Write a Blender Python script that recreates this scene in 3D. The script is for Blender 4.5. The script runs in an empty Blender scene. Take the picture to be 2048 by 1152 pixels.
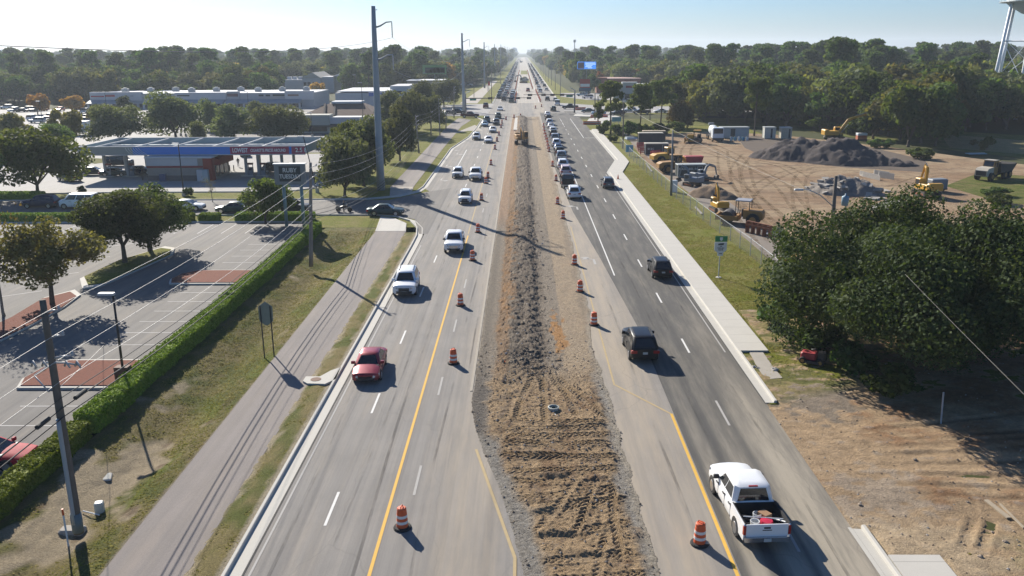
import bpy, math, random
import numpy as np
from mathutils import Vector, Matrix
PI = math.pi; R = math.radians
SC = bpy.context.scene
COL = SC.collection
random.seed(7)
# ------------------------------------------------------------------ camera
F_PX, PITCH, ROLL, H = 1690.0, math.atan(476 / 1690.0), 0.006, 20.5
YAW = -math.atan(23 * math.cos(PITCH) / F_PX)
cp, sp = math.cos(PITCH), math.sin(PITCH)
FWD = Vector((math.sin(YAW) * cp, math.cos(YAW) * cp, -sp))
_r0 = Vector((math.cos(YAW), -math.sin(YAW), 0)); _u0 = _r0.cross(FWD)
RGT = _r0 * math.cos(ROLL) - _u0 * math.sin(ROLL)
UP = _u0 * math.cos(ROLL) + _r0 * math.sin(ROLL)
EYE = Vector((0, 0, H))
def ray(px, py):
    return FWD + RGT * ((px - 1024) / F_PX) + UP * ((576 - py) / F_PX)
def G(px, py, z=0.0):            # photo position of a point on the level z -> place
    d = ray(px, py); t = (z - H) / d.z
    return EYE + d * t
def PY(px, py, Y):               # the point that far ahead along the road
    d = ray(px, py); return EYE + d * (Y / d.y)
def HT(px, pyb, pyt, px2=None):  # height of something standing at (px,pyb) whose top is at pyt
    g = G(px, pyb); return PY(px if px2 is None else px2, pyt, g.y).z
cam = bpy.data.cameras.new('Camera'); camo = bpy.data.objects.new('Camera', cam); COL.objects.link(camo)
cam.sensor_width = 36; cam.lens = 36 * F_PX / 2048; cam.clip_end = 20000; cam.clip_start = 0.5
m = Matrix((RGT, UP, -FWD)).transposed().to_4x4(); m.translation = EYE; camo.matrix_world = m
SC.camera = camo
# ------------------------------------------------------------------ light
SUN_AZ, SUN_EL = R(-30.5), R(28)
s = Vector((math.sin(SUN_AZ) * math.cos(SUN_EL), math.cos(SUN_AZ) * math.cos(SUN_EL), math.sin(SUN_EL)))
sl = bpy.data.lights.new('sun', 'SUN'); sl.energy = 5.0; sl.angle = R(0.5); sl.color = (1, .93, .82)
so = bpy.data.objects.new('sun', sl); COL.objects.link(so); so.rotation_euler = s.to_track_quat('Z', 'Y').to_euler(); so.location = (0, 0, 60)
w = bpy.data.worlds.new('World'); SC.world = w; w.use_nodes = True
nt = w.node_tree; nt.nodes.clear()
sky = nt.nodes.new('ShaderNodeTexSky'); sky.sky_type = 'NISHITA'; sky.sun_disc = False
sky.sun_elevation = SUN_EL; sky.sun_rotation = SUN_AZ; sky.air_density = 1.0; sky.dust_density = 0.5; sky.ozone_density = 10.0; sky.altitude = 20
bg = nt.nodes.new('ShaderNodeBackground'); bg.inputs[1].default_value = 0.065
wo = nt.nodes.new('ShaderNodeOutputWorld'); nt.links.new(sky.outputs[0], bg.inputs[0]); nt.links.new(bg.outputs[0], wo.inputs[0])
SC.view_settings.view_transform = 'Standard'; SC.view_settings.look = 'None'; SC.view_settings.gamma = 1; SC.view_settings.exposure = 0.9
SC.cycles.max_bounces = 6; SC.cycles.diffuse_bounces = 2; SC.cycles.glossy_bounces = 2; SC.cycles.transparent_max_bounces = 6; SC.cycles.transmission_bounces = 3; SC.cycles.volume_bounces = 0
SC.cycles.use_adaptive_sampling = True; SC.cycles.sample_clamp_indirect = 4
# ------------------------------------------------------------------ materials
def lin(c): return tuple((x / 12.92 if x <= .04045 else ((x + .055) / 1.055) ** 2.4) for x in c)
def srgb(h):
    return lin((int(h[0:2], 16) / 255, int(h[2:4], 16) / 255, int(h[4:6], 16) / 255))
class NT:
    def __init__(s, name):
        s.m = bpy.data.materials.new(name); s.m.use_nodes = True; s.t = s.m.node_tree; s.t.nodes.clear()
        s.out = s.n('ShaderNodeOutputMaterial')
    def n(s, typ, **kw):
        x = s.t.nodes.new(typ)
        for k, v in kw.items(): setattr(x, k, v)
        return x
    def l(s, a, b): s.t.links.new(a, b)
    def pos(s, world=True):
        return s.n('ShaderNodeNewGeometry').outputs['Position'] if world else s.n('ShaderNodeTexCoord').outputs['Object']
    def noise(s, vec, scale, detail=4, rough=.6, stretch=None, rotz=0, dist=0):
        if stretch or rotz:
            mp = s.n('ShaderNodeMapping'); mp.inputs['Scale'].default_value = stretch or (1, 1, 1); mp.inputs['Rotation'].default_value = (0, 0, rotz); s.l(vec, mp.inputs[0]); vec = mp.outputs[0]
        x = s.n('ShaderNodeTexNoise'); x.inputs['Scale'].default_value = scale; x.inputs['Detail'].default_value = detail; x.inputs['Roughness'].default_value = rough; x.inputs['Distortion'].default_value = dist
        s.l(vec, x.inputs['Vector']); return x.outputs['Fac']
    def ramp(s, fac, stops, interp='LINEAR'):
        x = s.n('ShaderNodeValToRGB'); cr = x.color_ramp; cr.interpolation = interp
        while len(cr.elements) < len(stops): cr.elements.new(.5)
        for e, (p, c) in zip(cr.elements, stops):
            e.position = p; e.color = (*c, 1) if len(c) == 3 else c
        s.l(fac, x.inputs[0]); return x.outputs[0]
    def mix(s, fac, a, b, blend='MIX'):
        x = s.n('ShaderNodeMix', data_type='RGBA', blend_type=blend)
        for sock, v in ((x.inputs[0], fac), (x.inputs[6], a), (x.inputs[7], b)):
            if hasattr(v, 'is_linked') or hasattr(v, 'links'): s.l(v, sock)
            elif isinstance(v, (int, float)): sock.default_value = v
            else: sock.default_value = (*v, 1)
        return x.outputs[2]
    def math(s, op, a, b=0.0, c=None):
        x = s.n('ShaderNodeMath', operation=op)
        for sock, v in zip(x.inputs, (a, b, c)):
            if v is None: continue
            if isinstance(v, (int, float)): sock.default_value = v
            else: s.l(v, sock)
        return x.outputs[0]
    def sstep(s, v, lo, hi, a=0.0, b=1.0):
        x = s.n('ShaderNodeMapRange'); x.interpolation_type = 'SMOOTHSTEP'
        s.l(v, x.inputs[0])
        for i, q in zip((1, 2, 3, 4), (lo, hi, a, b)): x.inputs[i].default_value = q
        return x.outputs[0]
    def bsdf(s, col, rough=.8, metal=0, spec=.5, bump=None, bstr=.5, bdist=.05, coat=0, emit=None, estr=0):
        b = s.n('ShaderNodeBsdfPrincipled')
        if isinstance(col, tuple): b.inputs['Base Color'].default_value = (*col, 1)
        else: s.l(col, b.inputs['Base Color'])
        if isinstance(rough, (int, float)): b.inputs['Roughness'].default_value = rough
        else: s.l(rough, b.inputs['Roughness'])
        b.inputs['Metallic'].default_value = metal; b.inputs['Specular IOR Level'].default_value = spec
        b.inputs['Coat Weight'].default_value = coat; b.inputs['Coat Roughness'].default_value = .05
        if emit: b.inputs['Emission Color'].default_value = (*emit, 1); b.inputs['Emission Strength'].default_value = estr
        if bump is not None:
            bp = s.n('ShaderNodeBump'); bp.inputs['Strength'].default_value = bstr; bp.inputs['Distance'].default_value = bdist
            s.l(bump, bp.inputs['Height']); s.l(bp.outputs[0], b.inputs['Normal'])
        s.l(b.outputs[0], s.out.inputs[0]); return b
MC = {}
def mat(name, col, rough=.6, metal=0, var=.25, scale=3.0, spec=.5, bump=0, coat=0, world=False):
    """painted or weathered solid: colour broken up by two scales of noise, roughness varied as well"""
    if name in MC: return MC[name]
    q = NT(name); p = q.pos(world)
    n1 = q.noise(p, scale, 5, .65); n2 = q.noise(p, scale * 9, 3, .6)
    c = q.mix(n1, tuple(x * (1 - var) for x in col), tuple(min(1, x * (1 + var)) for x in col))
    c = q.mix(q.math('MULTIPLY', n2, .35 * min(1, var * 3)), c, tuple(x * .62 for x in col))
    r = q.math('MULTIPLY_ADD', n1, .25, rough - .12)
    q.bsdf(c, r, metal, spec, n2 if bump else None, bump, .02, coat)
    MC[name] = q.m; return q.m
def plain(name, col, rough=.5, metal=0, spec=.5, coat=0):
    if name in MC: return MC[name]
    q = NT(name); q.bsdf(tuple(col), rough, metal, spec, coat=coat); MC[name] = q.m; return q.m
# ------------------------------------------------------------------ mesh helpers
class MB:
    def __init__(s): s.v = []; s.f = []; s.mi = []; s.cur = 0
    def add(s, vs, fs):
        o = len(s.v); s.v += [tuple(x) for x in vs]
        for f in fs: s.f.append(tuple(i + o for i in f)); s.mi.append(s.cur)
    def mat(s, i): s.cur = i; return s
    def quad(s, a, b, c, d): s.add([a, b, c, d], [(0, 1, 2, 3)]); return s
    def poly(s, pts): s.add(pts, [tuple(range(len(pts)))]); return s
    def box(s, x0, x1, y0, y1, z0, z1, M=None):
        v = [Vector((x, y, z)) for z in (z0, z1) for x, y in ((x0, y0), (x1, y0), (x1, y1), (x0, y1))]
        if M is not None: v = [M @ p for p in v]
        s.add(v, [(3, 2, 1, 0), (4, 5, 6, 7), (0, 1, 5, 4), (1, 2, 6, 5), (2, 3, 7, 6), (3, 0, 4, 7)]); return s
    def rbox(s, x0, x1, y0, y1, z0, z1, b=.05, M=None):   # box with chamfered vertical and top edges
        def ring(i, z): return [(x0 + i + b, y0 + i, z), (x1 - i - b, y0 + i, z), (x1 - i, y0 + i + b, z), (x1 - i, y1 - i - b, z), (x1 - i - b, y1 - i, z), (x0 + i + b, y1 - i, z), (x0 + i, y1 - i - b, z), (x0 + i, y0 + i + b, z)]
        rs = [ring(0, z0), ring(0, z1 - b), ring(b * .8, z1)]
        if M is not None: rs = [[M @ Vector(p) for p in r] for r in rs]
        s.loft(rs, True, True); return s
    def loft(s, rings, cap0=False, cap1=False, closed=True):
        n = len(rings[0]); o = len(s.v); s.v += [tuple(p) for r in rings for p in r]
        for k in range(len(rings) - 1):
            for i in range(n if closed else n - 1):
                j = (i + 1) % n
                s.f.append((o + k * n + i, o + k * n + j, o + (k + 1) * n + j, o + (k + 1) * n + i)); s.mi.append(s.cur)
        if cap0: s.f.append(tuple(o + i for i in reversed(range(n)))); s.mi.append(s.cur)
        if cap1: s.f.append(tuple(o + (len(rings) - 1) * n + i for i in range(n))); s.mi.append(s.cur)
        return s
    def tube(s, pts, r, n=8, cap=True):
        pts = [Vector(p) for p in pts]; rs = r if isinstance(r, (list, tuple)) else [r] * len(pts); rings = []
        t0 = (pts[1] - pts[0]).normalized(); a = t0.orthogonal().normalized()
        for i, p in enumerate(pts):
            t = (pts[min(i + 1, len(pts) - 1)] - pts[max(i - 1, 0)]).normalized()
            a = (a - t * a.dot(t)); a = a.normalized() if a.length > 1e-6 else t.orthogonal().normalized()
            b = t.cross(a)
            rings.append([p + (a * math.cos(2 * PI * k / n) + b * math.sin(2 * PI * k / n)) * rs[i] for k in range(n)])
        return s.loft(rings, cap, cap)
    def cyl(s, p0, p1, r0, r1=None, n=12): return s.tube([p0, p1], [r0, r0 if r1 is None else r1], n)
    def lathe(s, prof, n=16, c=(0, 0)):
        return s.loft([[(c[0] + r * math.cos(2 * PI * k / n), c[1] + r * math.sin(2 * PI * k / n), z) for k in range(n)] for r, z in prof], True, True)
    def bar(s, p0, p1, w, h):   # rectangular beam between two points
        p0, p1 = Vector(p0), Vector(p1); t = (p1 - p0).normalized()
        a = t.cross(Vector((0, 0, 1))); a = a.normalized() if a.length > 1e-4 else Vector((1, 0, 0)); b = a.cross(t)
        return s.loft([[p + a * (w / 2 * i) + b * (h / 2 * j) for i, j in ((-1, -1), (1, -1), (1, 1), (-1, 1))] for p in (p0, p1)], True, True)
    def prism(s, poly, z0, z1):
        n = len(poly); s.loft([[(x, y, z0) for x, y in poly], [(x, y, z1) for x, y in poly]], True, True); return s
    def extr(s, prof, ax, d0, d1):  # outline in a vertical plane pushed sideways: ax 'x' -> prof is (y,z); 'y' -> prof is (x,z)
        mk = (lambda p, d: (d, p[0], p[1])) if ax == 'x' else (lambda p, d: (p[0], d, p[1]))
        return s.loft([[mk(p, d0) for p in prof], [mk(p, d1) for p in prof]], True, True)
    def mesh(s, name, mats, smooth=False):
        me = bpy.data.meshes.new(name); me.from_pydata(s.v, [], s.f)
        for q in (mats if isinstance(mats, (list, tuple)) else [mats]): me.materials.append(q)
        if len(me.materials) > 1: me.polygons.foreach_set('material_index', s.mi)
        if smooth: me.polygons.foreach_set('use_smooth', [True] * len(me.polygons))
        me.update(); return me
    def build(s, name, mats, parent=None, smooth=False): return obj(name, s.mesh(name, mats, smooth), parent)
def obj(name, me, parent=None, loc=None, rotz=0):
    o = bpy.data.objects.new(name, me); COL.objects.link(o)
    if parent: o.parent = parent
    if loc is not None: o.location = loc
    if rotz: o.rotation_euler.z = rotz
    return o
def tag(o, label, cat, group=None, kind=None):
    o['label'] = label; o['category'] = cat
    if group: o['group'] = group
    if kind: o['kind'] = kind
    return o
def thing(name, label, cat, loc=(0, 0, 0), rotz=0, group=None, scale=1.0):
    o = bpy.data.objects.new(name, None); COL.objects.link(o); o.location = loc; o.rotation_euler = (0, 0, rotz)
    if scale != 1.0: o.scale = (scale,) * 3
    o.empty_display_size = .2
    return tag(o, label, cat, group)
def struct(name, mb, mats, smooth=False):
    o = mb.build(name, mats, None, smooth) if isinstance(mb, MB) else obj(name, mb); o['kind'] = 'structure'; return o
def copy_tree(o, parent=None):
    c = o.copy(); COL.objects.link(c)
    if parent: c.parent = parent
    for ch in list(o.children): copy_tree(ch, c)
    return c
def text(name, body, size, m, parent, M, ext=.01, align='CENTER', sx=1.0, bold=0.0):
    cu = bpy.data.curves.new(name, 'FONT'); cu.body = body; cu.size = size; cu.extrude = ext; cu.align_x = align; cu.align_y = 'CENTER'; cu.offset = bold
    t = bpy.data.objects.new(name, cu); COL.objects.link(t)
    me = bpy.data.meshes.new_from_object(t.evaluated_get(bpy.context.evaluated_depsgraph_get())); bpy.data.objects.remove(t); bpy.data.curves.remove(cu)
    me.transform(M @ Matrix.Diagonal((sx, 1, 1, 1))); me.materials.clear(); me.materials.append(m); me.name = name
    return obj(name, me, parent)
def facing(x, y, z, rz=0):   # upright text looking towards -Y when rz=0
    return Matrix.Translation((x, y, z)) @ Matrix.Rotation(rz, 4, 'Z') @ Matrix.Rotation(PI / 2, 4, 'X')
_T = np.random.RandomState(3).rand(256, 256)
def vnoise(x, y):
    xi = np.floor(x).astype(int); yi = np.floor(y).astype(int); fx = x - xi; fy = y - yi
    fx = fx * fx * (3 - 2 * fx); fy = fy * fy * (3 - 2 * fy); g = lambda a, b: _T[a & 255, b & 255]
    return (g(xi, yi) * (1 - fx) + g(xi + 1, yi) * fx) * (1 - fy) + (g(xi, yi + 1) * (1 - fx) + g(xi + 1, yi + 1) * fx) * fy - .5
def fbm(x, y, o=4, g=.5):
    t = 0; a = 1.0
    for k in range(o): t = t + a * vnoise(x + 17.3 * k, y + 9.1 * k); x = x * 2.03; y = y * 2.03; a *= g
    return t
def sst(x, a, b):
    t = np.clip((x - a) / (b - a), 0, 1); return t * t * (3 - 2 * t)
def gridmesh(name, X, Y, Z, mats, cols=None, smooth=True):
    """height field on a (rows x cols) grid; cols = per-vertex soil colour"""
    r, c = X.shape; n = r * c; me = bpy.data.meshes.new(name)
    co = np.stack([X, Y, Z], -1).reshape(-1, 3).astype(np.float32)
    i = np.arange(n).reshape(r, c); q = np.stack([i[:-1, :-1], i[:-1, 1:], i[1:, 1:], i[1:, :-1]], -1).reshape(-1, 4)
    me.vertices.add(n); me.vertices.foreach_set('co', co.ravel()); nf = len(q)
    me.loops.add(nf * 4); me.loops.foreach_set('vertex_index', q.ravel().astype(np.int32))
    me.polygons.add(nf); me.polygons.foreach_set('loop_start', np.arange(0, nf * 4, 4, dtype=np.int32)); me.polygons.foreach_set('loop_total', np.full(nf, 4, dtype=np.int32))
    if smooth: me.polygons.foreach_set('use_smooth', np.ones(nf, bool))
    me.update(calc_edges=True); me.validate()
    for m_ in (mats if isinstance(mats, (list, tuple)) else [mats]): me.materials.append(m_)
    if cols is not None:
        at = me.color_attributes.new('soil', 'FLOAT_COLOR', 'POINT')
        at.data.foreach_set('color', np.concatenate([cols.reshape(-1, 3), np.ones((n, 1))], 1).astype(np.float32).ravel())
    return me
def quads_mesh(name, V, m_):  # V: n x 4 x 3 array of loose quads
    n = len(V); me = bpy.data.meshes.new(name); me.vertices.add(n * 4); me.vertices.foreach_set('co', V.astype(np.float32).ravel())
    me.loops.add(n * 4); me.loops.foreach_set('vertex_index', np.arange(n * 4, dtype=np.int32)); me.polygons.add(n)
    me.polygons.foreach_set('loop_start', np.arange(0, n * 4, 4, dtype=np.int32)); me.polygons.foreach_set('loop_total', np.full(n, 4, dtype=np.int32))
    me.update(calc_edges=True); me.materials.append(m_); return me
# ================================================================== ground, roads, verges
def soil_mat(name, rough=.95, bscale=14, bstr=.6, bdist=.06, fine=.35):
    q = NT(name); p = q.pos(); a = q.n('ShaderNodeVertexColor', layer_name='soil').outputs[0]
    n = q.noise(p, bscale, 8, .78); n = q.sstep(n, .33, .67); n2 = q.sstep(q.noise(p, 3.1, 6, .7), .3, .7)
    c = q.mix(q.math('MULTIPLY', n, fine), q.mix(1.0, a, (1.15, 1.15, 1.12), 'MULTIPLY'), q.mix(1.0, a, (.30, .29, .27), 'MULTIPLY'))
    c = q.mix(q.math('MULTIPLY', n2, .35), c, q.mix(1.0, c, (1.35, 1.3, 1.2), 'MULTIPLY'))
    q.bsdf(c, rough, spec=.2, bump=n, bstr=bstr, bdist=bdist); return q.m
def asphalt_mat(name, a, b, dust, dustamt=.5, dx=None):
    """two greys in long streaks along the lanes, speckle, and drifts of sandy dust (dx: list of X bands where trucks drop it)"""
    q = NT(name); p = q.pos()
    st = q.noise(p, 1.0, 6, .65, (1.9, .02, 1)); bl = q.noise(p, .22, 6, .68); sp_ = q.sstep(q.noise(p, 22, 5, .8), .34, .66); s2 = q.noise(p, 1.0, 4, .6, (5.5, .05, 1), R(1.2))
    c = q.mix(q.sstep(st, .36, .64), a, b); c = q.mix(q.sstep(s2, .60, .72, 0, .4), c, tuple(x * .55 for x in a))
    c = q.mix(q.math('MULTIPLY', q.sstep(bl, .35, .7), .4), c, tuple(x * .8 for x in a))
    c = q.mix(q.math('MULTIPLY', sp_, .42), q.mix(1.0, c, (1.12, 1.12, 1.12), 'MULTIPLY'), q.mix(1.0, c, (.55, .55, .56), 'MULTIPLY'))
    dn = q.noise(p, .9, 5, .7, (1.0, .10, 1), R(4)); da = q.sstep(dn, .42, .75, 0, dustamt)
    if dx:
        x = q.n('ShaderNodeSeparateXYZ'); q.l(p, x.inputs[0]); tot = None
        for (c0, wd, am, y0, y1) in dx:
            d = q.math('ABSOLUTE', q.math('SUBTRACT', x.outputs[0], c0)); k = q.sstep(d, wd * .3, wd, am, 0)
            if y1: k = q.math('MULTIPLY', k, q.sstep(x.outputs[1], y0, y1, 1, 0))
            tot = k if tot is None else q.math('MAXIMUM', tot, k)
        da = q.math('MINIMUM', q.math('ADD', da, q.math('MULTIPLY', tot, q.sstep(dn, .22, .6, .3, 1))), .9)
    c = q.mix(da, c, dust)
    # tar-sealed cracks
    cr = q.n('ShaderNodeTexVoronoi', feature='DISTANCE_TO_EDGE'); cr.inputs['Scale'].default_value = .11
    mp = q.n('ShaderNodeMapping'); mp.inputs['Scale'].default_value = (1.6, .5, 1); q.l(p, mp.inputs[0])
    ad = q.n('ShaderNodeVectorMath', operation='ADD'); q.l(mp.outputs[0], ad.inputs[0])
    nz = q.n('ShaderNodeTexNoise'); nz.inputs['Scale'].default_value = .6; q.l(p, nz.inputs['Vector']); q.l(nz.outputs['Color'], ad.inputs[1]); q.l(ad.outputs[0], cr.inputs['Vector'])
    c = q.mix(q.sstep(cr.outputs['Distance'], .001, .004, .16, 0), c, tuple(x * .45 for x in a))
    q.bsdf(c, .88, spec=.35, bump=sp_, bstr=.25, bdist=.01); return q.m
def grass_mat(name, g1, g2, dry, dryamt=.5, soil=None, soilamt=.0):
    q = NT(name); p = q.pos()
    n1 = q.noise(p, .35, 6, .7); n2 = q.noise(p, 1.6, 6, .75); n3 = q.noise(p, 7, 7, .8)
    c = q.mix(q.sstep(n2, .36, .64), g1, g2); c = q.mix(q.sstep(n1, .5 - .25 * dryamt, .85 - .3 * dryamt), c, dry)
    if soil: c = q.mix(q.sstep(q.math('ADD', q.math('MULTIPLY', n1, .55), q.math('MULTIPLY', n2, .45)), .66 - soilamt * .3, .72 - soilamt * .25), c, soil)
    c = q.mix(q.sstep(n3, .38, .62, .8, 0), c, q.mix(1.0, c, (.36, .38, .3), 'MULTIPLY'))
    q.bsdf(c, .95, spec=.1, bump=n3, bstr=1.0, bdist=.12); return q.m
TAN = (.36, .285, .20); SAND = (.46, .375, .265); DUST = (.34, .285, .215)
A_OLD = asphalt_mat('asphalt_old', (.175, .165, .152), (.235, .219, .198), DUST, .35, [(-2.6, 2.0, .45, 0, 0), (6.2, 3.2, .62, 0, 0)])
A_NEW = asphalt_mat('asphalt_new', (.066, .063, .058), (.088, .083, .075), (.33, .29, .225), .3, [(13.6, 1.9, .85, 30, 70), (11.2, .9, .9, 26, 52), (12.4, .6, .8, 28, 60), (9.6, .6, .5, 28, 60)])
A_LOT = asphalt_mat('asphalt_lot', (.112, .106, .099), (.145, .136, .126), DUST, .22)
A_PATH = asphalt_mat('asphalt_path', (.175, .155, .142), (.205, .18, .165), TAN, .18)
A_PLAZA = asphalt_mat('asphalt_plaza', (.27, .262, .25), (.31, .30, .285), DUST, .2)
CONC = mat('concrete', (.47, .45, .40), .85, 0, .14, .6, .3, .3, world=True)
CONC2 = mat('concrete_stained', (.36, .33, .285), .9, 0, .25, 1.5, .3, .4, world=True)
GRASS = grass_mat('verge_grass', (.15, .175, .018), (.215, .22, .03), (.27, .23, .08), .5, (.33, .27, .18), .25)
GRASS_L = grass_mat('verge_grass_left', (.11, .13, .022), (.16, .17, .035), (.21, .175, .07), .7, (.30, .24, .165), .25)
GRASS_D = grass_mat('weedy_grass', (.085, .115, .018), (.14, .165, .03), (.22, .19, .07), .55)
WHITE = mat('road_white', (.62, .61, .58), .8, 0, .2, 6, world=True); YELLOW = mat('road_yellow', (.62, .36, .045), .8, 0, .2, 5, world=True)
FADED = mat('road_white_faded', (.36, .345, .32), .85, 0, .25, 4, world=True); FADEDY = mat('road_yellow_faded', (.40, .30, .15), .85, 0, .3, 3, world=True)
MULCH = mat('red_mulch', (.19, .07, .045), .95, 0, .6, 7, .2, 1.0, world=True)
def fl(q): return q
def sheet(name, pts, z, m_): return struct(name, MB().poly([(x, y, z) for x, y in pts]), m_)
def gp(*pix): return [(G(x, y).x, G(x, y).y) for x, y in pix]
# the land: one sheet to the horizon with the roadside ditch pressed into it
q = NT('land'); p = q.pos(); n1 = q.noise(p, .02, 6, .6); n2 = q.noise(p, .6, 5, .7)
c = q.mix(n1, (.035, .05, .016), (.085, .08, .035)); c = q.mix(q.math('MULTIPLY', n2, .5), c, (.05, .055, .02)); q.bsdf(c, .95, spec=.1); LAND = q.m
xs = np.array([-4000, -1500, -600, -300, -150, -60, -27, -23.6, -22, -20, -18.6, -17.2, -10, 0, 10, 20, 40, 80, 150, 300, 600, 1500, 4000], float)
ys = np.array([-60, 0, 20, 40, 60, 80, 96, 101, 110, 150, 200, 300, 500, 800, 1500, 3000, 5200], float)
X, Y = np.meshgrid(xs, ys); Z = np.full(X.shape, -.06)
Z[(X > -23.7) & (X < -17.1) & (Y < 99)] = -1.3; Z[(X > -24) & (X < -17) & (Y < 97)] = np.minimum(Z[(X > -24) & (X < -17) & (Y < 97)], -1.3)
o = obj('ground', gridmesh('ground', X, Y, Z, LAND, smooth=False)); o['kind'] = 'structure'
# broad grass on both sides
sheet('grass_verge_right', [(14.8, 47), (60, 47), (60, 262), (14.8, 262)], -.012, GRASS)
sheet('grass_lawn_right', gp((1120, 213), (1150, 224), (1440, 232), (1440, 205), (1310, 200), (1130, 200)), -.01, GRASS)
sheet('grass_weeds', gp((1215, 246), (1560, 256), (1900, 300), (2300, 345), (2300, 285), (1900, 262), (1500, 236), (1200, 238)), -.006, GRASS_D)
sheet('grass_strip_left', [(-90, 100), (-12.1, 100), (-12.1, 120), (-90, 120)], -.022, GRASS)
sheet('grass_corner', [(-140, 118.5), (-12.4, 118.5), (-12.4, 282), (-46, 282), (-46, 135), (-140, 128)], -.01, GRASS)
sheet('grass_kerbside', [(-13.9, 12), (-12.1, 12), (-12.1, 97), (-13.9, 97)], -.01, GRASS_L)
sheet('grass_far_left', [(-40, 330), (-12.1, 330), (-12.1, 2400), (-18, 2400), (-20, 600), (-34, 420)], -.012, GRASS)
sheet('grass_far_right', [(15.2, 345), (44, 345), (24, 440), (19.5, 700), (18.5, 2400), (15.2, 2400)], -.012, GRASS)
# carriageways
sheet('road', [(-11.4, 8), (14.6, 8), (14.6, 2600), (-11.4, 2600)], .004, A_OLD)
sheet('road_turn_bay', [(14.5, 146.5), (18, 163), (18, 300), (14.5, 300)], .006, A_NEW)
sheet('road_turn_bay_left', [(-11.3, 119.5), (-14.9, 129), (-14.9, 184), (-12, 218), (-11.3, 225)], .006, A_OLD)
sheet('road_right_carriageway', [(8.8, 8), (14.6, 8), (14.6, 292), (5.9, 292), (5.9, 150), (6.6, 110), (7.9, 84), (8.8, 62)], .008, A_NEW)
sheet('road_cross_street', [(-120, 280), (-11, 280), (5, 272), (18, 272), (34, 288), (260, 300), (260, 318), (150, 318), (34, 322), (16, 345), (-10, 345), (-40, 330), (-120, 330)], .002, A_PLAZA)
SS0, SS1 = 108.6, 119.0
sheet('road_side_street', [(-140, SS0), (-17, SS0 - .3), (-13.6, 104.8), (-12.0, 96), (-11, 96), (-11, 130), (-14.6, 126), (-19, SS1 + .2), (-140, SS1 + 1)], .010, A_LOT)
# far median of bare concrete and sand beyond the crossing
MEDF = asphalt_mat('median_stripped', (.30, .275, .24), (.37, .34, .295), SAND, .5)
sheet('median_far', [(-2.6, 346), (6.8, 346), (6.4, 2500), (-2.6, 2500)], .010, MEDF)
for (y0, y1) in ((560, 640), (760, 900)): sheet('median_grass', [(-1.2, y0), (5, y0), (5, y1), (-1.2, y1)], .014, GRASS)
# kerbs: an upstand and a gutter pan swept along a line
def kerb(name, pts, side, gutter=.6, w=.16, h=.15):
    pts = [Vector((x, y, 0)) for x, y in pts]; rings = []; L = len(pts)
    for i in range(L):
        t = (pts[min(i + 1, L - 1)] - pts[max(i - 1, 0)]).normalized(); nrm = Vector((-t.y, t.x, 0)) * side
        rings.append([pts[i] + nrm * d + Vector((0, 0, z)) for d, z in ((gutter, .012), (.03, .0), (0, h - .02), (-.03, h), (-w, h), (-w, -.04), (gutter, -.04))])
    mb = MB().loft(rings, True, True); return struct(name, mb, CONC)
def arc(cx, cy, r, a0, a1, n=8): return [(cx + r * math.cos(R(a0 + (a1 - a0) * i / n)), cy + r * math.sin(R(a0 + (a1 - a0) * i / n))) for i in range(n + 1)]
kerb('kerb', [(-12.05, y) for y in (8, 30, 60, 90)] + [(-12.1, 95), (-12.6, 99.5), (-13.9, 103.6), (-16.2, 106.6), (-19, 107.7), (-30, 108.0), (-140, 108.0)], -1)
kerb('kerb', [(-140, 119.8), (-30, 119.6), (-22, 120.2), (-18.3, 122.3), (-15.9, 126.5), (-15.4, 131)] + [(-15.4, y) for y in (150, 184)] + [(-13.2, 208), (-12.5, 232), (-12.4, 262), (-15, 275), (-26, 280)], -1)
kerb('kerb', [(15.1, y) for y in (47.2, 80, 110, 146)] + [(18.3, 163), (18.3, 190), (18.3, 226)], 1)
kerb('kerb', [(15.0, y) for y in (8, 20, 30, 33.4)], 1)
kerb('kerb', [(-12.0, y) for y in (345, 600, 1200, 2400)], -1, .4)
kerb('kerb', [(15.0, y) for y in (350, 600, 1200, 2400)], 1, .4)
# concrete footway on the right, with joints
def slab(name, pts, z0, z1, m_): return struct(name, MB().prism(pts, z0, z1), m_)
JOINT = NT('footway_concrete'); p = JOINT.pos(); xx = JOINT.n('ShaderNodeSeparateXYZ'); JOINT.l(p, xx.inputs[0])
n1 = JOINT.noise(p, .5, 5, .65); n2 = JOINT.noise(p, 16, 3, .6)
pp = JOINT.math('PINGPONG', xx.outputs[1], .9); c = JOINT.mix(n1, (.43, .41, .365), (.54, .515, .46)); c = JOINT.mix(JOINT.math('MULTIPLY', n2, .3), c, (.34, .32, .28))
c = JOINT.mix(JOINT.sstep(pp, .012, .03, .6, 0), c, (.2, .19, .17)); JOINT.bsdf(c, .9, spec=.3, bump=n2, bstr=.2, bdist=.01)
for nm, pts in (('footway', [(15.26, 56), (17.2, 56), (17.3, 146), (15.26, 146)]), ('footway', [(15.26, 146.02), (17.3, 146.02), (20.1, 160), (20.2, 166), (18.46, 163)]), ('footway', [(18.46, 163.02), (20.2, 166.02), (20.2, 228), (18.46, 228)]), ('footway', [(15.22, 8), (17.35, 8), (17.35, 31.1), (15.22, 31.1)])):
    slab(nm, pts, -.03, .142, JOINT.m)
slab('footway_ramp', gp((1172, 246), (1178, 238), (1222, 230), (1240, 234), (1196, 250)), -.02, .12, CONC)
slab('footway_island', gp((1147, 233), (1150, 229), (1182, 231), (1180, 234)), -.02, .14, CONC)
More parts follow.
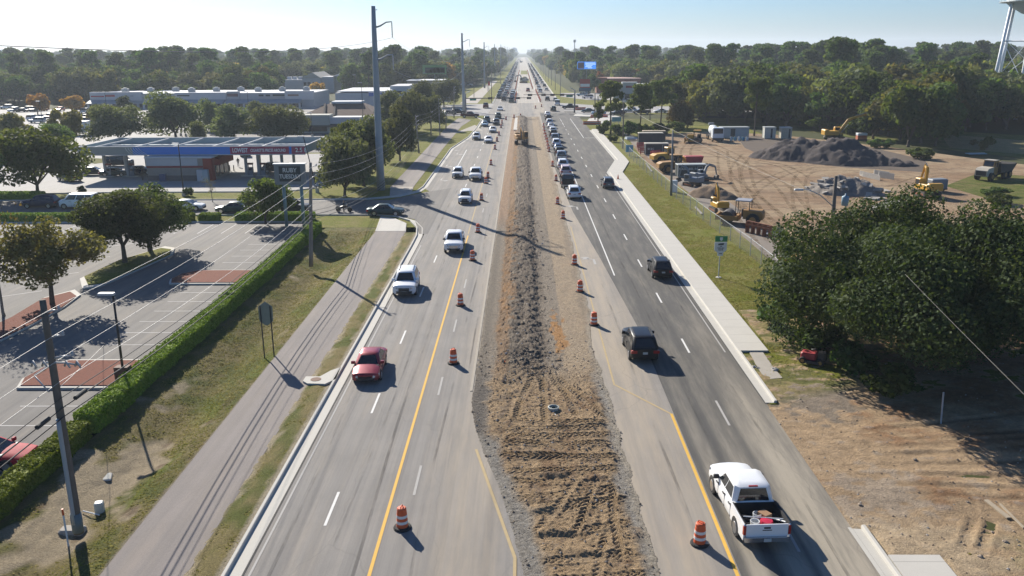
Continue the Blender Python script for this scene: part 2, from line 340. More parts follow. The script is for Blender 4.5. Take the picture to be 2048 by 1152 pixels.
# shared asphalt path on the left
PX = [(-17.2, 8), (-13.7, 8), (-13.7, 97.5), (-17.3, 97.5)]
sheet('path', PX, .03, A_PATH)
slab('path_ramp', [(-17.35, 97.5), (-13.75, 97.5), (-14.3, 102.2), (-16.2, 105.4), (-18.2, 106.6)], -.02, .05, CONC)
slab('path_ramp', [(-19.3, 121.5), (-16.6, 125.5), (-17.0, 131), (-20.6, 131)], -.02, .05, CONC2)
sheet('path', [(-20.6, 131), (-17.0, 131), (-17.2, 186), (-17.0, 240), (-15.5, 262), (-20, 270), (-21.0, 240), (-20.8, 186)], .03, A_PATH)
sheet('path_crossing', gp((905, 268), (935, 262), (966, 262), (950, 250)), .035, CONC2)
sheet('path', [(-25, 345), (-18, 345), (-17, 600), (-21, 600)], .03, CONC2)
# inlet pad with manhole beside the path
slab('inlet_pad', gp((606, 766), (612, 757), (640, 757), (662, 745), (682, 738), (672, 762), (650, 772), (615, 771)), -.02, .15, CONC)
g = G(632, 763); o = struct('manhole_cover', MB().lathe([(.34, .14), (.34, .165), (.30, .168), (0.001, .169)], 20, (g.x, g.y)), mat('rust_iron', (.13, .07, .045), .8, .3, .5, 9))
# painted markings
mk = MB(); mky = MB(); mkf = MB(); mkfy = MB(); ZM = .0125
def strip(b, x0, y0, x1, y1, w, z=ZM):
    d = Vector((x1 - x0, y1 - y0)).normalized() * (w / 2); n = (-d.y, d.x)
    b.quad((x0 - n[0], y0 - n[1], z), (x1 - n[0], y1 - n[1], z), (x1 + n[0], y1 + n[1], z), (x0 + n[0], y0 + n[1], z))
for k in range(-2, 6): y = 35 + 12.19 * k; strip(mk, -8.9, y - 1.5, -8.9, y + 1.5, .13)
for k in range(8, 17): y = 35 + 12.19 * k; strip(mk, -8.9, y - 1.5, -8.9, y + 1.5, .13)
for k in range(-2, 9): y = 37.7 + 12.19 * k; strip(mkf if k != 0 else mkf, -5.23, y - 1.5, -5.23, y + 1.5, .13)
for k in range(0, 18): y = 57.4 + 12.19 * k; strip(mk, 11.67, y - 1.5, 11.67, y + 1.5, .14)
strip(mkf, 11.67, 44, 11.67, 47.5, .13); strip(mkf, 11.67, 31.5, 11.67, 34, .13)
strip(mky, -6.26, 10, -6.26, 95, .15); strip(mkfy, -6.3, 96, -6.6, 230, .13)
strip(mky, 8.66, 10, 8.66, 45.6, .16); strip(mkfy, 5.85, 50, 8.62, 45.6, .14); strip(mkfy, 5.8, 50, 5.8, 100, .12)
strip(mkfy, -.35, 10, -.35, 31, .14, .03); strip(mkfy, -.35, 31, -2.5, 41, .14, .03)
strip(mk, 8.65, 77, 8.65, 272, .12); strip(mkf, -11.15, 10, -11.1, 90, .1); strip(mk, -11.9, 152, -11.9, 182, .15)
strip(mk, 11.67, 236, 11.67, 268, .14); strip(mk, 14.8, 206, 14.8, 266, .14); strip(mk, 15, 206, 18, 206, .3)
strip(mkf, 14.2, 56, 14.2, 144, .1); strip(mkf, -12.3, 345, -11.0, 346, .1)
for xx_ in (-9.2, -5.6): 
    for k in range(0, 60): y = 360 + 12.19 * k; strip(mk, xx_, y - 1.5, xx_, y + 1.5, .16)
for k in range(0, 60): y = 360 + 12.19 * k; strip(mk, 11.2, y - 1.5, 11.2, y + 1.5, .16)
strip(mk, 6.9, 350, 6.6, 1400, .2); strip(mk, -2.5, 350, -2.5, 1400, .2)
def arrow(b, cx, cy, rot, sc=1.0):   # turn arrow lying on the lane
    pts = [[(-.12, -1.6), (.12, -1.6), (.12, .4), (-.12, .4)], [(-.12, .4), (.12, .4), (-.55, .95), (-.7, .72)], [(-.42, 1.25), (-.95, .95), (-1.25, .35), (-.55, .45)], [(-.95, .95), (-.42, 1.25), (-.7, 1.5), (-1.7, .95)]]
    for pg in pts: b.poly([(cx + (x * math.cos(rot) - y * math.sin(rot)) * sc, cy + (x * math.sin(rot) + y * math.cos(rot)) * sc, ZM) for x, y in pg])
for (px, py, rot) in ((1154, 415, 0), (1188, 521, 0), (882, 360, PI), (893, 332, PI), (914, 308, PI), (906, 300, PI)):
    g = G(px, py); arrow(mkf, g.x, g.y, rot, 1.0)
struct('lane_markings', mk, WHITE); struct('lane_lines_yellow', mky, YELLOW); struct('lane_markings_faded', mkf, FADED); struct('lane_lines_yellow_faded', mkfy, FADEDY)
# ---------------------------------------------------------------- left verge with its ditch
xs = np.linspace(-23.75, -17.15, 46); ys = np.concatenate([np.arange(16, 60, .22), np.arange(60, 100.2, .45)]); X, Y = np.meshgrid(xs, ys)
d = np.exp(-((X + 20.1) / 1.7) ** 2) * (.75 - .35 * sst(Y, 45, 30)) ; fade = sst(Y, 99.5, 92)
Z = -.02 - d * fade + .10 * sst(X, -21.5, -23.5) * fade + .05 * fbm(X * 1.3, Y * 1.3) + .03 * fbm(X * 5, Y * 5)
Z = np.where(X > -17.35, -.01, Z)
gcol = np.array([.118, .138, .024]); dry = np.array([.25, .205, .085]); sand = np.array([.44, .36, .25]); lime = np.array([.16, .20, .02]); brown = np.array([.16, .105, .06])
k = fbm(X * .5, Y * .35) + .5 * fbm(X * 2.2, Y * 1.2); C = gcol + (dry - gcol) * sst(k, -.5, .3)[..., None]
C = C + (lime - C) * (.75 * sst(fbm(X * .9 + 40, Y * .3), .0, .35) * sst(X, -20.6, -18.2))[..., None]
sm = sst(fbm(X * .55 + 5, Y * .4) + 1.15 * np.exp(-((Y - 38.2) / 4.6) ** 2 - ((X + 21.2) / 2.0) ** 2) + .95 * np.exp(-((Y - 31) / 4) ** 2 - ((X + 21.6) / 1.8) ** 2), .42, .66)
C = C + (sand - C) * sm[..., None]; C = C + (brown - C) * (.7 * sst(fbm(X * 1.1 + 9, Y * .6 + 3), .30, .5) * sst(Y, 60, 40))[..., None]
edge = sst(X + .15 * fbm(X * 3, Y * 3), -17.5, -17.25); C = C + (np.array([.30, .26, .2]) - C) * edge[..., None]
Z = Z + sm * (.05 * fbm(X * 3, Y * 1.2, 4) + .02 * fbm(X * 9, Y * 9))
o = obj('grass_verge', gridmesh('grass_verge', X, Y, Z, soil_mat('verge_soil', .95, 12, 1.0, .10, .6), C)); o['kind'] = 'structure'
# sandy rims beside path and kerb
xs = np.linspace(-13.8, -12.2, 9); ys = np.arange(12, 97, .5); X, Y = np.meshgrid(xs, ys); Z = .03 + .06 * fbm(X * 3, Y * 2) + .04 * np.exp(-((X + 13) / .4) ** 2)
k = fbm(X * .8, Y * .5); C = gcol + (dry - gcol) * sst(k, -.3, .3)[..., None]; e = sst(np.abs(X + 13.0) + .5 * fbm(X * 2, Y * .8), .45, .75) * .9; C = C + (np.array([.44, .37, .26]) - C) * e[..., None]
C[:, -2:] = (.38, .33, .25)
o = obj('grass_strip', gridmesh('grass_strip', X, Y, Z, soil_mat('strip_soil', .95, 12, .9, .08, .55), C)); o['kind'] = 'structure'
# ---------------------------------------------------------------- torn-up median
xs = np.arange(-3.35, 6.5, .06); ys = np.concatenate([np.arange(26, 56, .05), np.arange(56, 112, .18), np.arange(112, 274, .6)]); X, Y = np.meshgrid(xs, ys)
# left edge of the dig: straight, then swinging right near the camera
LE = np.interp(Y, [24, 28, 33, 37, 41, 44.5, 47, 300], [1.2, .3, -.5, -1.2, -2.2, -2.85, -3.12, -3.12]) + .05 * fbm(Y * 1.5, X * 0 + 2)
RE = np.interp(Y, [24, 44, 50, 58, 66, 300], [5.6, 5.4, 5.3, 5.0, 5.5, 5.55]) + .22 * fbm(Y * .7, X * 0 + 8)
u = X - LE
near = sst(Y, 55, 48)
h_grav = .035 + .03 * fbm(X * 6, Y * 6)
h_berm = .40 * np.exp(-((X + .15) / 1.35) ** 4) * (1 + .6 * fbm(X * .7, Y * .35)) + .12 * fbm(X * 1.7, Y * 1.1, 5, .6) + .14 * fbm(X * 4.5, Y * 3.5, 4, .65)
h_berm = np.where((X > -1.9) & (X < 2.9), np.maximum(h_berm, .03), .035 + .025 * fbm(X * 5, Y * 3))
h_near = .09 + .10 * fbm(X * .8, Y * .7, 4) + .06 * fbm(X * 4, Y * 3.3, 5, .6) + .03 * np.maximum(fbm(X * 9, Y * 9, 3) - .15, 0) * 4
def track(cx, cy, ang, width, length, depth=.095, pitch=.34, chev=True):
    """tyre print: pressed band with lugs and pushed-up sides"""
    ca, sa = math.cos(ang), math.sin(ang); a = (X - cx) * ca + (Y - cy) * sa; b = -(X - cx) * sa + (Y - cy) * ca
    b = b + .12 * np.sin(a * .7 + cx)
    inside = sst(np.abs(b), width * .5, width * .42) * sst(np.abs(a), length * .5, length * .5 - .5)
    ph = a / pitch + (np.abs(b) * 1.6 / pitch if chev else 0)
    lug = (np.abs((ph % 1) - .5) * 2); lug = sst(lug, .4, .6)
    rim = np.exp(-((np.abs(b) - width * .56) / .07) ** 2) * sst(np.abs(a), length * .5, length * .5 - .5)
    return inside, -depth + depth * .95 * lug, rim * .035
tr = [(2.2, 43.5, .06, .55, 7), (2.4, 41.6, -.04, .6, 7.5), (2.0, 40.1, -.05, .62, 7), (2.3, 38.6, .03, .6, 6.6), (2.0, 36.2, .18, .55, 5.5), (1.6, 34.8, .3, .5, 4.5), (3.0, 33.2, .22, .5, 4.5), (2.6, 31, .12, .5, 4.5), (2.3, 42.6, .02, .5, 7), (1.8, 37.4, -.06, .5, 6), (2.8, 35.4, .1, .5, 5), (3.2, 29.6, .05, .5, 5), (2.0, 44.4, -.08, .5, 6),
      (.2, 49, 1.45, .5, 9), (1.2, 48.6, 1.62, .5, 9), (2.4, 49, 1.75, .52, 8), (3.4, 48.2, 1.9, .5, 7), (1.5, 35, 1.15, .45, 6), (2.9, 35, 1.25, .4, 6), (4.2, 34, 1.5, .42, 7), (3.0, 30, 1.3, .45, 6)]
Zn = h_near; TI = np.zeros_like(X)
for t in tr:
    i_, d_, r_ = track(*t); Zn = Zn * (1 - i_) + i_ * (.12 + d_ * (.35 + 1.3 * np.clip(fbm(X * .6 + 31, Y * .6) + .5, 0, 1)) + .10 * fbm(X * .8, Y * .7) + .012 * fbm(X * 5, Y * 5)) + r_; TI = np.maximum(TI, i_)
for (cx, cy, rx, ry, dp) in ((.9, 39.6, .7, .45, .22), (1.5, 37.6, .7, .25, .2), (3.6, 37.4, .6, .25, .16), (1.6, 32.4, 1.0, .3, .2), (2.6, 30.9, .8, .3, .2), (.9, 34.3, .6, .3, .14), (-.6, 47.5, .3, .7, .15)):
    Zn -= .6 * dp * np.exp(-((X - cx) / rx) ** 2 - ((Y - cy) / ry) ** 2); Zn += dp * .5 * np.exp(-((X - cx) / (rx * 1.2)) ** 2 - ((Y - cy - ry * 1.6) / (ry * .8)) ** 2)
kn = .55 * fbm(X * .9 + 3, Y * .7, 4, .6); core = sst(u + kn, .55, 1.2) * sst(RE - X + kn, .4, 1.0)
Z = h_berm * (1 - near) + near * (h_grav * (1 - core) + np.maximum(Zn, .02) * core)
Z = Z * sst(u, 0, .25) * sst(RE - X, 0, .3) + .0
Z = np.where((u < .02) | (RE - X < .02), -.05, Z + .012)
dark = np.array([.15, .122, .098]); grey = np.array([.25, .212, .17]); tan = np.array([.35, .25, .152]); orange = np.array([.36, .20, .085]); brown = np.array([.225, .145, .085]); sandy = np.array([.365, .285, .20])
n1 = fbm(X * .8, Y * .3); n2 = fbm(X * 2.5, Y * 1.6 + 7); n3 = fbm(X * 7, Y * 7)
C = np.broadcast_to(grey, X.shape + (3,)).copy()
def over(col, k): 
    global C
    C = C + (col - C) * np.clip(k, 0, 1)[..., None]
over(dark, (.7 + .8 * n2) * sst(np.abs(X - .3 + .6 * n1 + .3 * n2), 1.9, .9))                       # dug-out dark spoil
over(brown, .8 * sst(np.abs(X + 1.5 + .3 * n1), .6, .25)); over(orange, .5 * sst(n2 + n1, .2, .5) * sst(np.abs(X + 1.3), 1.1, .4))
over(np.array([.19, .165, .135]), sst(u, .9, .5) * (.7 + n3)); over(np.array([.33, .225, .15]), sst(Y, 95, 110) * sst(u, 1.35, 1.0) * .9)
over(grey, sst(np.abs(X - 2.5), .7, .4)); over(sandy, sst(X, 2.9, 3.05) * (.85 + .4 * n2)); over(np.array([.26, .21, .16]), sst(X + .5 * n1 + .3 * n2, 4.6, 4.9) * .75)
over(orange, sst(np.hypot((X - 2.6 + .5 * n1) / .6, (Y - 59.5) / 5.5) + n2, 1.0, .6)); over(sandy, sst(np.hypot((X - 3.3) / .8, (Y - 54.5) / 2.5) + n2 * .6, 1.1, .6))
ncol = tan + (brown - tan) * sst(n1 + .8 * n2, .05, .6)[..., None]; ncol = ncol + (dark * 1.2 - ncol) * (.55 * sst(n2 + .5 * n3, .22, .5))[..., None]; ncol = ncol + (np.array([.40, .30, .195]) - ncol) * (.5 * TI * sst(n2, -.4, .3))[..., None]
gr = np.array([.255, .235, .21]) + .05 * n3[..., None]; ncol = ncol * core[..., None] + gr * (1 - core[..., None]); ncol = ncol + (np.array([.12, .105, .092]) - ncol) * ((1 - core) * sst(u, 1.6, .9) * sst(Y, 41.5, 43.5) * .9)[..., None]
C = C * (1 - near[..., None]) + ncol * near[..., None]
C = C * (1 + .25 * n3[..., None])
over(np.array([.40, .35, .28]), sst(RE - X + .3 * n2, .5, .1) * .7)
MEDM = soil_mat('median_soil', .97, 9, .9, .07, .5)
CLO = (X, Y, Z, C)
o = obj('median_dirt', gridmesh('median_dirt', X, Y, Z, MEDM, np.clip(C, .02, .8))); o['kind'] = 'structure'
# narrow concrete lip left of the dig and a white slab strip at the far end
struct('median_edging', MB().box(-3.30, -3.14, 49, 262, -.02, .035), mat('edge_dusty', (.34, .30, .24), .9, 0, .3, 1.2, world=True)); slab('median_slab', [(-2.35, 226), (-1.35, 226), (-1.4, 268), (-2.2, 268)], 0, .25, CONC)
# ---------------------------------------------------------------- dirt drive and yard on the right
xs = np.concatenate([np.arange(14.55, 34, .14), np.arange(34, 62, .5)]); ys = np.arange(22, 66, .14); X, Y = np.meshgrid(xs, ys)
n1 = fbm(X * .35, Y * .5); n2 = fbm(X * 1.4 + 3, Y * 2.2); n3 = fbm(X * 6, Y * 6)
drive = sst(Y + 1.2 * n1 - .05 * (X - 15), 33.0, 35.5) * sst(Y - 1.3 * n1 - .62 * (X - 14.6) , 47.2, 45.2)
rut = np.zeros_like(X)
for (off, k_, dp) in ((40.6, .05, .05), (39.4, .02, .06), (38.3, -.02, .07), (37.2, -.06, .08), (36.2, -.09, .07), (42.0, .12, .04), (43.4, .22, .05), (41.4, .09, .04)):
    yy = off + k_ * (X - 20) + .012 * (X - 20) ** 2 * (.4 - k_) + .2 * fbm(X * .3 + off, X * 0)
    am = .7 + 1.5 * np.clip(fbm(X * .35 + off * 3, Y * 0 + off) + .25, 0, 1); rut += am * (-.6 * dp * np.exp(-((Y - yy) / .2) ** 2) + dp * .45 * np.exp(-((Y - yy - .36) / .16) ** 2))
Z = .02 + .10 * n1 + .04 * n2 + .02 * n3 + rut * drive * sst(X, 16, 21) * 1.2
for (cx, cy, an, ln) in ((19.6, 33.0, .95, 3.2), (20.2, 32.8, .95, 3.2), (22.6, 31.6, .9, 5.0), (23.3, 31.4, .9, 5.0)):
    ca, sa = math.cos(an), math.sin(an); a = (X - cx) * ca + (Y - cy) * sa; b = -(X - cx) * sa + (Y - cy) * ca
    ins = sst(np.abs(b), .28, .2) * sst(np.abs(a), ln / 2, ln / 2 - .3); Z += ins * (-.05 + .02 * np.sin(a * 14)) + .05 * np.exp(-((np.abs(b) - .36) / .09) ** 2) * sst(np.abs(a), ln / 2, ln / 2 - .3)
Z = np.where(X < 15.6, Z * sst(X, 14.55, 15.6) + .012, Z); Z = np.where((Y > 46.5) & (X < 15.3), -.05, Z); Z = np.where((Y > 55.5) & (X < 17.5), -.05, Z); Z = np.where((X < 17.5) & (Y < 31.2), -.06, Z); Z = np.where((X < 15.4) & (Y < 33.3), -.06, Z)
tan = np.array([.335, .24, .15]); br = np.array([.225, .13, .07]); gy = np.array([.255, .215, .175]); gg = np.array([.12, .125, .035]); dr = np.array([.24, .195, .09]); sd = np.array([.40, .315, .215])
C = tan + (br - tan) * sst(n1 + .5 * n2 + .045 * (X - 19), .0, .6)[..., None]
C = C + (gy - C) * (sst(n2 + .7 * np.exp(-((X - 17) / 3) ** 2 - ((Y - 36) / 2.5) ** 2), .28, .6) * .7)[..., None]
C = C + (np.array([.19, .165, .14]) - C) * (.8 * sst(np.hypot((X - 17.6) / 2.6, (Y - 49.0) / 4.6) + .8 * n2, 1.1, .7))[..., None]
ng = 1 - drive; gcol2 = gg + (dr - gg) * sst(n1 + .7 * n2, -.25, .3)[..., None]
C = C + (gcol2 - C) * (np.clip(ng * sst(Y, 46, 49) + ng * sst(Y, 34, 31) * sst(n1 + n2 * .6 + .12 * (X - 20), -.15, .35), 0, 1) * sst(n2 + n3 * .4, .35, .05))[..., None]
C = C + (sd - C) * (.7 * sst(Y, 35, 33) * sst(n1 - .1 * (X - 21), -.05, .25))[..., None]
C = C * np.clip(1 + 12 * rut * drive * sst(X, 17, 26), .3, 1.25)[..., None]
C = C * (1 + .35 * n3[..., None] + .3 * n2[..., None])
CLD = (X, Y, Z + .01, C)
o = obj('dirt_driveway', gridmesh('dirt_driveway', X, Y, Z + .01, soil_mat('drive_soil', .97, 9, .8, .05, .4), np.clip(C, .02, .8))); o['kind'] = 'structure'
slab('footway_broken', gp((1496, 700), (1520, 697), (1546, 735), (1565, 757), (1530, 760), (1512, 730)), -.02, .05, CONC2)
# yard
yp = gp((1262, 288), (1300, 268), (1430, 263), (1560, 270), (1760, 292), (1960, 318), (2300, 360), (2300, 640)) + [(62, 60), (33, 60), (26, 66)] + gp((1548, 500), (1440, 425), (1345, 365), (1290, 322))
q = NT('yard_dirt'); p = q.pos(); n1 = q.noise(p, .09, 5, .6); n2 = q.noise(p, .4, 6, .72, (1, .4, 1), R(-50), 2.5); n3 = q.noise(p, 5, 5, .7); n4 = q.noise(p, .2, 6, .75, (.6, 1.1, 1), R(38), 2.5)
c = q.mix(q.sstep(n1, .4, .6), (.375, .28, .17), (.27, .175, .10)); c = q.mix(q.sstep(n2, .5, .72, 0, .7), c, (.40, .30, .195)); c = q.mix(q.sstep(n4, .50, .62, 0, .65), c, (.16, .11, .07)); wv = q.n('ShaderNodeTexWave', wave_type='RINGS'); mp = q.n('ShaderNodeMapping'); mp.inputs['Location'].default_value = (-62, -118, 0); q.l(p, mp.inputs[0]); q.l(mp.outputs[0], wv.inputs['Vector']); wv.inputs['Scale'].default_value = .075; wv.inputs['Distortion'].default_value = 14; wv.inputs['Detail'].default_value = 4; wv.inputs['Detail Scale'].default_value = .4
c = q.mix(q.math('MULTIPLY', q.sstep(wv.outputs['Fac'], .6, .9), q.sstep(q.noise(p, .06, 5, .7), .46, .6, 0, .6)), c, (.155, .105, .07)); c = q.mix(q.sstep(n3, .42, .62, 0, .5), c, (.20, .145, .10))
q.bsdf(c, .97, spec=.15, bump=q.math('ADD', n4, q.math('MULTIPLY', n3, .4)), bstr=1.0, bdist=.35); YARD = q.m
sheet('yard', yp, .006, YARD)
q = NT('yard_gravel'); p = q.pos(); n1 = q.noise(p, .25, 5, .65); n2 = q.noise(p, 6, 5, .75); c = q.mix(n1, (.20, .17, .14), (.36, .315, .265)); c = q.mix(q.math('MULTIPLY', n2, .6), c, (.14, .12, .10)); q.bsdf(c, .97, spec=.15, bump=n2, bstr=.9, bdist=.12); YGR = q.m
sheet('yard_edge', gp((1243, 262), (1262, 285), (1330, 345), (1400, 405), (1480, 468), (1570, 545), (1620, 610), (1700, 610), (1600, 520), (1480, 420), (1380, 345), (1300, 285)), .016, YGR)
sheet('yard_dark', gp((1470, 270), (1700, 285), (1850, 320), (1860, 345), (1690, 335), (1540, 318), (1490, 296)), .012, mat('yard_black_soil', (.115, .09, .07), .95, 0, .4, .4, .2, .8, world=True))
sheet('yard_concrete_spill', gp((1738, 420), (1750, 408), (1768, 401), (1800, 398), (1812, 402), (1800, 412), (1792, 424), (1765, 428)), .014, mat('spill', (.30, .275, .24), .9, 0, .15, .7, world=True))
sheet('dry_field', gp((1880, 268), (2300, 300), (2300, 330), (1900, 296)), .01, grass_mat('dry_field', (.24, .20, .09), (.30, .25, .12), (.33, .28, .15), .5))
sheet('yard_grass', gp((1890, 372), (1960, 345), (2300, 372), (2300, 430), (2000, 405)), .02, GRASS_D)
# ---------------------------------------------------------------- left lots
sheet('parking_lot', [(-140, 15), (-24.9, 15), (-24.9, 103), (-140, 103)], .006, A_LOT)
kerb('kerb', [(-25.1, 15), (-25.1, 102.6), (-30, 103.2), (-140, 103.2)], 1, .1, .15)
pm = MB()
for k in range(0, 31):
    y = 22 + 2.75 * k
    if 48.5 < y < 56 or 73 < y < 80.5: continue
    strip(pm, -30.3, y, -25.4, y, .085, .012)
for k in range(14): strip(pm, -32.5 - 2.8 * k, 96.6, -32.5 - 2.8 * k, 102.0, .11, .012)
for k in range(10): strip(pm, -47.5, 30 + 6.5 * k, -43, 33.2 + 6.5 * k, .11, .012)
struct('parking_bay_lines', pm, mat('bay_white', (.46, .45, .43), .85, 0, .3, 4, world=True))
def island(pts, fill, h=.15):
    cx = sum(p[0] for p in pts) / len(pts); cy = sum(p[1] for p in pts) / len(pts)
    slab('island_kerb', pts, 0, h, CONC); inn = [(cx + (x - cx) * .955 + (0.0), cy + (y - cy) * .88) for x, y in pts]
    struct('island_bed', MB().prism(inn, h - .02, h + .05), fill)
island([(-32.0, 49.3), (-25.4, 49.3), (-25.4, 54.4), (-31.2, 54.4), (-32.3, 52.8), (-32.5, 50.8)], MULCH)
island([(-32.3, 74), (-25.4, 74), (-25.4, 79), (-31.5, 79), (-32.6, 77.5), (-32.8, 75.5)], MULCH)
island(gp((-40, 668), (20, 640), (90, 598), (150, 582), (162, 592), (130, 616), (60, 655), (-40, 705)), MULCH)
island(gp((160, 560), (240, 522), (330, 495), (350, 498), (346, 510), (280, 540), (200, 575), (165, 580)), GRASS)
# petrol station apron, plaza car park, lot at the crossing
sheet('station_forecourt', [(-140, 124), (-90, 124), (-60, 126.8), (-36, 126.8), (-30, 135), (-30, 176), (-140, 176)], .01, A_PLAZA)
kerb('kerb', [(-90, 124.4), (-60, 126.6), (-36, 126.6), (-31, 131), (-30, 150)], -1, .1, .2)
sheet('plaza_lot', [(-330, 178), (-90, 178), (-90, 322), (-330, 322)], .004, A_PLAZA)
sheet('restaurant_lot', [(-90, 178), (-34, 178), (-30, 262), (-90, 322)], .008, A_LOT)
sheet('lot_far_right', gp((1120, 193), (1175, 200), (1330, 200), (1330, 186), (1120, 186)), .006, A_PLAZA)
sheet('grass_islet', gp((165, 322), (180, 316), (215, 318), (220, 324), (190, 328)), .03, GRASS_D)

struct('gutter_seam', MB().box(-11.45, -11.37, 8, 95, -.02, .018), mat('seam_dark', (.05, .047, .043), .9, 0, .3, 2, world=True)); struct('gutter_seam', MB().box(14.50, 14.57, 47, 146, -.02, .018), MC['seam_dark'])
def clods(name, src_, n, seed, s0, s1, m_, keep):
    rs = np.random.RandomState(seed); X, Y, Z, C = src_; mb = MB()
    for k in range(n):
        i, j = rs.randint(X.shape[0]), rs.randint(X.shape[1]); x, y, z = X[i, j], Y[i, j], Z[i, j]
        if z < -.02 or not keep(x, y): continue
        s_ = s0 + (s1 - s0) * rs.rand() ** 3; v = [Vector((x, y, z + s_ * .2)) + Vector(d) * s_ * rs.uniform(.6, 1.25) for d in ((1, 0, 0), (0, 1, 0), (-1, 0, 0), (0, -1, 0), (.2, .1, .8), (0, 0, -.6))]
        mb.add(v, [(0, 1, 4), (1, 2, 4), (2, 3, 4), (3, 0, 4), (1, 0, 5), (2, 1, 5), (3, 2, 5), (0, 3, 5)])
    o = mb.build(name, m_); o['kind'] = 'stuff'
q = NT('clod_soil'); r_ = q.n('ShaderNodeNewGeometry').outputs['Random Per Island']; q.bsdf(q.ramp(r_, [(0, (.14, .105, .08)), (.5, (.27, .205, .14)), (.85, (.36, .31, .25)), (1, (.45, .42, .38))]), .95, spec=.15); CLODM = q.m
clods('gravel', CLO, 5200, 3, .022, .09, CLODM, lambda x, y: y < 60); clods('gravel', CLO, 2600, 4, .05, .17, CLODM, lambda x, y: y > 50 and abs(x - .3) < 1.9); clods('gravel', CLD, 3200, 5, .02, .075, CLODM, lambda x, y: True)
tm = MB(); rs = np.random.RandomState(12)
for (x0, ya, yb, w_) in ((-10.5, 14, 96, .16), (-8.05, 30, 120, .13), (-7.0, 14, 70, .16), (-4.4, 20, 110, .14), (-10.0, 60, 130, .2), (-3.7, 50, 100, .12), (9.9, 40, 130, .14), (11.0, 60, 190, .13), (13.0, 20, 90, .15), (7.4, 30, 75, .16)):
    ph = rs.uniform(0, 6); P_ = [(x0 + .18 * math.sin(y * .05 + ph) + .06 * math.sin(y * .21 + ph), y) for y in np.arange(ya, yb, 2.0)]
    for (a, b), (c, d) in zip(P_, P_[1:]): tm.quad((a - w_ / 2, b, .0105), (a + w_ / 2, b, .0105), (c + w_ / 2, d, .0105), (c - w_ / 2, d, .0105))
q = NT('tyre_marks'); n_ = q.noise(q.pos(), 1.2, 5, .7, (1, .12, 1)); b_ = q.n('ShaderNodeBsdfDiffuse'); b_.inputs[0].default_value = (.075, .072, .07, 1); t_ = q.n('ShaderNodeBsdfTransparent'); ms = q.n('ShaderNodeMixShader'); q.l(q.sstep(n_, .42, .68, 0, .3), ms.inputs[0]); q.l(t_.outputs[0], ms.inputs[1]); q.l(b_.outputs[0], ms.inputs[2]); q.l(ms.outputs[0], q.out.inputs[0]); struct('tyre_marks', tm, q.m)
def tufts(name, f, n, seed, mats_, size=.07):
    """scattered grass tufts lying over the verge: small upright leaves"""
    rs = np.random.RandomState(seed); P = f(rs, n); n = len(P); a = rs.uniform(0, 6.283, n); s_ = size * rs.uniform(.5, 1.7, n)
    A = np.stack([np.cos(a), np.sin(a), 0 * a], 1) * s_[:, None]; U = np.stack([rs.normal(size=n), rs.normal(size=n), .55 * np.ones(n)], 1) * (s_ * rs.uniform(.5, 1.1, n))[:, None]
    o = obj(name, quads_mesh(name, np.stack([P - A, P + A, P + A * .5 + U, P - A * .3 + U * 1.1], 1), mats_)); o['kind'] = 'stuff'
q = NT('grass_blades'); gi = q.n('ShaderNodeNewGeometry').outputs['Random Per Island']; nn = q.noise(q.pos(), .5, 5, .7)
c = q.mix(q.sstep(nn, .32, .56), q.ramp(gi, [(0, (.16, .18, .025)), (.5, (.23, .25, .035)), (1, (.27, .26, .07))]), q.ramp(gi, [(0, (.27, .235, .07)), (.6, (.40, .34, .13)), (1, (.25, .25, .05))]))
d = q.n('ShaderNodeBsdfDiffuse'); q.l(c, d.inputs[0]); tt = q.n('ShaderNodeBsdfTranslucent'); q.l(c, tt.inputs[0]); ms = q.n('ShaderNodeMixShader'); ms.inputs[0].default_value = .45; q.l(d.outputs[0], ms.inputs[1]); q.l(tt.outputs[0], ms.inputs[2]); q.l(ms.outputs[0], q.out.inputs[0]); BLADE = q.m
VERGE = dict(gx=np.linspace(-23.75, -17.15, 46))
def left_verge(rs, n):
    y = 20 + 78 * rs.rand(n) ** 1.25; x = rs.uniform(-23.2, -17.35, n); k = fbm(x * .55 + 5, y * .4) + 1.15 * np.exp(-((y - 38.2) / 4.6) ** 2 - ((x + 21.2) / 2.0) ** 2) + .95 * np.exp(-((y - 31) / 4) ** 2 - ((x + 21.6) / 1.8) ** 2)
    ok = k + rs.uniform(-.1, .1, n) < .40; x, y = x[ok], y[ok]
    d = np.exp(-((x + 20.1) / 1.7) ** 2) * (.75 - .35 * sst(y, 45, 30)); fade = sst(y, 99.5, 92); z = -.02 - d * fade + .10 * sst(x, -21.5, -23.5) * fade + .05 * fbm(x * 1.3, y * 1.3)
    return np.stack([x, y, z - .01], 1)
def right_verge(rs, n):
    y = 56 + 100 * rs.rand(n) ** 1.3; x = rs.uniform(17.4, 25.4, n); k = fbm(x * .4, y * .3) + .5 * fbm(x * 1.5, y * 1.5); ok = (k < .33) & (x < np.interp(y, [56, 66, 90, 110, 150], [30, 24, 23.5, 22.5, 22.8]) + .8 * fbm(y * .6, y * 0)); return np.stack([x[ok], y[ok], np.full(ok.sum(), -.01)], 1)
def strip_verge(rs, n): y = 18 + 76 * rs.rand(n) ** 1.2; x = -13.0 + rs.normal(0, .26, n); ok = np.abs(x + 13.0) < .62; return np.stack([x[ok], y[ok], np.full(ok.sum(), .03)], 1)
def drive_weeds(rs, n):
    y = rs.uniform(22, 64, n); x = rs.uniform(16, 34, n); k = fbm(x * .5, y * .5) + .6 * fbm(x * 1.8, y * 1.8); ok = ((y > 47.5 + .62 * (x - 14.6)) | ((y < 31.5) & (x > 18.5))) & (k > -.02); return np.stack([x[ok], y[ok], np.full(ok.sum(), .03)], 1)
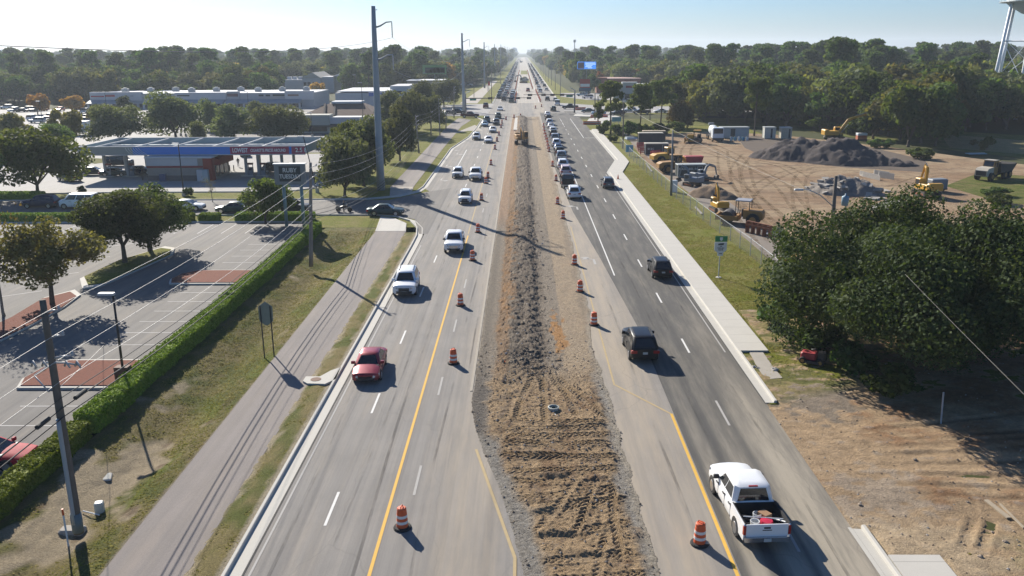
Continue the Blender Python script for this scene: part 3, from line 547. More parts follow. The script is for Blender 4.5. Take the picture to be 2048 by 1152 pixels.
tufts('grass', left_verge, 90000, 1, BLADE, .042); tufts('grass', right_verge, 80000, 2, BLADE, .045); tufts('grass', strip_verge, 16000, 3, BLADE, .035); tufts('grass', drive_weeds, 16000, 4, BLADE, .05)

q = NT('soil_tracks'); n_ = q.noise(q.pos(), .8, 6, .75); b_ = q.n('ShaderNodeBsdfDiffuse'); b_.inputs[0].default_value = (.19, .135, .085, 1); t_ = q.n('ShaderNodeBsdfTransparent'); ms = q.n('ShaderNodeMixShader'); q.l(q.sstep(n_, .36, .72, 0, .6), ms.inputs[0]); q.l(t_.outputs[0], ms.inputs[1]); q.l(b_.outputs[0], ms.inputs[2]); q.l(ms.outputs[0], q.out.inputs[0]); TRM = q.m
def tracks_on(name, lines, z, w_, gauge):
    mb = MB(); rs = np.random.RandomState(6)
    for ln in lines:
        c = [G(*p_) for p_ in ln]; c = [c[0] * 2 - c[1]] + c + [c[-1] * 2 - c[-2]]; pts = []
        for a, b, d, e in zip(c, c[1:], c[2:], c[3:]):
            for t in np.arange(0, 1, .06): pts.append(.5 * ((2 * b) + (d - a) * t + (2 * a - 5 * b + 4 * d - e) * t * t + (3 * b - a - 3 * d + e) * t ** 3))
        for off in (-gauge / 2, gauge / 2):
            L_ = []
            for i, p_ in enumerate(pts):
                t_ = (pts[min(i + 1, len(pts) - 1)] - pts[max(i - 1, 0)]).normalized(); n_ = Vector((-t_.y, t_.x, 0)); k = w_ * rs.uniform(.85, 1.1); L_.append((p_ + n_ * (off - k / 2), p_ + n_ * (off + k / 2)))
            for (a, b), (d, e) in zip(L_, L_[1:]): mb.quad((a.x, a.y, z), (d.x, d.y, z), (e.x, e.y, z), (b.x, b.y, z))
    struct(name, mb, TRM)
YL = [[(1600, 560), (1500, 440), (1420, 370), (1385, 312), (1400, 282)], [(1632, 545), (1540, 430), (1455, 352), (1440, 300)], [(1570, 490), (1500, 405), (1570, 352), (1690, 332), (1810, 345)], [(1640, 480), (1590, 402), (1622, 342), (1800, 352), (1950, 372)], [(1490, 318), (1600, 338), (1750, 334), (1900, 345)], [(1400, 300), (1480, 330), (1556, 366), (1600, 425), (1640, 470)], [(1650, 470), (1740, 430), (1840, 390), (1940, 376)], [(1420, 290), (1470, 320), (1500, 380), (1560, 450), (1650, 520)], [(1660, 400), (1600, 350), (1540, 330), (1440, 330)], [(1780, 375), (1860, 350), (1960, 350)], [(1520, 420), (1480, 350), (1500, 310)]]
for k in range(2): tracks_on('yard_tracks', [[(x + (k - 1) * 14 + 5 * ((i * 7 + k) % 3), y + (k - 1) * 4) for i, (x, y) in enumerate(l_)] for l_ in YL[k::2]], .020 + .003 * k, .55, 1.9)
# ================================================================== trees, hedges, shrubs
def leaf_mat(name, a, b, c, tr=.35):
    if name in MC: return MC[name]
    q = NT(name); geo = q.n('ShaderNodeNewGeometry'); oi = q.n('ShaderNodeObjectInfo')
    tc = q.n('ShaderNodeTexCoord'); n = q.noise(tc.outputs['Object'], .55, 3, .6)
    col = q.mix(geo.outputs['Random Per Island'], a, b); col = q.mix(q.sstep(n, .5, .72, 0, .75), col, c)
    hv = q.n('ShaderNodeHueSaturation'); q.l(col, hv.inputs['Color']); q.l(q.math('MULTIPLY_ADD', oi.outputs['Random'], .06, .475), hv.inputs['Hue']); q.l(q.math('MULTIPLY_ADD', oi.outputs['Random'], .7, .7), hv.inputs['Value']); hv.inputs['Saturation'].default_value = .95
    col = hv.outputs[0]
    d = q.n('ShaderNodeBsdfPrincipled'); q.l(col, d.inputs['Base Color']); d.inputs['Roughness'].default_value = .75; d.inputs['Specular IOR Level'].default_value = .12
    t = q.n('ShaderNodeBsdfTranslucent'); q.l(q.mix(1.0, col, (1.5, 1.45, .6), 'MULTIPLY'), t.inputs['Color'])
    ms = q.n('ShaderNodeMixShader'); ms.inputs[0].default_value = tr; q.l(d.outputs[0], ms.inputs[1]); q.l(t.outputs[0], ms.inputs[2]); q.l(ms.outputs[0], q.out.inputs[0])
    MC[name] = q.m; return q.m
L_OAK = leaf_mat('oak_leaf', (.042, .068, .015), (.082, .118, .028), (.115, .125, .038), .4)
L_OAKG = leaf_mat('oak_leaf_grey', (.075, .092, .045), (.135, .148, .075), (.11, .13, .05), .35)
L_DARK = leaf_mat('dark_leaf', (.034, .058, .016), (.068, .10, .026), (.10, .125, .03), .4)
L_GREEN = leaf_mat('fresh_leaf', (.06, .095, .018), (.115, .15, .03), (.13, .145, .04))
L_PINE = leaf_mat('pine_needle', (.038, .07, .018), (.078, .12, .03), (.11, .14, .03), .4)
L_GOLD = leaf_mat('gold_leaf', (.34, .20, .03), (.48, .30, .04), (.26, .20, .04), .4)
L_RUST = leaf_mat('rust_leaf', (.19, .075, .018), (.28, .12, .025), (.14, .09, .03), .4)
L_OLIVE = leaf_mat('olive_leaf', (.10, .088, .028), (.15, .125, .045), (.12, .075, .03), .35)
L_HEDGE = leaf_mat('hedge_leaf', (.12, .19, .010), (.25, .33, .025), (.18, .25, .018), .15)
BARK = mat('bark', (.105, .085, .066), .95, 0, .4, 4, .2, .9); BARKG = mat('pale_bark', (.21, .185, .155), .95, 0, .3, 4, .2, .8)
def leaf_quads(rs, P, N, size, jit=.8):
    n = len(P); N = N + jit * rs.normal(size=(n, 3)); N /= np.linalg.norm(N, axis=1)[:, None] + 1e-9
    A = np.cross(N, rs.normal(size=(n, 3))); A /= np.linalg.norm(A, axis=1)[:, None] + 1e-9; B = np.cross(N, A)
    s_ = size * rs.uniform(.6, 1.35, n)[:, None]; A = A * s_; B = B * s_ * rs.uniform(.45, .8, n)[:, None]
    return np.stack([P - A, P - B * 1.0 + A * .1, P + A, P + B * 1.0 + A * .1], 1)
def crown_mesh(name, seed, Rr, z0, z1, nclump, nleaf, leaf, m_, cr=(.28, .42), style='round', fill=.25):
    rs = np.random.RandomState(seed); cs = []
    zc = (z0 + z1) / 2; hz = (z1 - z0) / 2
    while len(cs) < nclump:
        d = rs.normal(size=3); d /= np.linalg.norm(d); t = rs.uniform(.35, .82)
        if style == 'round':
            if d[2] < -.8: continue
            t *= rs.uniform(.75, 1.12); p = np.array([d[0] * Rr * t, d[1] * Rr * t, zc - .08 * hz + d[2] * hz * t * 1.02 + rs.normal(0, .1) * hz])
        elif style == 'pine':
            a = rs.uniform(0, 2 * PI); k = rs.uniform(0, 1) ** .8; r_ = Rr * (1 - .55 * k) * rs.uniform(.35, .85); p = np.array([r_ * math.cos(a), r_ * math.sin(a), z0 + (z1 - z0) * k * .9 + .3])
        elif style == 'vase':
            a = rs.uniform(0, 2 * PI); k = rs.uniform(0, 1); r_ = Rr * (.25 + .6 * k) * rs.uniform(.3, 1); p = np.array([r_ * math.cos(a), r_ * math.sin(a), z0 + (z1 - z0) * (.15 + .7 * k)])
        cs.append((p, cr[0] * Rr * (.75 + (cr[1] / cr[0] - .6) * rs.rand() ** 1.6)))
    w_ = np.array([r_ ** 2 for _, r_ in cs]); idx = rs.choice(len(cs), nleaf, p=w_ / w_.sum())
    C_ = np.array([p for p, _ in cs])[idx]; r_ = np.array([r for _, r in cs])[idx]
    d = rs.normal(size=(nleaf, 3)); d /= np.linalg.norm(d, axis=1)[:, None]
    rad = np.where(rs.rand(nleaf) < fill, rs.uniform(.15, .75, nleaf), rs.uniform(.75, 1.08, nleaf))
    sq = {'round': .78, 'pine': .42, 'vase': .8}[style]
    P = C_ + d * (r_ * rad)[:, None] * np.array([1, 1, sq]); P[:, 2] = np.maximum(P[:, 2], z0 * .55)
    N = d + np.array([0, 0, .35])
    return quads_mesh(name, leaf_quads(rs, P, N, leaf), m_), cs
def trunk_mesh(name, seed, cs, h0, r0, m_, lean=.15, nl=6, multi=1):
    rs = random.Random(seed); mb = MB()
    for k in range(multi):
        a = rs.uniform(0, 6.28); ox = .0 if multi == 1 else .25 * math.cos(a); oy = .0 if multi == 1 else .25 * math.sin(a); lx = rs.uniform(-lean, lean) + ox * 2; ly = rs.uniform(-lean, lean) + oy * 2
        top = Vector((ox + lx * h0 * .4, oy + ly * h0 * .4, h0)); mb.tube([(ox, oy, -.1), (ox + .05, oy, h0 * .12), (ox + lx * h0 * .15, oy + ly * h0 * .15, h0 * .55), top], [r0 * 1.35, r0, r0 * .85, r0 * .72], 9)
        for (p, r_) in rs.sample(cs, min(nl, len(cs))):
            p = Vector(p); mid = top.lerp(p, .5) + Vector((rs.uniform(-.3, .3), rs.uniform(-.3, .3), rs.uniform(-.2, .5)))
            mb.tube([top - Vector((0, 0, .2)), mid, p], [r0 * .55, r0 * .35, r0 * .12], 6)
    return mb.mesh(name, m_, True)
KIND = {}
def kind(key, n, Rr, H_, z0, ncl, nl, leaf, lm, bark, style='round', r0=.22, cr=(.28, .42), fill=.25, multi=1, trunk_h=None):
    vs = []
    for k in range(n):
        me, cs = crown_mesh('crown', hash(key) % 999 if False else sum(map(ord, key)) * 7 + k, Rr, z0, H_, ncl, nl, leaf, lm, cr, style, fill)
        vs.append((me, trunk_mesh('trunk', k + len(key) * 31, cs, trunk_h or z0 * 1.15, r0, bark, multi=multi)))
    KIND[key] = (vs, Rr, H_)
kind('oak_near', 3, 4.5, 8.0, 1.9, 34, 22000, .135, L_OAK, BARK, r0=.24)
kind('oak_mid', 3, 5.0, 8.0, 1.0, 32, 9500, .23, L_OAKG, BARK, r0=.24)
kind('green_mid', 2, 4.6, 8.0, 1.2, 32, 9500, .22, L_GREEN, BARK, r0=.2)
kind('oak_far', 4, 6.8, 12.0, .9, 26, 4600, .46, L_DARK, BARK, r0=.35)
kind('green_far', 3, 5.6, 12.0, 1.0, 22, 4200, .44, L_OAK, BARK, r0=.3)
kind('grey_far', 2, 6.6, 11.0, .9, 24, 4400, .45, L_OAKG, BARK, r0=.3)
kind('pine_far', 4, 4.2, 16.0, 6.5, 24, 3000, .42, L_PINE, BARK, 'pine', .24, (.3, .5), .35, trunk_h=14)
kind('pine_mid', 3, 4.6, 11.0, 4.6, 26, 3600, .34, L_GREEN, BARK, 'pine', .2, (.22, .4), .35, trunk_h=9)
kind('sparse_oak', 1, 4.4, 8.0, 2.0, 30, 9000, .15, L_OLIVE, BARK, r0=.2, cr=(.2, .36))
kind('olive_far', 2, 6.0, 11.0, .9, 24, 4200, .45, leaf_mat('olive_far_leaf', (.085, .095, .025), (.15, .15, .04), (.13, .10, .035), .4), BARK, r0=.3)
kind('amber_far', 1, 5.2, 11.5, 1.0, 22, 3600, .45, leaf_mat('amber_far_leaf', (.22, .14, .03), (.32, .20, .035), (.18, .15, .03), .45), BARK, r0=.3)
kind('gold', 2, 4.2, 7.0, 1.5, 20, 2600, .4, L_GOLD, BARK, r0=.18)
kind('rust', 1, 4.2, 8.0, 1.5, 20, 2600, .42, L_RUST, BARK, r0=.18)
kind('olive', 2, 3.6, 6.0, 1.2, 20, 3600, .28, L_OLIVE, BARK, r0=.16)
kind('shrub', 3, 1.3, 1.7, .05, 12, 1300, .14, L_OAK, BARK, r0=.05, trunk_h=.5)
kind('bare', 2, 3.2, 8.0, 2.0, 16, 420, .12, L_OLIVE, BARKG, 'vase', .14, trunk_h=2.6)
kind('bush', 2, 4.5, 5.5, .1, 24, 4200, .26, L_OLIVE, BARK, 'round', .12, multi=4, trunk_h=1.6)
_tc = [0]
def plant(name, key, loc, label, cat, group=None, rad=None, h=None, rot=None):
    vs, R0, H0 = KIND[key]; _tc[0] += 1; me, tr = vs[_tc[0] % len(vs)]
    t = thing(name, label, cat, loc, rot if rot is not None else _tc[0] * 2.39996 % 6.283, group)
    t.scale = ((rad or R0) / R0, (rad or R0) / R0, (h or H0) / H0)
    obj('crown', me, t); obj('trunk', tr, t); return t
def tree(name, key, px, py, pyt, wpx, label, cat='tree', group=None, maxh=None):
    g = G(px, py); h = PY(px, pyt, g.y).z * 1.03; d = (g - EYE).dot(FWD); r_ = wpx / 2 * d / F_PX
    return plant(name, key, (g.x, g.y, 0), label, cat, group, r_, max(1, h))
# parking lot by the hedge
GL = 'oaks in the planted islands of the left parking lot'
tree('oak_tree', 'sparse_oak', 106, 612, 436, 226, 'thin brownish-olive oak on the red mulch island at the left of the parking lot', group=GL)
tree('oak_tree', 'oak_near', 251, 528, 384, 190, 'leafy oak with forked trunk on the grass island of the parking lot', group=GL)
tree('oak_tree', 'oak_near', 300, 505, 374, 186, 'dark oak behind the forked oak on the grass island of the parking lot', group=GL)
tree('bare_tree', 'bare', 8, 632, 405, 130, 'thin half-bare tree with pale trunk at the left edge of the parking lot')
tree('small_tree', 'green_mid', 531, 448, 353, 118, 'small wind-shaped tree in front of the restaurant sign posts')
_t = tree('oak_tree', 'green_mid', 76, 391, 250, 172, 'broad green oak at the corner of the petrol station forecourt')
tree('oak_tree', 'green_mid', -30, 402, 292, 130, 'green oak cut by the left edge beside the side street')
tree('oak_tree', 'oak_mid', 727, 372, 242, 130, 'dense grey-green oak beside the tall steel pole')
tree('oak_tree', 'oak_mid', 690, 392, 268, 124, 'grey-green oak right of the petrol station canopy')
tree('oak_tree', 'green_mid', 700, 345, 236, 100, 'light green oak behind the tall steel pole')
tree('oak_tree', 'oak_mid', 800, 322, 218, 86, 'bushy oak over the shared path right of the tall steel pole')
GM = 'oaks behind the petrol station canopy'
for (px, py, pt, wd, lb) in ((240, 288, 206, 128, 'round grey-green oak left behind the petrol station canopy'), (352, 278, 184, 126, 'tall grey-green oak behind the middle of the petrol station canopy'), (470, 284, 214, 110, 'grey-green oak in front of the brown-roofed restaurant'), (566, 288, 208, 120, 'grey-green oak hiding the left part of the brown-roofed restaurant'), (426, 262, 198, 56, 'dark round tree in front of the long white shop row'), (525, 262, 206, 70, 'small green tree under the long shop row arcade'), (398, 292, 240, 40, 'pale small tree at the edge of the forecourt behind the canopy')):
    tree('oak_tree', 'oak_mid', px, py, pt, wd, lb, group=GM)
GR_ = 'trees lining the left roadside before the crossing'
for (px, py, pt, wd, lb) in ((824, 270, 182, 92, 'grey oak beside the wooden pole on the left roadside'), (792, 262, 186, 96, 'dark oak in front of the white building with the blue sign'), (862, 256, 188, 60, 'grey-green oak nearest the left side road junction'), (776, 292, 236, 70, 'low oak in front of the pink banner'), (846, 236, 166, 76, 'pale oak behind the roadside trees left of the tall pole'), (888, 214, 156, 70, 'leafy tree beside the tall pylon sign')):
    tree('roadside_tree', 'oak_mid', px, py, pt, wd, lb, group=GR_)
GP = 'trees in the plaza parking lot'
for (key, px, py, pt, wd, lb) in (('gold', 76, 229, 184, 54, 'orange autumn tree in the plaza parking lot'), ('gold', 145, 226, 191, 48, 'yellow autumn tree left of the long shop row'), ('olive', 30, 290, 226, 70, 'dark reddish tree at the left of the plaza lot'), ('olive', 136, 290, 216, 74, 'reddish tree in front of the parked cars of the plaza'), ('olive', 204, 262, 210, 60, 'brownish tree in front of the left end of the shop row'), ('oak_mid', 12, 278, 228, 60, 'dark tree at the left frame edge in the plaza lot'), ('green_mid', 108, 310, 244, 90, 'yellow-green tree behind the corner oak of the station'), ('green_mid', 20, 320, 262, 110, 'yellow-green tree at the left edge behind the corner oak'), ('oak_far', 251, 232, 190, 34, 'dark small tree against the shop row front')):
    tree('plaza_tree', key, px, py, pt, wd, lb, group=GP)
tree('sapling', 'bare', 425, 404, 350, 34, 'bare brown sapling on the grass before the forecourt')
# right side
GPN = 'thin pines on the grass beside the cross street'
for (px, py, pt, wd, lb) in ((1221, 268, 164, 66, 'dark flat-topped pine at the head of the right verge'), (1280, 262, 170, 64, 'pine with a straight thin trunk in front of the cross-street cars'), (1321, 254, 160, 66, 'pine standing left of the bare bush beside the cross street'), (1300, 240, 176, 40, 'slim young pine between the two larger pines'), (1348, 236, 166, 56, 'pine with a curved trunk beside the bare bush'), (1196, 262, 205, 30, 'small scrubby pine at the junction corner')):
    tree('pine_tree', 'pine_mid', px, py, pt, wd, lb, group=GPN)
tree('bare_bush', 'bush', 1362, 256, 200, 66, 'large brown half-bare bush beside the cross street')
tree('tall_pine', 'pine_mid', 1508, 272, 158, 72, 'tall bright green pine behind the yard sheds')
# the big oak over the dirt drive
big, cs = crown_mesh('crown', 33, 14.0, .4, 10.7, 210, 230000, .12, leaf_mat('big_oak_leaf', (.024, .036, .012), (.055, .070, .022), (.080, .088, .030), .28), (.10, .19), 'round', .3)
g = G(1842, 722); t = thing('live_oak', 'huge spreading dark oak shading the dirt drive on the right', 'tree', (g.x + .3, g.y + 1.4, 0))
obj('crown', big, t); obj('trunk', trunk_mesh('trunk', 5, cs, 3.2, .62, BARK, .3, 18), t)
g = G(2010, 560); b2 = plant('live_oak', 'oak_near', (g.x + 5, g.y + 6, 0), 'dark oak behind the huge oak at the right frame edge', 'tree', None, 4.5, 4.2)
for (px, py, lb) in ((1560, 650, 'low dark shrub under the left edge of the huge oak'), (1640, 700, 'dark shrub beside the red machine under the huge oak'), (1700, 735, 'tangled shrub in the shade under the huge oak'), (1780, 790, 'scrubby bush at the trunk foot of the huge oak')):
    g = G(px, py); plant('shrub', 'shrub', (g.x, g.y, 0), lb, 'shrub', 'shrubs under the huge oak', 1.9, 1.8)
# yard edge and back shrubs
rr = random.Random(11)
for (px, py, wd, ht) in ((1206, 268, 30, 22), (1232, 270, 34, 22), (1256, 272, 40, 26), (1286, 270, 44, 24), (1318, 268, 44, 22), (1350, 266, 40, 20), (1226, 284, 22, 16), (1212, 256, 22, 16), (1640, 262, 60, 26), (1700, 268, 60, 28), (1670, 280, 40, 16), (1600, 250, 50, 20), (1840, 318, 60, 24), (1974, 300, 34, 26), (1948, 292, 18, 12), (1760, 296, 50, 20), (2000, 408, 70, 20), (1990, 392, 60, 16)):
    tree('shrub', 'shrub', px, py, py - ht, wd, 'scrubby dark shrub along the back of the construction yard', 'shrub', 'shrubs round the construction yard')
# forests -------------------------------------------------------------
def pt_in(p, poly):
    x, y = p; c = False
    for i in range(len(poly)):
        (x0, y0), (x1, y1) = poly[i - 1], poly[i]
        if (y0 > y) != (y1 > y) and x < (x1 - x0) * (y - y0) / (y1 - y0) + x0: c = not c
    return c
EDGE_R = gp((1388, 243), (1470, 250), (1600, 258), (1690, 264), (1730, 282), (1790, 306), (1880, 306), (1900, 264), (2048, 260), (2400, 262))
fr = random.Random(5); spots = []; cells = {}
def free(x, y, d):
    c = (int(x // 8), int(y // 8))
    for i in (-1, 0, 1):
        for j in (-1, 0, 1):
            for (a, b) in cells.get((c[0] + i, c[1] + j), ()):
                if (a - x) ** 2 + (b - y) ** 2 < d * d: return False
    cells.setdefault(c, []).append((x, y)); return True
def edge_y(x): return float(np.interp(x, [p[0] for p in EDGE_R], [p[1] for p in EDGE_R]))
def open_ground(x, y):   # lots, roads and lawns where no forest stands
    if abs(y - 309) < 14 and x > 0: return True
    if x > 0:
        sx_ = 1047 + x * 1756 / (y + 5.8)
        if y < 512 and 1140 < sx_ < 1206 or y < 424 and sx_ < 1316 and y > 300: return True
        if y < 295: return x < EDGE_R[0][0] + 1 or y < edge_y(x) + 2
        if y < 345: return x < 75
        if y < 508: return x < max(52, 36 + max(0, 470 - y) * .75)
        return x < np.interp(y, [560, 1000, 2600], [32, 26, 23])
    if y < 352: return True
    sl_ = 1047 + x * 1756 / (y + 5.8)
    if y < 490 and 556 < sl_ < 692: return True
    if 395 < y < 480 and -142 < x < -84: return True
    if y < 400 and -84 < x: return True
    return x > -np.interp(y, [352, 400, 480, 620, 1000, 2600], [64, 58, 40, 26, 23, 20])
def pick(x, y, rnd):
    k = vnoise(np.array([x / 60.]), np.array([y / 60.]))[0] + rnd.uniform(-.35, .35)
    if (x > 0 and y < 290 or x < 0 and y < 385) and rnd.random() < .75: k = rnd.uniform(-.7, .27)
    z = rnd.random()
    if z < .16: return 'olive_far'
    if z < .185: return 'amber_far'
    return 'pine_far' if k > .28 else 'oak_far' if k > -.05 else 'green_far' if k > -.38 else 'grey_far'
for tries in range(9000):    # right-hand wood, nearest band
    x = fr.uniform(45, 260); y = fr.uniform(165, 470)
    if open_ground(x, y) or abs(x) > .72 * y + 10 or not free(x, y, 5.6): continue
    ey = edge_y(x) if y < 295 else 345
    spots.append((x, y, y - (ey if x > EDGE_R[0][0] else 0)))
for tries in range(3500):    # wood behind the shops
    x = fr.uniform(-330, -25); y = fr.uniform(352, 560)
    if open_ground(x, y) or abs(x) > .66 * y or not free(x, y, 6.8): continue
    spots.append((x, y, y))
spots.sort(key=lambda s_: s_[1]); R_ = [s_ for s_ in spots if s_[0] > 0][:180]; L_ = [s_ for s_ in spots if s_[0] < 0][:115]
rest = [(s_[0], s_[1]) for s_ in spots if s_ not in R_ and s_ not in L_]
NM = {'olive_far': ('broadleaf_tree', 'olive-brown broadleaf tree in the dense wood', 'tree'), 'amber_far': ('autumn_tree', 'amber autumn tree standing in the dense wood', 'tree'), 'pine_far': ('pine_tree', 'tall pine with a bare trunk in the dark wood', 'pine'), 'oak_far': ('oak_tree', 'dark round-crowned oak in the dense wood', 'tree'), 'green_far': ('broadleaf_tree', 'green broadleaf tree in the dense wood', 'tree'), 'grey_far': ('moss_hung_oak', 'grey-green moss-hung oak in the dense wood', 'tree')}
SD = {1: (' on the right beyond the yard', 'trees of the right-hand wood'), -1: (' on the left beyond the shops', 'trees of the left-hand wood')}
src = []
for side, lst in ((1, R_), (-1, L_)):
    for (x, y, _) in lst:
        k = pick(x, y, fr); nm, lb, ct = NM[k]; sc = fr.uniform(.68, 1.22); sc *= 1.12 if side > 0 and y < 300 else 1
        t = plant(nm, k, (x, y, 0), lb + SD[side][0], ct, SD[side][1] + ', ' + k.split('_')[0], KIND[k][1] * sc * fr.uniform(.95, 1.25), KIND[k][2] * sc * (1.15 if side > 0 and y < 300 else 1.18))
        if sum(1 for a in src if a[0] == k) < (1 if k == 'amber_far' else 3): src.append((k, [c for c in t.children if c.name.startswith('crown')][0]))
for (key, px, py, pt, wd, lb) in (('rust', 1692, 246, 146, 48, 'rust-orange cypress glowing in the right-hand wood'), ('gold', 383, 196, 150, 44, 'golden autumn tree behind the long shop row'), ('gold', 633, 160, 118, 20, 'orange tree high in the left-hand wood'), ('rust', 1200, 178, 142, 22, 'reddish tree beside the red pylon sign'), ('green_far', 1186, 186, 146, 30, 'light green tree behind the white roadside sign'), ('green_far', 1290, 178, 128, 40, 'light green tree behind the blue-roofed house'), ('olive', 1216, 176, 140, 40, 'brownish tree in front of the blue-roofed house'), ('olive', 1330, 186, 148, 70, 'brown scrub tree behind the white shop'), ('gold', 640, 200, 162, 44, 'yellow-brown tree between the gabled hall and the shop row'), ('oak_mid', 500, 190, 136, 60, 'broad olive tree left of the gabled hall')):
    t = tree('autumn_tree' if key in ('gold', 'rust') else 'broadleaf_tree', key, px, py, pt, wd, lb)
    if lb.startswith('brown scrub'): src.append((key, [c for c in t.children if c.name.startswith('crown')][0]))
pts = list(rest); fc = {}
def far_pt(x, y, d):
    c = (int(x // d), int(y // d))
    if c in fc: return
    fc[c] = 1; pts.append((x, y))
for tries in range(60000):
    y = 440 + 4300 * fr.random() ** 1.9; x = fr.uniform(-1, 1) * (.70 * y + 40)
    if open_ground(x, y): continue
    if x > 0 and y < 475 and x < 262: continue
    if x < 0 and y < 560 and x > -332: continue
    far_pt(x, y, 8.0 if y < 900 else 12 if y < 1800 else 22)
for tries in range(2500):
    y = fr.uniform(350, 480); x = -fr.uniform(.55 * y, .75 * y); far_pt(x, y, 8) if x < -332 else None
me = bpy.data.meshes.new('far_forest'); me.from_pydata([(x, y, 0) for x, y in pts], [], [])
ff = obj('far_forest', me); ff['kind'] = 'stuff'
srcc = bpy.data.collections.new('forest_crowns')
for k, o in src: srcc.objects.link(o)
ng = bpy.data.node_groups.new('scatter', 'GeometryNodeTree'); ng.interface.new_socket('Geometry', in_out='INPUT', socket_type='NodeSocketGeometry'); ng.interface.new_socket('Geometry', in_out='OUTPUT', socket_type='NodeSocketGeometry')
N_ = ng.nodes.new; i_ = N_('NodeGroupInput'); o_ = N_('NodeGroupOutput'); ip = N_('GeometryNodeInstanceOnPoints'); ci = N_('GeometryNodeCollectionInfo')
ci.inputs['Collection'].default_value = srcc; ci.inputs['Separate Children'].default_value = True; ci.inputs['Reset Children'].default_value = True; ci.transform_space = 'ORIGINAL'
rv = N_('FunctionNodeRandomValue'); rv.data_type = 'FLOAT'; rv.inputs[2].default_value = .75; rv.inputs[3].default_value = 1.5
rz = N_('FunctionNodeRandomValue'); rz.data_type = 'FLOAT_VECTOR'; rz.inputs[0].default_value = (0, 0, 0); rz.inputs[1].default_value = (0, 0, 6.28)
lk = ng.links.new; lk(i_.outputs[0], ip.inputs['Points']); lk(ci.outputs[0], ip.inputs['Instance']); ip.inputs['Pick Instance'].default_value = True
ri = N_('FunctionNodeRandomValue'); ri.data_type = 'INT'; ri.inputs[4].default_value = 0; ri.inputs[5].default_value = len(src) - 1; ri.inputs['Seed'].default_value = 4; lk(ri.outputs[2], ip.inputs['Instance Index'])
lk(rz.outputs[0], ip.inputs['Rotation']); lk(rv.outputs[1], ip.inputs['Scale']); lk(ip.outputs[0], o_.inputs[0])
md = ff.modifiers.new('scatter', 'NODES'); md.node_group = ng
# clipped hedges
def hedge(name, x0, x1, y0, y1, h, label, n_per=420, leaf=.075, group=None):
    rs = np.random.RandomState(int(abs(y0 * 10)) % 900); L_ = y1 - y0; W_ = x1 - x0
    ntop = int(n_per * L_ * W_); ns = int(n_per * .8 * L_ * h); ne = int(n_per * W_ * h)
    P = []; Nn = []
    def put(p, nn): P.append(p); Nn.append(np.broadcast_to(nn, p.shape))
    wob = lambda y, k: .22 * fbm(y * .55, y * 0 + k, 3) + .09 * vnoise(y * 2.3, y * 0 + k)
    y = rs.uniform(y0, y1, ntop); x = rs.uniform(x0, x1, ntop); ed = np.minimum(np.minimum(x - x0, x1 - x), np.minimum(y - y0, y1 - y)); put(np.stack([x + wob(y, 3), y, h + wob(y, 1) + .06 * vnoise(x * 3, y * 3) - .14 * np.exp(-ed / .1) + rs.normal(0, .03, ntop)], 1), np.array([0, 0, 1.]))
    for sx, xx in ((-1, x0), (1, x1)):
        y = rs.uniform(y0, y1, ns); z = rs.uniform(.02, h, ns); put(np.stack([xx + wob(y, 3) + sx * (.05 * vnoise(y * 3, z * 3) + rs.normal(0, .035, ns)), y, z + 0 * y], 1), np.array([sx, 0, .2]))
    for sy, yy in ((-1, y0), (1, y1)):
        x = rs.uniform(x0, x1, ne); z = rs.uniform(.02, h, ne); put(np.stack([x, yy + sy * rs.normal(0, .05, ne), z], 1), np.array([0, sy, .2]))
    Q = leaf_quads(rs, np.concatenate(P), np.concatenate(Nn).astype(float), leaf, .7)
    core = []; a, b, c, d, e, f = x0 + .12, x1 - .12, y0 + .1, y1 - .1, 0, h - .12
    for q4 in (((a, c, f), (b, c, f), (b, d, f), (a, d, f)), ((a, c, e), (a, d, e), (a, d, f), (a, c, f)), ((b, c, e), (b, c, f), (b, d, f), (b, d, e)), ((a, c, e), (a, c, f), (b, c, f), (b, c, e)), ((a, d, e), (b, d, e), (b, d, f), (a, d, f))): core.append(q4)
    o = obj(name, quads_mesh(name, np.concatenate([np.array(core, float), Q]), L_HEDGE)); return tag(o, label, 'hedge', group)
hedge('hedge', -24.9, -23.65, 43.0, 97.5, 1.2, 'long clipped hedge between the parking lot and the grass bank')
hedge('hedge', -24.9, -23.75, 18, 42.3, 1.08, 'shorter clipped hedge beside the parked red car', 700, .06)
GH = 'low clipped hedge blocks at the far side of the parking lot'
hedge('low_hedge', -36, -26.2, 103.6, 105.2, .95, 'dark low hedge block behind the restaurant sign posts', 260, .09, GH)
hedge('low_hedge', -46.5, -41.5, 103.6, 105.2, .9, 'low hedge block left of the small wind-shaped tree', 260, .09, GH)
hedge('low_hedge', -40.6, -38.2, 103.6, 105.2, .9, 'short hedge block right under the small wind-shaped tree', 260, .09, GH)
hedge('low_hedge', -78, -56, 103.8, 105.4, .9, 'low hedge behind the parking lot oaks', 200, .1, GH)
hedge('low_hedge', -86, -70, 120.6, 122.4, .9, 'low hedge under the corner oak of the station', 200, .1, GH)
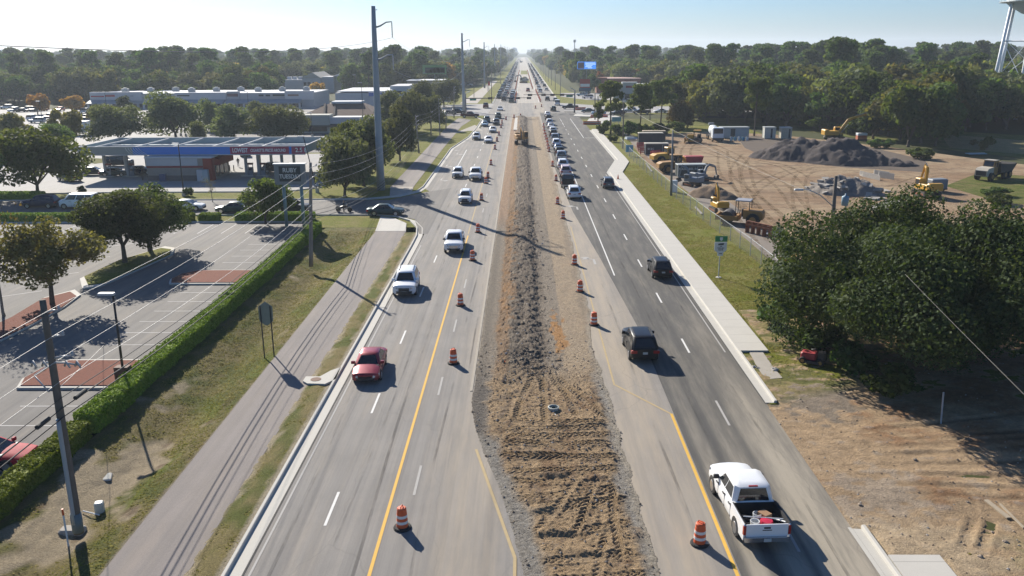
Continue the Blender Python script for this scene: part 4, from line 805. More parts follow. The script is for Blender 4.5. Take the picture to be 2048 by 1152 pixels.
# ================================================================== vehicles
GLASS = plain('car_glass', (.012, .016, .02), .06, 0, .6); TYRE = mat('tyre', (.018, .018, .019), .85, 0, .3, 12); RIM = plain('alloy', (.42, .42, .43), .3, .85)
TRIM = plain('black_trim', (.02, .02, .022), .55); LAMPW = plain('headlight_glass', (.55, .57, .6), .12, .3, .6); LAMPR = plain('taillight_red', (.30, .012, .012), .2); CHROME = plain('chrome', (.5, .5, .51), .22, .9)
PLATE = mat('plate', (.42, .45, .45), .5, 0, .2, 30); BEDL = mat('bed_liner', (.022, .022, .023), .9, 0, .3, 6)
PAINT = {}
def paint(key):
    cs = dict(white=(.72, .73, .73), pearl=(.60, .60, .58), silver=(.40, .42, .44), grey=(.11, .115, .12), dark=(.02, .022, .025), black=(.009, .010, .012), navy=(.012, .022, .055), blue=(.04, .09, .19), teal=(.018, .05, .055), red=(.26, .016, .028), maroon=(.085, .014, .016), truckred=(.22, .02, .02), ltblue=(.30, .42, .50), tan=(.30, .26, .2), green=(.03, .06, .05), lotred=(.33, .012, .03), pink=(.55, .42, .42))
    if key not in PAINT:
        q = NT('paint_' + key); p = q.pos(False); n = q.noise(p, 1.7, 4, .6); xyz = q.n('ShaderNodeSeparateXYZ'); q.l(p, xyz.inputs[0])
        c = q.mix(q.math('MULTIPLY', q.sstep(xyz.outputs[2], .75, .2, 0, .3 if sum(cs[key]) > .3 else .012), n), cs[key], (.27, .24, .2)); q.bsdf(c, q.math('MULTIPLY_ADD', n, .12, .6 if key == 'lotred' else .28), .35 if key in ('silver', 'grey', 'red', 'navy', 'teal', 'blue', 'maroon') else 0, .12 if key == 'lotred' else .3 if sum(cs[key]) < .2 else .5, coat=0 if key == 'lotred' or sum(cs[key]) < .2 else .25); PAINT[key] = q.m
    return PAINT[key]
SPEC = {  # length, half width, belt, roof, [cabin: windscreen base, roof front, roof rear, rear base], hood z, tyre r, wheel y front/rear
    'suv': dict(st=[(2.42, .82, .42, .86, .95), (2.32, .92, .32, .96, 1.03), (1.75, .95, .26, 1.0, 1.08), (1.05, .96, .25, 1.02, 1.09), (0, .965, .25, 1.04, 1.08), (-1.6, .965, .25, 1.05, 1.10), (-2.25, .93, .30, 1.04, 1.08), (-2.42, .86, .42, .98, 1.02)], cab=(1.05, .42, -1.85, -2.32, 1.06, 1.74, .90, .70), wr=.36, wy=(1.48, -1.42), ns=3),
    'sedan': dict(st=[(2.38, .74, .36, .60, .64), (2.26, .86, .26, .70, .76), (1.7, .90, .22, .79, .87), (1.05, .91, .21, .86, .94), (0, .915, .21, .90, .94), (-1.5, .915, .21, .92, .97), (-2.15, .88, .26, .90, .97), (-2.38, .78, .38, .78, .88)], cab=(1.12, .35, -.95, -1.72, .91, 1.44, .85, .62), wr=.33, wy=(1.42, -1.36), ns=2),
    'pickup': dict(st=[(2.92, .86, .48, .94, 1.0), (2.80, .97, .40, 1.06, 1.12), (2.2, 1.00, .36, 1.12, 1.20), (1.45, 1.005, .34, 1.16, 1.24), (.5, 1.005, .34, 1.18, 1.22), (-1.02, 1.005, .34, 1.18, 1.22)], cab=(1.48, .74, -.82, -1.0, 1.17, 1.90, .94, .77), wr=.41, wy=(1.95, -1.75), ns=2),
    'van': dict(st=[(2.55, .82, .40, .90, .98), (2.4, .94, .30, 1.05, 1.15), (1.9, .98, .26, 1.15, 1.25), (1.3, .99, .25, 1.18, 1.25), (-2.4, .99, .25, 1.2, 1.25), (-2.55, .95, .4, 1.15, 1.2)], cab=(1.75, 1.0, -2.35, -2.5, 1.2, 2.05, .95, .82), wr=.36, wy=(1.65, -1.6), ns=3)}
SPEC['hatch'] = SPEC['suv']
VM = {}
def veh_meshes(kd):
    if kd in VM: return VM[kd]
    S = SPEC[kd]; P = {}; st = S['st']; yf, yr, wr = S['wy'][0], S['wy'][1], S['wr']
    mb = MB(); rings = []
    for si, (y, w_, zb, zs, zt) in enumerate(st):
        bow = -.17 if si == 0 else -.11 if si == 1 else .09 if si == len(st) - 1 and kd != 'pickup' else .05 if si == len(st) - 2 and kd != 'pickup' else 0
        hp = [(0, zb), (w_ * .82, zb), (w_ * .97, zb + .10), (w_, zb + .32 * (zs - zb)), (w_ * .985, zb + .72 * (zs - zb)), (w_ * .93, zs), (w_ * .80, zt - .02), (w_ * .45, zt + .015), (0, zt + .025)]
        bw = lambda x: y + bow * (x / w_) ** 2
        rings.append([(x, bw(x), z) for x, z in hp] + [(-x, bw(x), z) for x, z in reversed(hp[1:-1])])
    mb.loft(rings, True, True)
    y0, y1, y2, y3, zb, zr, wb, wt = S['cab']
    cr = []
    for f, (ya, yb, w_, z) in enumerate(((y0, y3, wb, zb - .10), (y0 * .985, y3 * .99, wb * .985, zb), (y1 + .05, y2 - .04, wt * 1.02, zr - .07), (y1 - .05, y2 + .06, wt * .92, zr - .012), (y1 - .35, y2 + .35, wt * .6, zr + .015))):
        k = .10 if f < 2 else .16
        cr.append([(-w_ + k, ya, z), (w_ - k, ya, z), (w_, ya - k * 1.2, z), (w_, yb + k * 1.2, z), (w_ - k, yb, z), (-w_ + k, yb, z), (-w_, yb + k * 1.2, z), (-w_, ya - k * 1.2, z)])
    mb.loft(cr, False, True)
    mb.mat(1)                                       # sills, wheel wells, bumper lips
    for y in (yf, yr):
        for sx in (-1, 1):
            w_ = np.interp(-y, [-q_[0] for q_ in st], [q_[1] for q_ in st]) if kd != 'pickup' or y > -1.0 else 1.005
            n = 14; mb.loft([[(sx * (w_ + .004), y + (wr + .075) * math.cos(2 * PI * i / n), max(.2, wr + (wr + .075) * math.sin(2 * PI * i / n))) for i in range(n)], [(sx * (w_ - .12), y + (wr + .075) * math.cos(2 * PI * i / n), max(.2, wr + (wr + .075) * math.sin(2 * PI * i / n))) for i in range(n)]], True, True)
    f0, r0 = st[0], st[-1]
    y0c, zbc, wbc = S['cab'][0], S['cab'][4], S['cab'][6]
    mb.box(-wbc * .9, wbc * .9, y0c - .03, y0c + .10, zbc - .04, zbc + .012)           # wiper cowl
    for yd in ((.62, -.42) if kd != 'pickup' else (1.0, -.02, -.93)):                    # door seams and handles
        for sx in (-1, 1):
            w_ = st[4][1] if kd != 'pickup' else 1.005; mb.box(*sorted((sx * (w_ - .03), sx * (w_ + .003))), yd - .008, yd + .008, st[3][2] + .12, st[3][3] - .06); mb.box(*sorted((sx * (w_ - .03), sx * (w_ + .022))), yd + .10, yd + .30, st[3][3] - .17, st[3][3] - .13)
    for sx in (-1, 1): mb.box(sx * .5 - .008, sx * .5 + .008, y0c + .12, st[1][0] - .1, zbc - .1, max(st[2][4], zbc) + .0) if False else None
    mb.loft([[(-f0[1] * .97, f0[0] - .22, z), (-f0[1] * .6, f0[0] - .03, z), (0, f0[0] + .035, z), (f0[1] * .6, f0[0] - .03, z), (f0[1] * .97, f0[0] - .22, z), (0, f0[0] - .3, z)] for z in (f0[2] - .06, f0[2] + .13)], True, True)
    if kd == 'suv':
        for sx in (-1, 1): mb.box(sx * .58 - .02, sx * .58 + .02, y2 + .2, y1 - .35, zr + .01, zr + .055)
    if kd == 'pickup':
        mb.mat(0)
        for sx in (-1, 1):                          # open load bed
            mb.extr([(-1.02, .42), (-2.86, .46), (-2.90, .62), (-2.90, 1.17), (-2.86, 1.21), (-1.02, 1.21)], 'x', sx * .93, sx * 1.003)
        mb.box(-.92, .92, -1.06, -1.01, .6, 1.21); mb.box(-.9, .9, -2.82, -1.07, .52, .60); mb.mat(2).box(-.915, .915, -2.815, -1.075, .602, .612)
        for sx in (-1, 1): mb.box(sx * .915 - .012, sx * .915 + .012, -2.8, -1.08, .612, 1.20); mb.box(sx * .93 - .02, sx * .97 + .03 if sx > 0 else sx * .93 + .02, -2.85, -1.04, 1.212, 1.232)
        mb.box(-.915, .915, -1.11, -1.066, .612, 1.20)
        for sx in (-1, 1): mb.rbox(sx * .75 - .17, sx * .75 + .17, -2.15, -1.35, .612, .84, .05)
        mb.mat(3).box(-.96, .96, -3.06, -2.93, .46, .66)
    P['body'] = mb.mesh('body', [paint('white'), TRIM, BEDL, CHROME], True); P['body'].set_sharp_from_angle(angle=R(34))
    if kd == 'pickup': P['tailgate'] = MB().rbox(-.90, .90, -2.925, -2.865, .66, 1.215, .012).mat(1).box(-.14, .14, -2.935, -2.92, 1.02, 1.10).box(-.20, .20, -2.932, -2.92, .93, .97).mesh('tailgate', [paint('white'), TRIM]); P['brake_light'] = MB().box(-.2, .2, S['cab'][2] - .05, S['cab'][2] + .02, S['cab'][5] - .055, S['cab'][5] - .005).mesh('brake_light', LAMPR)
    A, B = cr[1], cr[2]
    def pane(a0, a1, b0, b1, u0, u1, v0, v1, off):
        a0, a1, b0, b1 = map(Vector, (a0, a1, b0, b1)); nn = (a1 - a0).cross(b0 - a0).normalized()
        g = lambda u, v: (a0.lerp(a1, u)).lerp(b0.lerp(b1, u), v) + nn * off
        o = [g(u0, v0), g(u1, v0), g(u1, v1), g(u0, v1)]; return MB().loft([[p - nn * (off + .02) for p in o], o], False, True)
    P['windscreen'] = pane(A[1], A[0], B[1], B[0], .03, .97, .05, .93, .008).mesh('windscreen', GLASS)
    P['rear_window'] = pane(A[5], A[4], B[5], B[4], .06, .94, .12 if kd != 'pickup' else .08, .92, .008).mesh('rear_window', GLASS)
    n = S['ns']
    for sd in (0, 1):
        a0, a1, b0, b1 = (A[2], A[3], B[2], B[3]) if sd == 0 else (A[7], A[6], B[7], B[6])
        mbs = MB(); cuts = {2: [(.05, .46), (.50, .95)], 3: [(.04, .36), (.395, .70), (.735, .97)]}[n]
        for (u0, u1) in cuts:
            q4 = pane(a0, a1, b0, b1, u0, u1, .12, .88, .008 if sd else -.008); mbs.add(q4.v, q4.f)
        P['side_window' + '_' * sd] = mbs.mesh('side_window', GLASS)
    for sx, t in ((-1, ''), (1, '_')):
        P['mirror' + t] = MB().rbox(sx * (wb + .10) - .13, sx * (wb + .10) + .13, y0 - .32, y0 - .16, zb + .02, zb + .20, .03).mesh('mirror', [paint('white') if kd != 'pickup' else TRIM])
        w_ = st[1][1]; P['headlight' + t] = MB().loft([[(sx * w_ * .56, f0[0] - .03, f0[3] - .13), (sx * w_ * .56, f0[0] - .05, f0[3] + .02), (sx * (w_ + .012), st[1][0] - .24, st[1][3] - .01), (sx * (w_ + .014), st[1][0] - .20, st[1][3] - .16)], [(sx * w_ * .54, f0[0] - .3, f0[3] - .13), (sx * w_ * .54, f0[0] - .3, f0[3] + .0), (sx * (w_ - .12), st[1][0] - .35, st[1][3] - .02), (sx * (w_ - .12), st[1][0] - .35, st[1][3] - .16)]], True, True).mesh('headlight', LAMPW)
        if kd == 'pickup': tl = MB().box(*sorted((sx * .905, sx * 1.012)), -2.935, -2.80, .74, 1.16)
        else: tl = MB().box(*sorted((sx * r0[1] * .62, sx * (st[-2][1] + .006))), r0[0] - .012, st[-2][0] + .03, r0[3] - .22, r0[3] - .03)
        P['taillight' + t] = tl.mesh('taillight', LAMPR)
        for y, u in ((yf, ''), (yr, '-')):
            x_in, x_out = (w_ if kd == 'pickup' else st[3][1]) * .80, max(q_[1] for q_ in st) + .012
            ty = MB().tube([(sx * x_in, y, wr), (sx * (x_out - .03), y, wr), (sx * x_out, y, wr)], [wr, wr, wr * .93], 20); P['wheel' + t + u] = ty.mesh('tyre', TYRE, False)
            P['rim' + t + u] = MB().tube([(sx * (x_out - .02), y, wr), (sx * (x_out + .012), y, wr), (sx * (x_out + .004), y, wr)], [wr * .68, wr * .64, .06], 14).mesh('rim', RIM)
    P['grille'] = MB().box(-f0[1] * .52, f0[1] * .52, f0[0] - .02, f0[0] + .022, f0[2] + .16, f0[3] - .03).mesh('grille', TRIM if kd != 'pickup' else CHROME)
    ry = -3.075 if kd == 'pickup' else r0[0] - .02; rz_ = .48 if kd == 'pickup' else .70
    P['number_plate'] = MB().box(-.16, .16, ry, ry + .03, rz_, rz_ + .15).mesh('number_plate', PLATE)
    VM[kd] = P; return P
def low_mesh(kd):
    if 'low' + kd in VM: return VM['low' + kd]
    S = SPEC[kd]; st = S['st']; mb = MB(); y0, y1, y2, y3, zb, zr, wb, wt = S['cab']
    y_end = -2.9 if kd == 'pickup' else st[-1][0]; zt = st[3][4]
    mb.extr([(st[0][0], .35), (y_end, .38), (y_end, zt - .04), (y0, zt), (st[1][0], st[1][4]), (st[0][0], st[0][4] - .1)], 'x', -.93, .93)
    cr = [[(-w_, ya, z), (w_, ya, z), (w_, yb, z), (-w_, yb, z)] for ya, yb, w_, z in ((y0, y3, wb, zb - .05), (y1, y2, wt, zr))]
    mb.mat(1).loft(cr, False, False); mb.mat(0).box(-wt - .02, wt + .02, y2 - .03, y1 + .03, zr - .03, zr + .03)
    mb.mat(2)
    for y in S['wy']:
        for sx in (-1, 1): mb.cyl((sx * .7, y, S['wr']), (sx * .96, y, S['wr']), S['wr'], n=10)
    mb.mat(3); mb.box(-.8, -.5, y_end - .02, y_end + .02, zt - .3, zt - .1); mb.box(.5, .8, y_end - .02, y_end + .02, zt - .3, zt - .1)
    VM['low' + kd] = mb.mesh('car', [paint('white'), GLASS, TYRE, LAMPR]); return VM['low' + kd]
CARN = {'suv': 'suv', 'sedan': 'sedan_car', 'pickup': 'pickup_truck', 'van': 'van', 'hatch': 'suv'}
def recolor(o, i, m_): o.material_slots[i].link = 'OBJECT'; o.material_slots[i].material = m_
def vehicle(kd, loc, rz, col, label, group=None, low=False, plate=True, scale=1.0):
    nm = CARN[kd]
    if low:
        o = obj(nm, low_mesh(kd), None, loc, rz); recolor(o, 0, paint(col)); tag(o, label, 'pickup truck' if kd == 'pickup' else 'car', group); return o
    t = thing(nm, label, 'pickup truck' if kd == 'pickup' else 'car', loc, rz, group, scale); P = veh_meshes(kd); wh = {}
    for k, me in P.items():
        if k.startswith('rim'): continue
        o = obj(me.name if not k.startswith('wheel') else 'wheel', me, t)
        if k in ('body', 'tailgate') or (k.startswith('mirror') and kd != 'pickup'): recolor(o, 0, paint(col))
        if k.startswith('wheel'): wh[k[5:]] = o
    for u, o in wh.items(): obj('rim', P['rim' + u], o)
    return t
def car(px, py, kd, col, hd, label, group=None, low=None, scale=1.0, at='near'):
    """px,py: where the end nearest the camera meets the road; hd degrees: 0 driving away, 180 towards us, 90 to the left, -90 to the right"""
    g = G(px, py); L_ = SPEC[kd]['st'][0][0] + .1
    if at == 'near' and hd in (0, 180): g.y += L_
    elif at == 'near': g.y += .9
    return vehicle(kd, (g.x, g.y, .012), R(hd) + R(.3), col, label, group, g.y > 262 if low is None else low, scale=scale)
GN = 'cars driving towards the camera on the left carriageway'
car(736, 754, 'sedan', 'red', 182, 'dark red sedan driving towards the camera, nearest car in the left lanes', GN)
car(811, 586, 'suv', 'white', 182, 'big white SUV with roof rails beside the left kerb', GN, scale=1.06)
car(908, 500, 'pickup', 'white', 182, 'white pickup with a dark grille driving towards the camera beside a striped drum', GN)
car(929, 410, 'suv', 'white', 180, 'white SUV alone in its lane just beyond the long pole shadow', GN, scale=.95)
car(914, 358, 'suv', 'white', 180, 'white crossover left of the white pickup pair by the turn arrow', GN, scale=.92)
car(950, 363, 'pickup', 'white', 180, 'white pickup next to the white crossover and the line of drums', GN)
car(976, 287, 'sedan', 'white', 180, 'white sedan close to the drums in front of the second car pair', GN)
car(952, 281, 'suv', 'white', 180, 'white crossover near the left kerb bend', GN, scale=.95)
car(985, 266, 'sedan', 'pearl', 180, 'pearl white sedan beside the drums before the crossing', GN)
car(969, 254, 'sedan', 'ltblue', 180, 'pale blue sedan waiting behind the pearl white sedan', GN)
car(973, 246, 'suv', 'teal', 180, 'teal car rolling out of the crossing on the left', GN, low=False)
car(992, 251, 'suv', 'grey', 180, 'grey SUV beside the first drum after the crossing', GN, low=False)
car(996, 238, 'suv', 'teal', 180, 'dark teal SUV leaving the crossing', GN, low=False)
GQ = 'cars queuing away from the camera beside the dug-up median'
for (px, py, kd, col, lb) in ((1149, 400, 'suv', 'white', 'white SUV at the tail of the queue'), (1136, 378, 'pickup', 'black', 'black pickup with covered bed, second last in the queue'), (1132, 354, 'suv', 'pink', 'pinkish white SUV in front of the black pickup in the queue'), (1126, 340, 'suv', 'white', 'white SUV in front of the pinkish one in the queue'), (1124, 325, 'pickup', 'silver', 'silver pickup in the middle of the queue'), (1119, 313, 'suv', 'black', 'black SUV in front of the silver pickup in the queue'), (1117, 304, 'sedan', 'blue', 'blue sedan in the queue'), (1113, 295, 'suv', 'white', 'white SUV just ahead of the blue sedan in the queue'), (1111, 286, 'pickup', 'silver', 'pale pickup beside the line of drums in the queue'), (1107, 275, 'suv', 'dark', 'dark SUV level with the yellow excavator in the queue'), (1106, 269, 'suv', 'white', 'white SUV ahead of the dark one, level with the excavator'), (1102, 258, 'sedan', 'white', 'white sedan far up the queue'), (1099, 251, 'suv', 'white', 'white SUV third from the head of the queue'), (1097, 242, 'suv', 'dark', 'dark SUV second in the queue'), (1095, 233, 'sedan', 'white', 'white sedan at the head of the queue by the crossing')):
    car(px, py, kd, col, 0, lb, GQ, low=False)
GO = 'cars driving away on the right carriageway'
car(1218, 379, 'suv', 'grey', 0, 'grey car driving away beside the orange cone on the right footway', GO, scale=.92)
car(1327, 562, 'suv', 'black', 0, 'black crossover driving away close to the right kerb', GO, scale=.95)
car(1282, 713, 'suv', 'black', 1, 'black SUV driving away in the middle of the right carriageway', GO, scale=1.02)
WP = car(1516, 1084, 'pickup', 'white', 3.2, 'white pickup with tools in its open bed, nearest vehicle on the right', GO, scale=1.0); WP.rotation_euler.z = R(3)
WP.location.y = G(1516, 1104).y + 3.05
# what lies in its bed (each piece lies loose)
def in_bed(name, mb, m_, label, cat, x, y, z=.62, rz=0):
    o = mb.build(name, m_); M = WP.matrix_basis if False else Matrix.Translation(WP.location) @ Matrix.Rotation(WP.rotation_euler.z, 4, 'Z')
    o.matrix_world = M @ Matrix.Translation((x, y, z)) @ Matrix.Rotation(rz, 4, 'Z'); return tag(o, label, cat)
BW = mat('bucket_white', (.62, .63, .62), .5, 0, .15, 8); 
for (x, y, lb) in ((-.42, -2.55, 'white plastic bucket on its foot behind the tailgate of the pickup'), (-.12, -1.95, 'white bucket with dark inside in the middle of the pickup bed')):
    b = MB().lathe([(.16, 0), (.19, .46), (.20, .54), (.20, .57), (.175, .57), (.15, .10), (.001, .10)], 16); in_bed('bucket', b, BW, lb, 'bucket', x, y)
in_bed('cooler_lid', MB().lathe([(.20, 0), (.26, .36), (.27, .50), (.25, .56), (.001, .58)], 16), plain('red_plastic', (.5, .02, .05), .4), 'red round water cooler in the pickup bed', 'cooler', .10, -2.5)
in_bed('cardboard_box', MB().rbox(-.2, .2, -.24, .24, 0, .62, .01), mat('cardboard', (.30, .17, .09), .9, 0, .3, 8), 'brown cardboard box leaning in the pickup bed', 'box', .18, -2.0, rz=.5)
in_bed('white_pipe', MB().cyl((-.78, -.75, .52), (.80, -1.17, .60), .028, n=8), BW, 'long white pipe lying across the pickup bed', 'pipe', 0, -1.35)
in_bed('tool_handle', MB().tube([(.45, -.9, .40), (.82, -1.55, .60)], .03, 6), BW, 'pale tool handle leaning on the right bed wall of the pickup', 'tool', 0, -1.2)
in_bed('paint_pail', MB().lathe([(.12, 0), (.12, .2), (.001, .2)], 12), TRIM, 'black pail in the right corner of the pickup bed', 'pail', .62, -2.45)
in_bed('hose_coil', MB().tube([(.26 * math.cos(a * .5), .26 * math.sin(a * .5), .03 + .012 * a) for a in range(34)], .03, 6), TRIM, 'black hose coil at the left of the pickup bed', 'hose', -.6, -2.05)
# crossing and beyond
GX = 'cars in and around the far crossing'
car(940, 235, 'pickup', 'maroon', -90, 'dark red pickup pulling out of the left side road', GX, low=False, at='c')
car(879, 231, 'suv', 'white', -90, 'white car waiting in the left side road beyond the trees', GX, low=False, at='c')
car(899, 229, 'sedan', 'dark', -90, 'dark car behind the dark red pickup in the left side road', GX, low=False, at='c')
car(917, 228, 'suv', 'black', -90, 'black car right behind the dark red pickup', GX, low=False, at='c')
car(1107, 223, 'suv', 'green', 0, 'dark green SUV driving through the crossing to the far side', GX, low=False)
car(1115, 211, 'van', 'white', 0, 'white van beyond the crossing on the right', GX)
car(1111, 203, 'sedan', 'silver', 0, 'silver car ahead of the white van', GX)
car(1095, 202, 'suv', 'dark', 0, 'dark SUV under the right signal arm', GX)
car(1140, 218, 'pickup', 'black', 90, 'black pickup turning at the right corner of the crossing', GX, low=False, at='c')
car(1000, 222, 'sedan', 'white', 180, 'white sedan about to enter the crossing from beyond', GX)
car(971, 217, 'pickup', 'maroon', 0, 'maroon pickup in the far left turning lane', GX)
GC = 'cars waiting on the cross street at the right'
for (px, py, kd, col, hd, lb) in ((1176, 225, 'sedan', 'teal', 90, 'dark teal sedan first on the cross street'), (1197, 230, 'suv', 'ltblue', 90, 'pale blue SUV near the orange barriers on the cross street'), (1234, 231, 'suv', 'black', 90, 'black SUV between the pines on the cross street'), (1259, 225, 'suv', 'silver', 90, 'silver SUV behind the black SUV on the cross street'), (1283, 228, 'pickup', 'black', 90, 'black pickup on the cross street in front of a pine trunk'), (1321, 226, 'sedan', 'white', 90, 'white sedan left of the bare bush on the cross street'), (1382, 224, 'suv', 'grey', 90, 'grey car half hidden by the bare bush on the cross street'), (1660, 233, 'sedan', 'white', 90, 'white car glimpsed between the dark trees on the right')):
    car(px, py, kd, col, hd, lb, GC, low=False, at='c')
GPK = 'cars parked by the shops beyond the cross street'
for (px, py, kd, col, hd, lb) in ((1176, 197, 'suv', 'white', 75, 'white SUV parked under the white roadside sign'), (1164, 192, 'suv', 'ltblue', 70, 'pale blue car parked behind the white roadside sign'), (1172, 188, 'sedan', 'teal', 70, 'teal car parked farthest by the red pylon sign'), (1256, 207, 'suv', 'silver', 80, 'silver car parked in front of the white shop')):
    car(px, py, kd, col, hd, lb, GPK, at='c')
GS = 'vehicles on the near left side street'
for (px, py, kd, col, hd, lb) in ((772, 430, 'sedan', 'teal', -92, 'dark teal sedan leaving the near side street'), (585, 424, 'suv', 'dark', -90, 'dark SUV behind the restaurant sign posts on the side street'), (468, 425, 'sedan', 'green', 90, 'dark green sedan on the side street in front of the forecourt'), (376, 420, 'sedan', 'pearl', -90, 'white car half hidden by the parking lot oaks on the side street'), (160, 416, 'van', 'white', 90, 'white van on the side street behind the oaks'), (84, 415, 'suv', 'navy', 90, 'dark blue SUV in the shade on the side street')):
    car(px, py, kd, col, hd, lb, GS, at='c')
car(18, 930, 'sedan', 'lotred', -90, 'bright red car parked at the hedge, cut by the left frame edge', at='c').location.x -= 1.0
GF = 'vehicles at the petrol station'
for (px, py, kd, col, hd, lb) in ((188, 350, 'sedan', 'black', -80, 'black car glinting beside the left pump'), (240, 332, 'van', 'dark', -90, 'dark boxy van under the canopy'), (282, 348, 'sedan', 'navy', -85, 'dark blue car beside the kiosk wall'), (140, 362, 'suv', 'teal', 60, 'dark car in front of the corner oak'), (554, 345, 'suv', 'black', -90, 'black SUV beneath the right end of the canopy'), (490, 312, 'suv', 'silver', 20, 'silver car behind the right pumps'), (230, 352, 'sedan', 'teal', -85, 'dark teal sedan at the second pump')):
    car(px, py, kd, col, hd, lb, GF, low=False, at='c')
GPL = 'cars parked in the plaza lot'; rr = random.Random(3); cl = ['white', 'silver', 'dark', 'grey', 'navy', 'maroon', 'pearl', 'black', 'red']
for i, (px, py) in enumerate(((14, 218), (28, 224), (44, 224), (56, 222), (70, 223), (84, 222), (172, 226), (158, 222), (120, 222), (66, 240), (76, 246), (170, 238), (168, 246), (24, 246), (100, 238), (360, 232), (330, 226), (460, 232), (420, 222), (520, 222))):
    car(px, py, rr.choice(['suv', 'sedan']), cl[i % 9], rr.choice([0, 180, 90]), '%s car parked in the plaza lot %s' % ({'dark': 'dark', 'navy': 'dark blue', 'pearl': 'cream'}.get(cl[i % 9], cl[i % 9]), 'far left near the autumn trees' if px < 110 and i < 9 else 'behind the station trees' if i < 15 else 'in front of the long shop row'), GPL, low=True, at='c')
bt = thing('box_truck', 'white box truck parked behind the corner oak of the station', 'truck', G(163, 270), R(-90))
obj('cargo_box', MB().rbox(-1.2, 1.2, -4, 2.2, .9, 3.6, .06).mesh('cargo_box', mat('van_white', (.6, .64, .66), .5, 0, .1)), bt)
obj('cab', MB().extr([(2.3, .5), (4.1, .5), (4.1, 1.3), (3.5, 2.3), (2.3, 2.4)], 'x', -1.05, 1.05).mesh('cab', mat('van_white', (.6, .64, .66))), bt)
obj('windscreen', MB().box(-.95, .95, 3.65, 3.85, 1.4, 2.1).mesh('windscreen', GLASS), bt)
for y in (3.2, -2.6):
    for sx in (-1, 1): obj('wheel', MB().cyl((sx * .8, y, .45), (sx * 1.12, y, .45), .45, n=14).mesh('wheel', TYRE), bt)
# long queues beyond the crossing
rr = random.Random(9); GL2 = 'cars queuing on the left carriageway beyond the crossing'; GR2 = 'cars on the right carriageway beyond the crossing'
pal = ['white', 'white', 'silver', 'grey', 'dark', 'navy', 'black', 'pearl', 'red', 'teal', 'ltblue', 'maroon']
nmz = {'dark': 'dark', 'navy': 'dark blue', 'pearl': 'cream', 'ltblue': 'pale blue', 'teal': 'dark teal'}
def runq(x, y0, y1, gap, hd, grp, where):
    y = y0
    while y < y1:
        kd = rr.choice(['suv', 'suv', 'sedan', 'pickup', 'van']); c_ = rr.choice(pal); far = 'far up' if y > 620 else 'on'
        vehicle(kd, (x + rr.uniform(-.3, .3), y, .012), R(hd), c_, '%s %s %s %s' % (nmz.get(c_, c_), {'suv': 'SUV', 'sedan': 'sedan', 'pickup': 'pickup', 'van': 'van'}[kd], far, where), grp, True); y += gap * rr.uniform(.85, 1.35)
runq(-4.4, 350, 430, 8.5, 180, GL2, 'the left carriageway queue nearest the dug median'); runq(-7.6, 362, 760, 10, 180, GL2, 'the left carriageway queue in its middle lane'); runq(-10.6, 380, 760, 11, 180, GL2, 'the left carriageway queue along the grass edge'); runq(-7.4, 765, 1500, 17, 180, GL2, 'the left carriageway queue in its middle lane'); runq(-10.6, 770, 1500, 20, 180, GL2, 'the left carriageway queue along the grass edge')
runq(9.2, 430, 1300, 30, 0, GR2, 'the right carriageway beside the far drums'); runq(12.8, 452, 1300, 38, 0, GR2, 'the right carriageway along the far grass edge')
for i in range(5): vehicle('sedan', (-32 - 7 * (i % 3), 520 + 9 * i, 0), R(70), pal[i], '%s car parked at the far left roadside lot' % nmz.get(pal[i], pal[i]), 'cars parked at the far left roadside', True)
# motorcycle with rider on the side street
g = G(688, 424); mcy = thing('motorcycle', 'dark touring motorcycle crossing the shaded side street', 'motorcycle', g, R(-92))
obj('frame', MB().tube([(0, .75, .35), (0, .45, .75), (0, -.1, .7), (0, -.75, .55)], [.08, .16, .18, .1], 8).mesh('frame', plain('bike_black', (.015, .015, .018), .3)), mcy)
for y in (.8, -.72): obj('wheel', MB().cyl((-.07, y, .32), (.07, y, .32), .32, n=14).mesh('wheel', TYRE), mcy)
obj('windshield', MB().box(-.2, .2, .55, .6, .95, 1.3).mesh('windshield', GLASS), mcy); obj('pannier', MB().rbox(-.42, .42, -1.0, -.5, .45, .8, .06).mesh('pannier', plain('bike_black', (.015, .015, .018))), mcy)
obj('handlebar', MB().tube([(-.4, .35, 1.05), (0, .5, 1.0), (.4, .35, 1.05)], .02, 6).mesh('handlebar', CHROME), mcy)
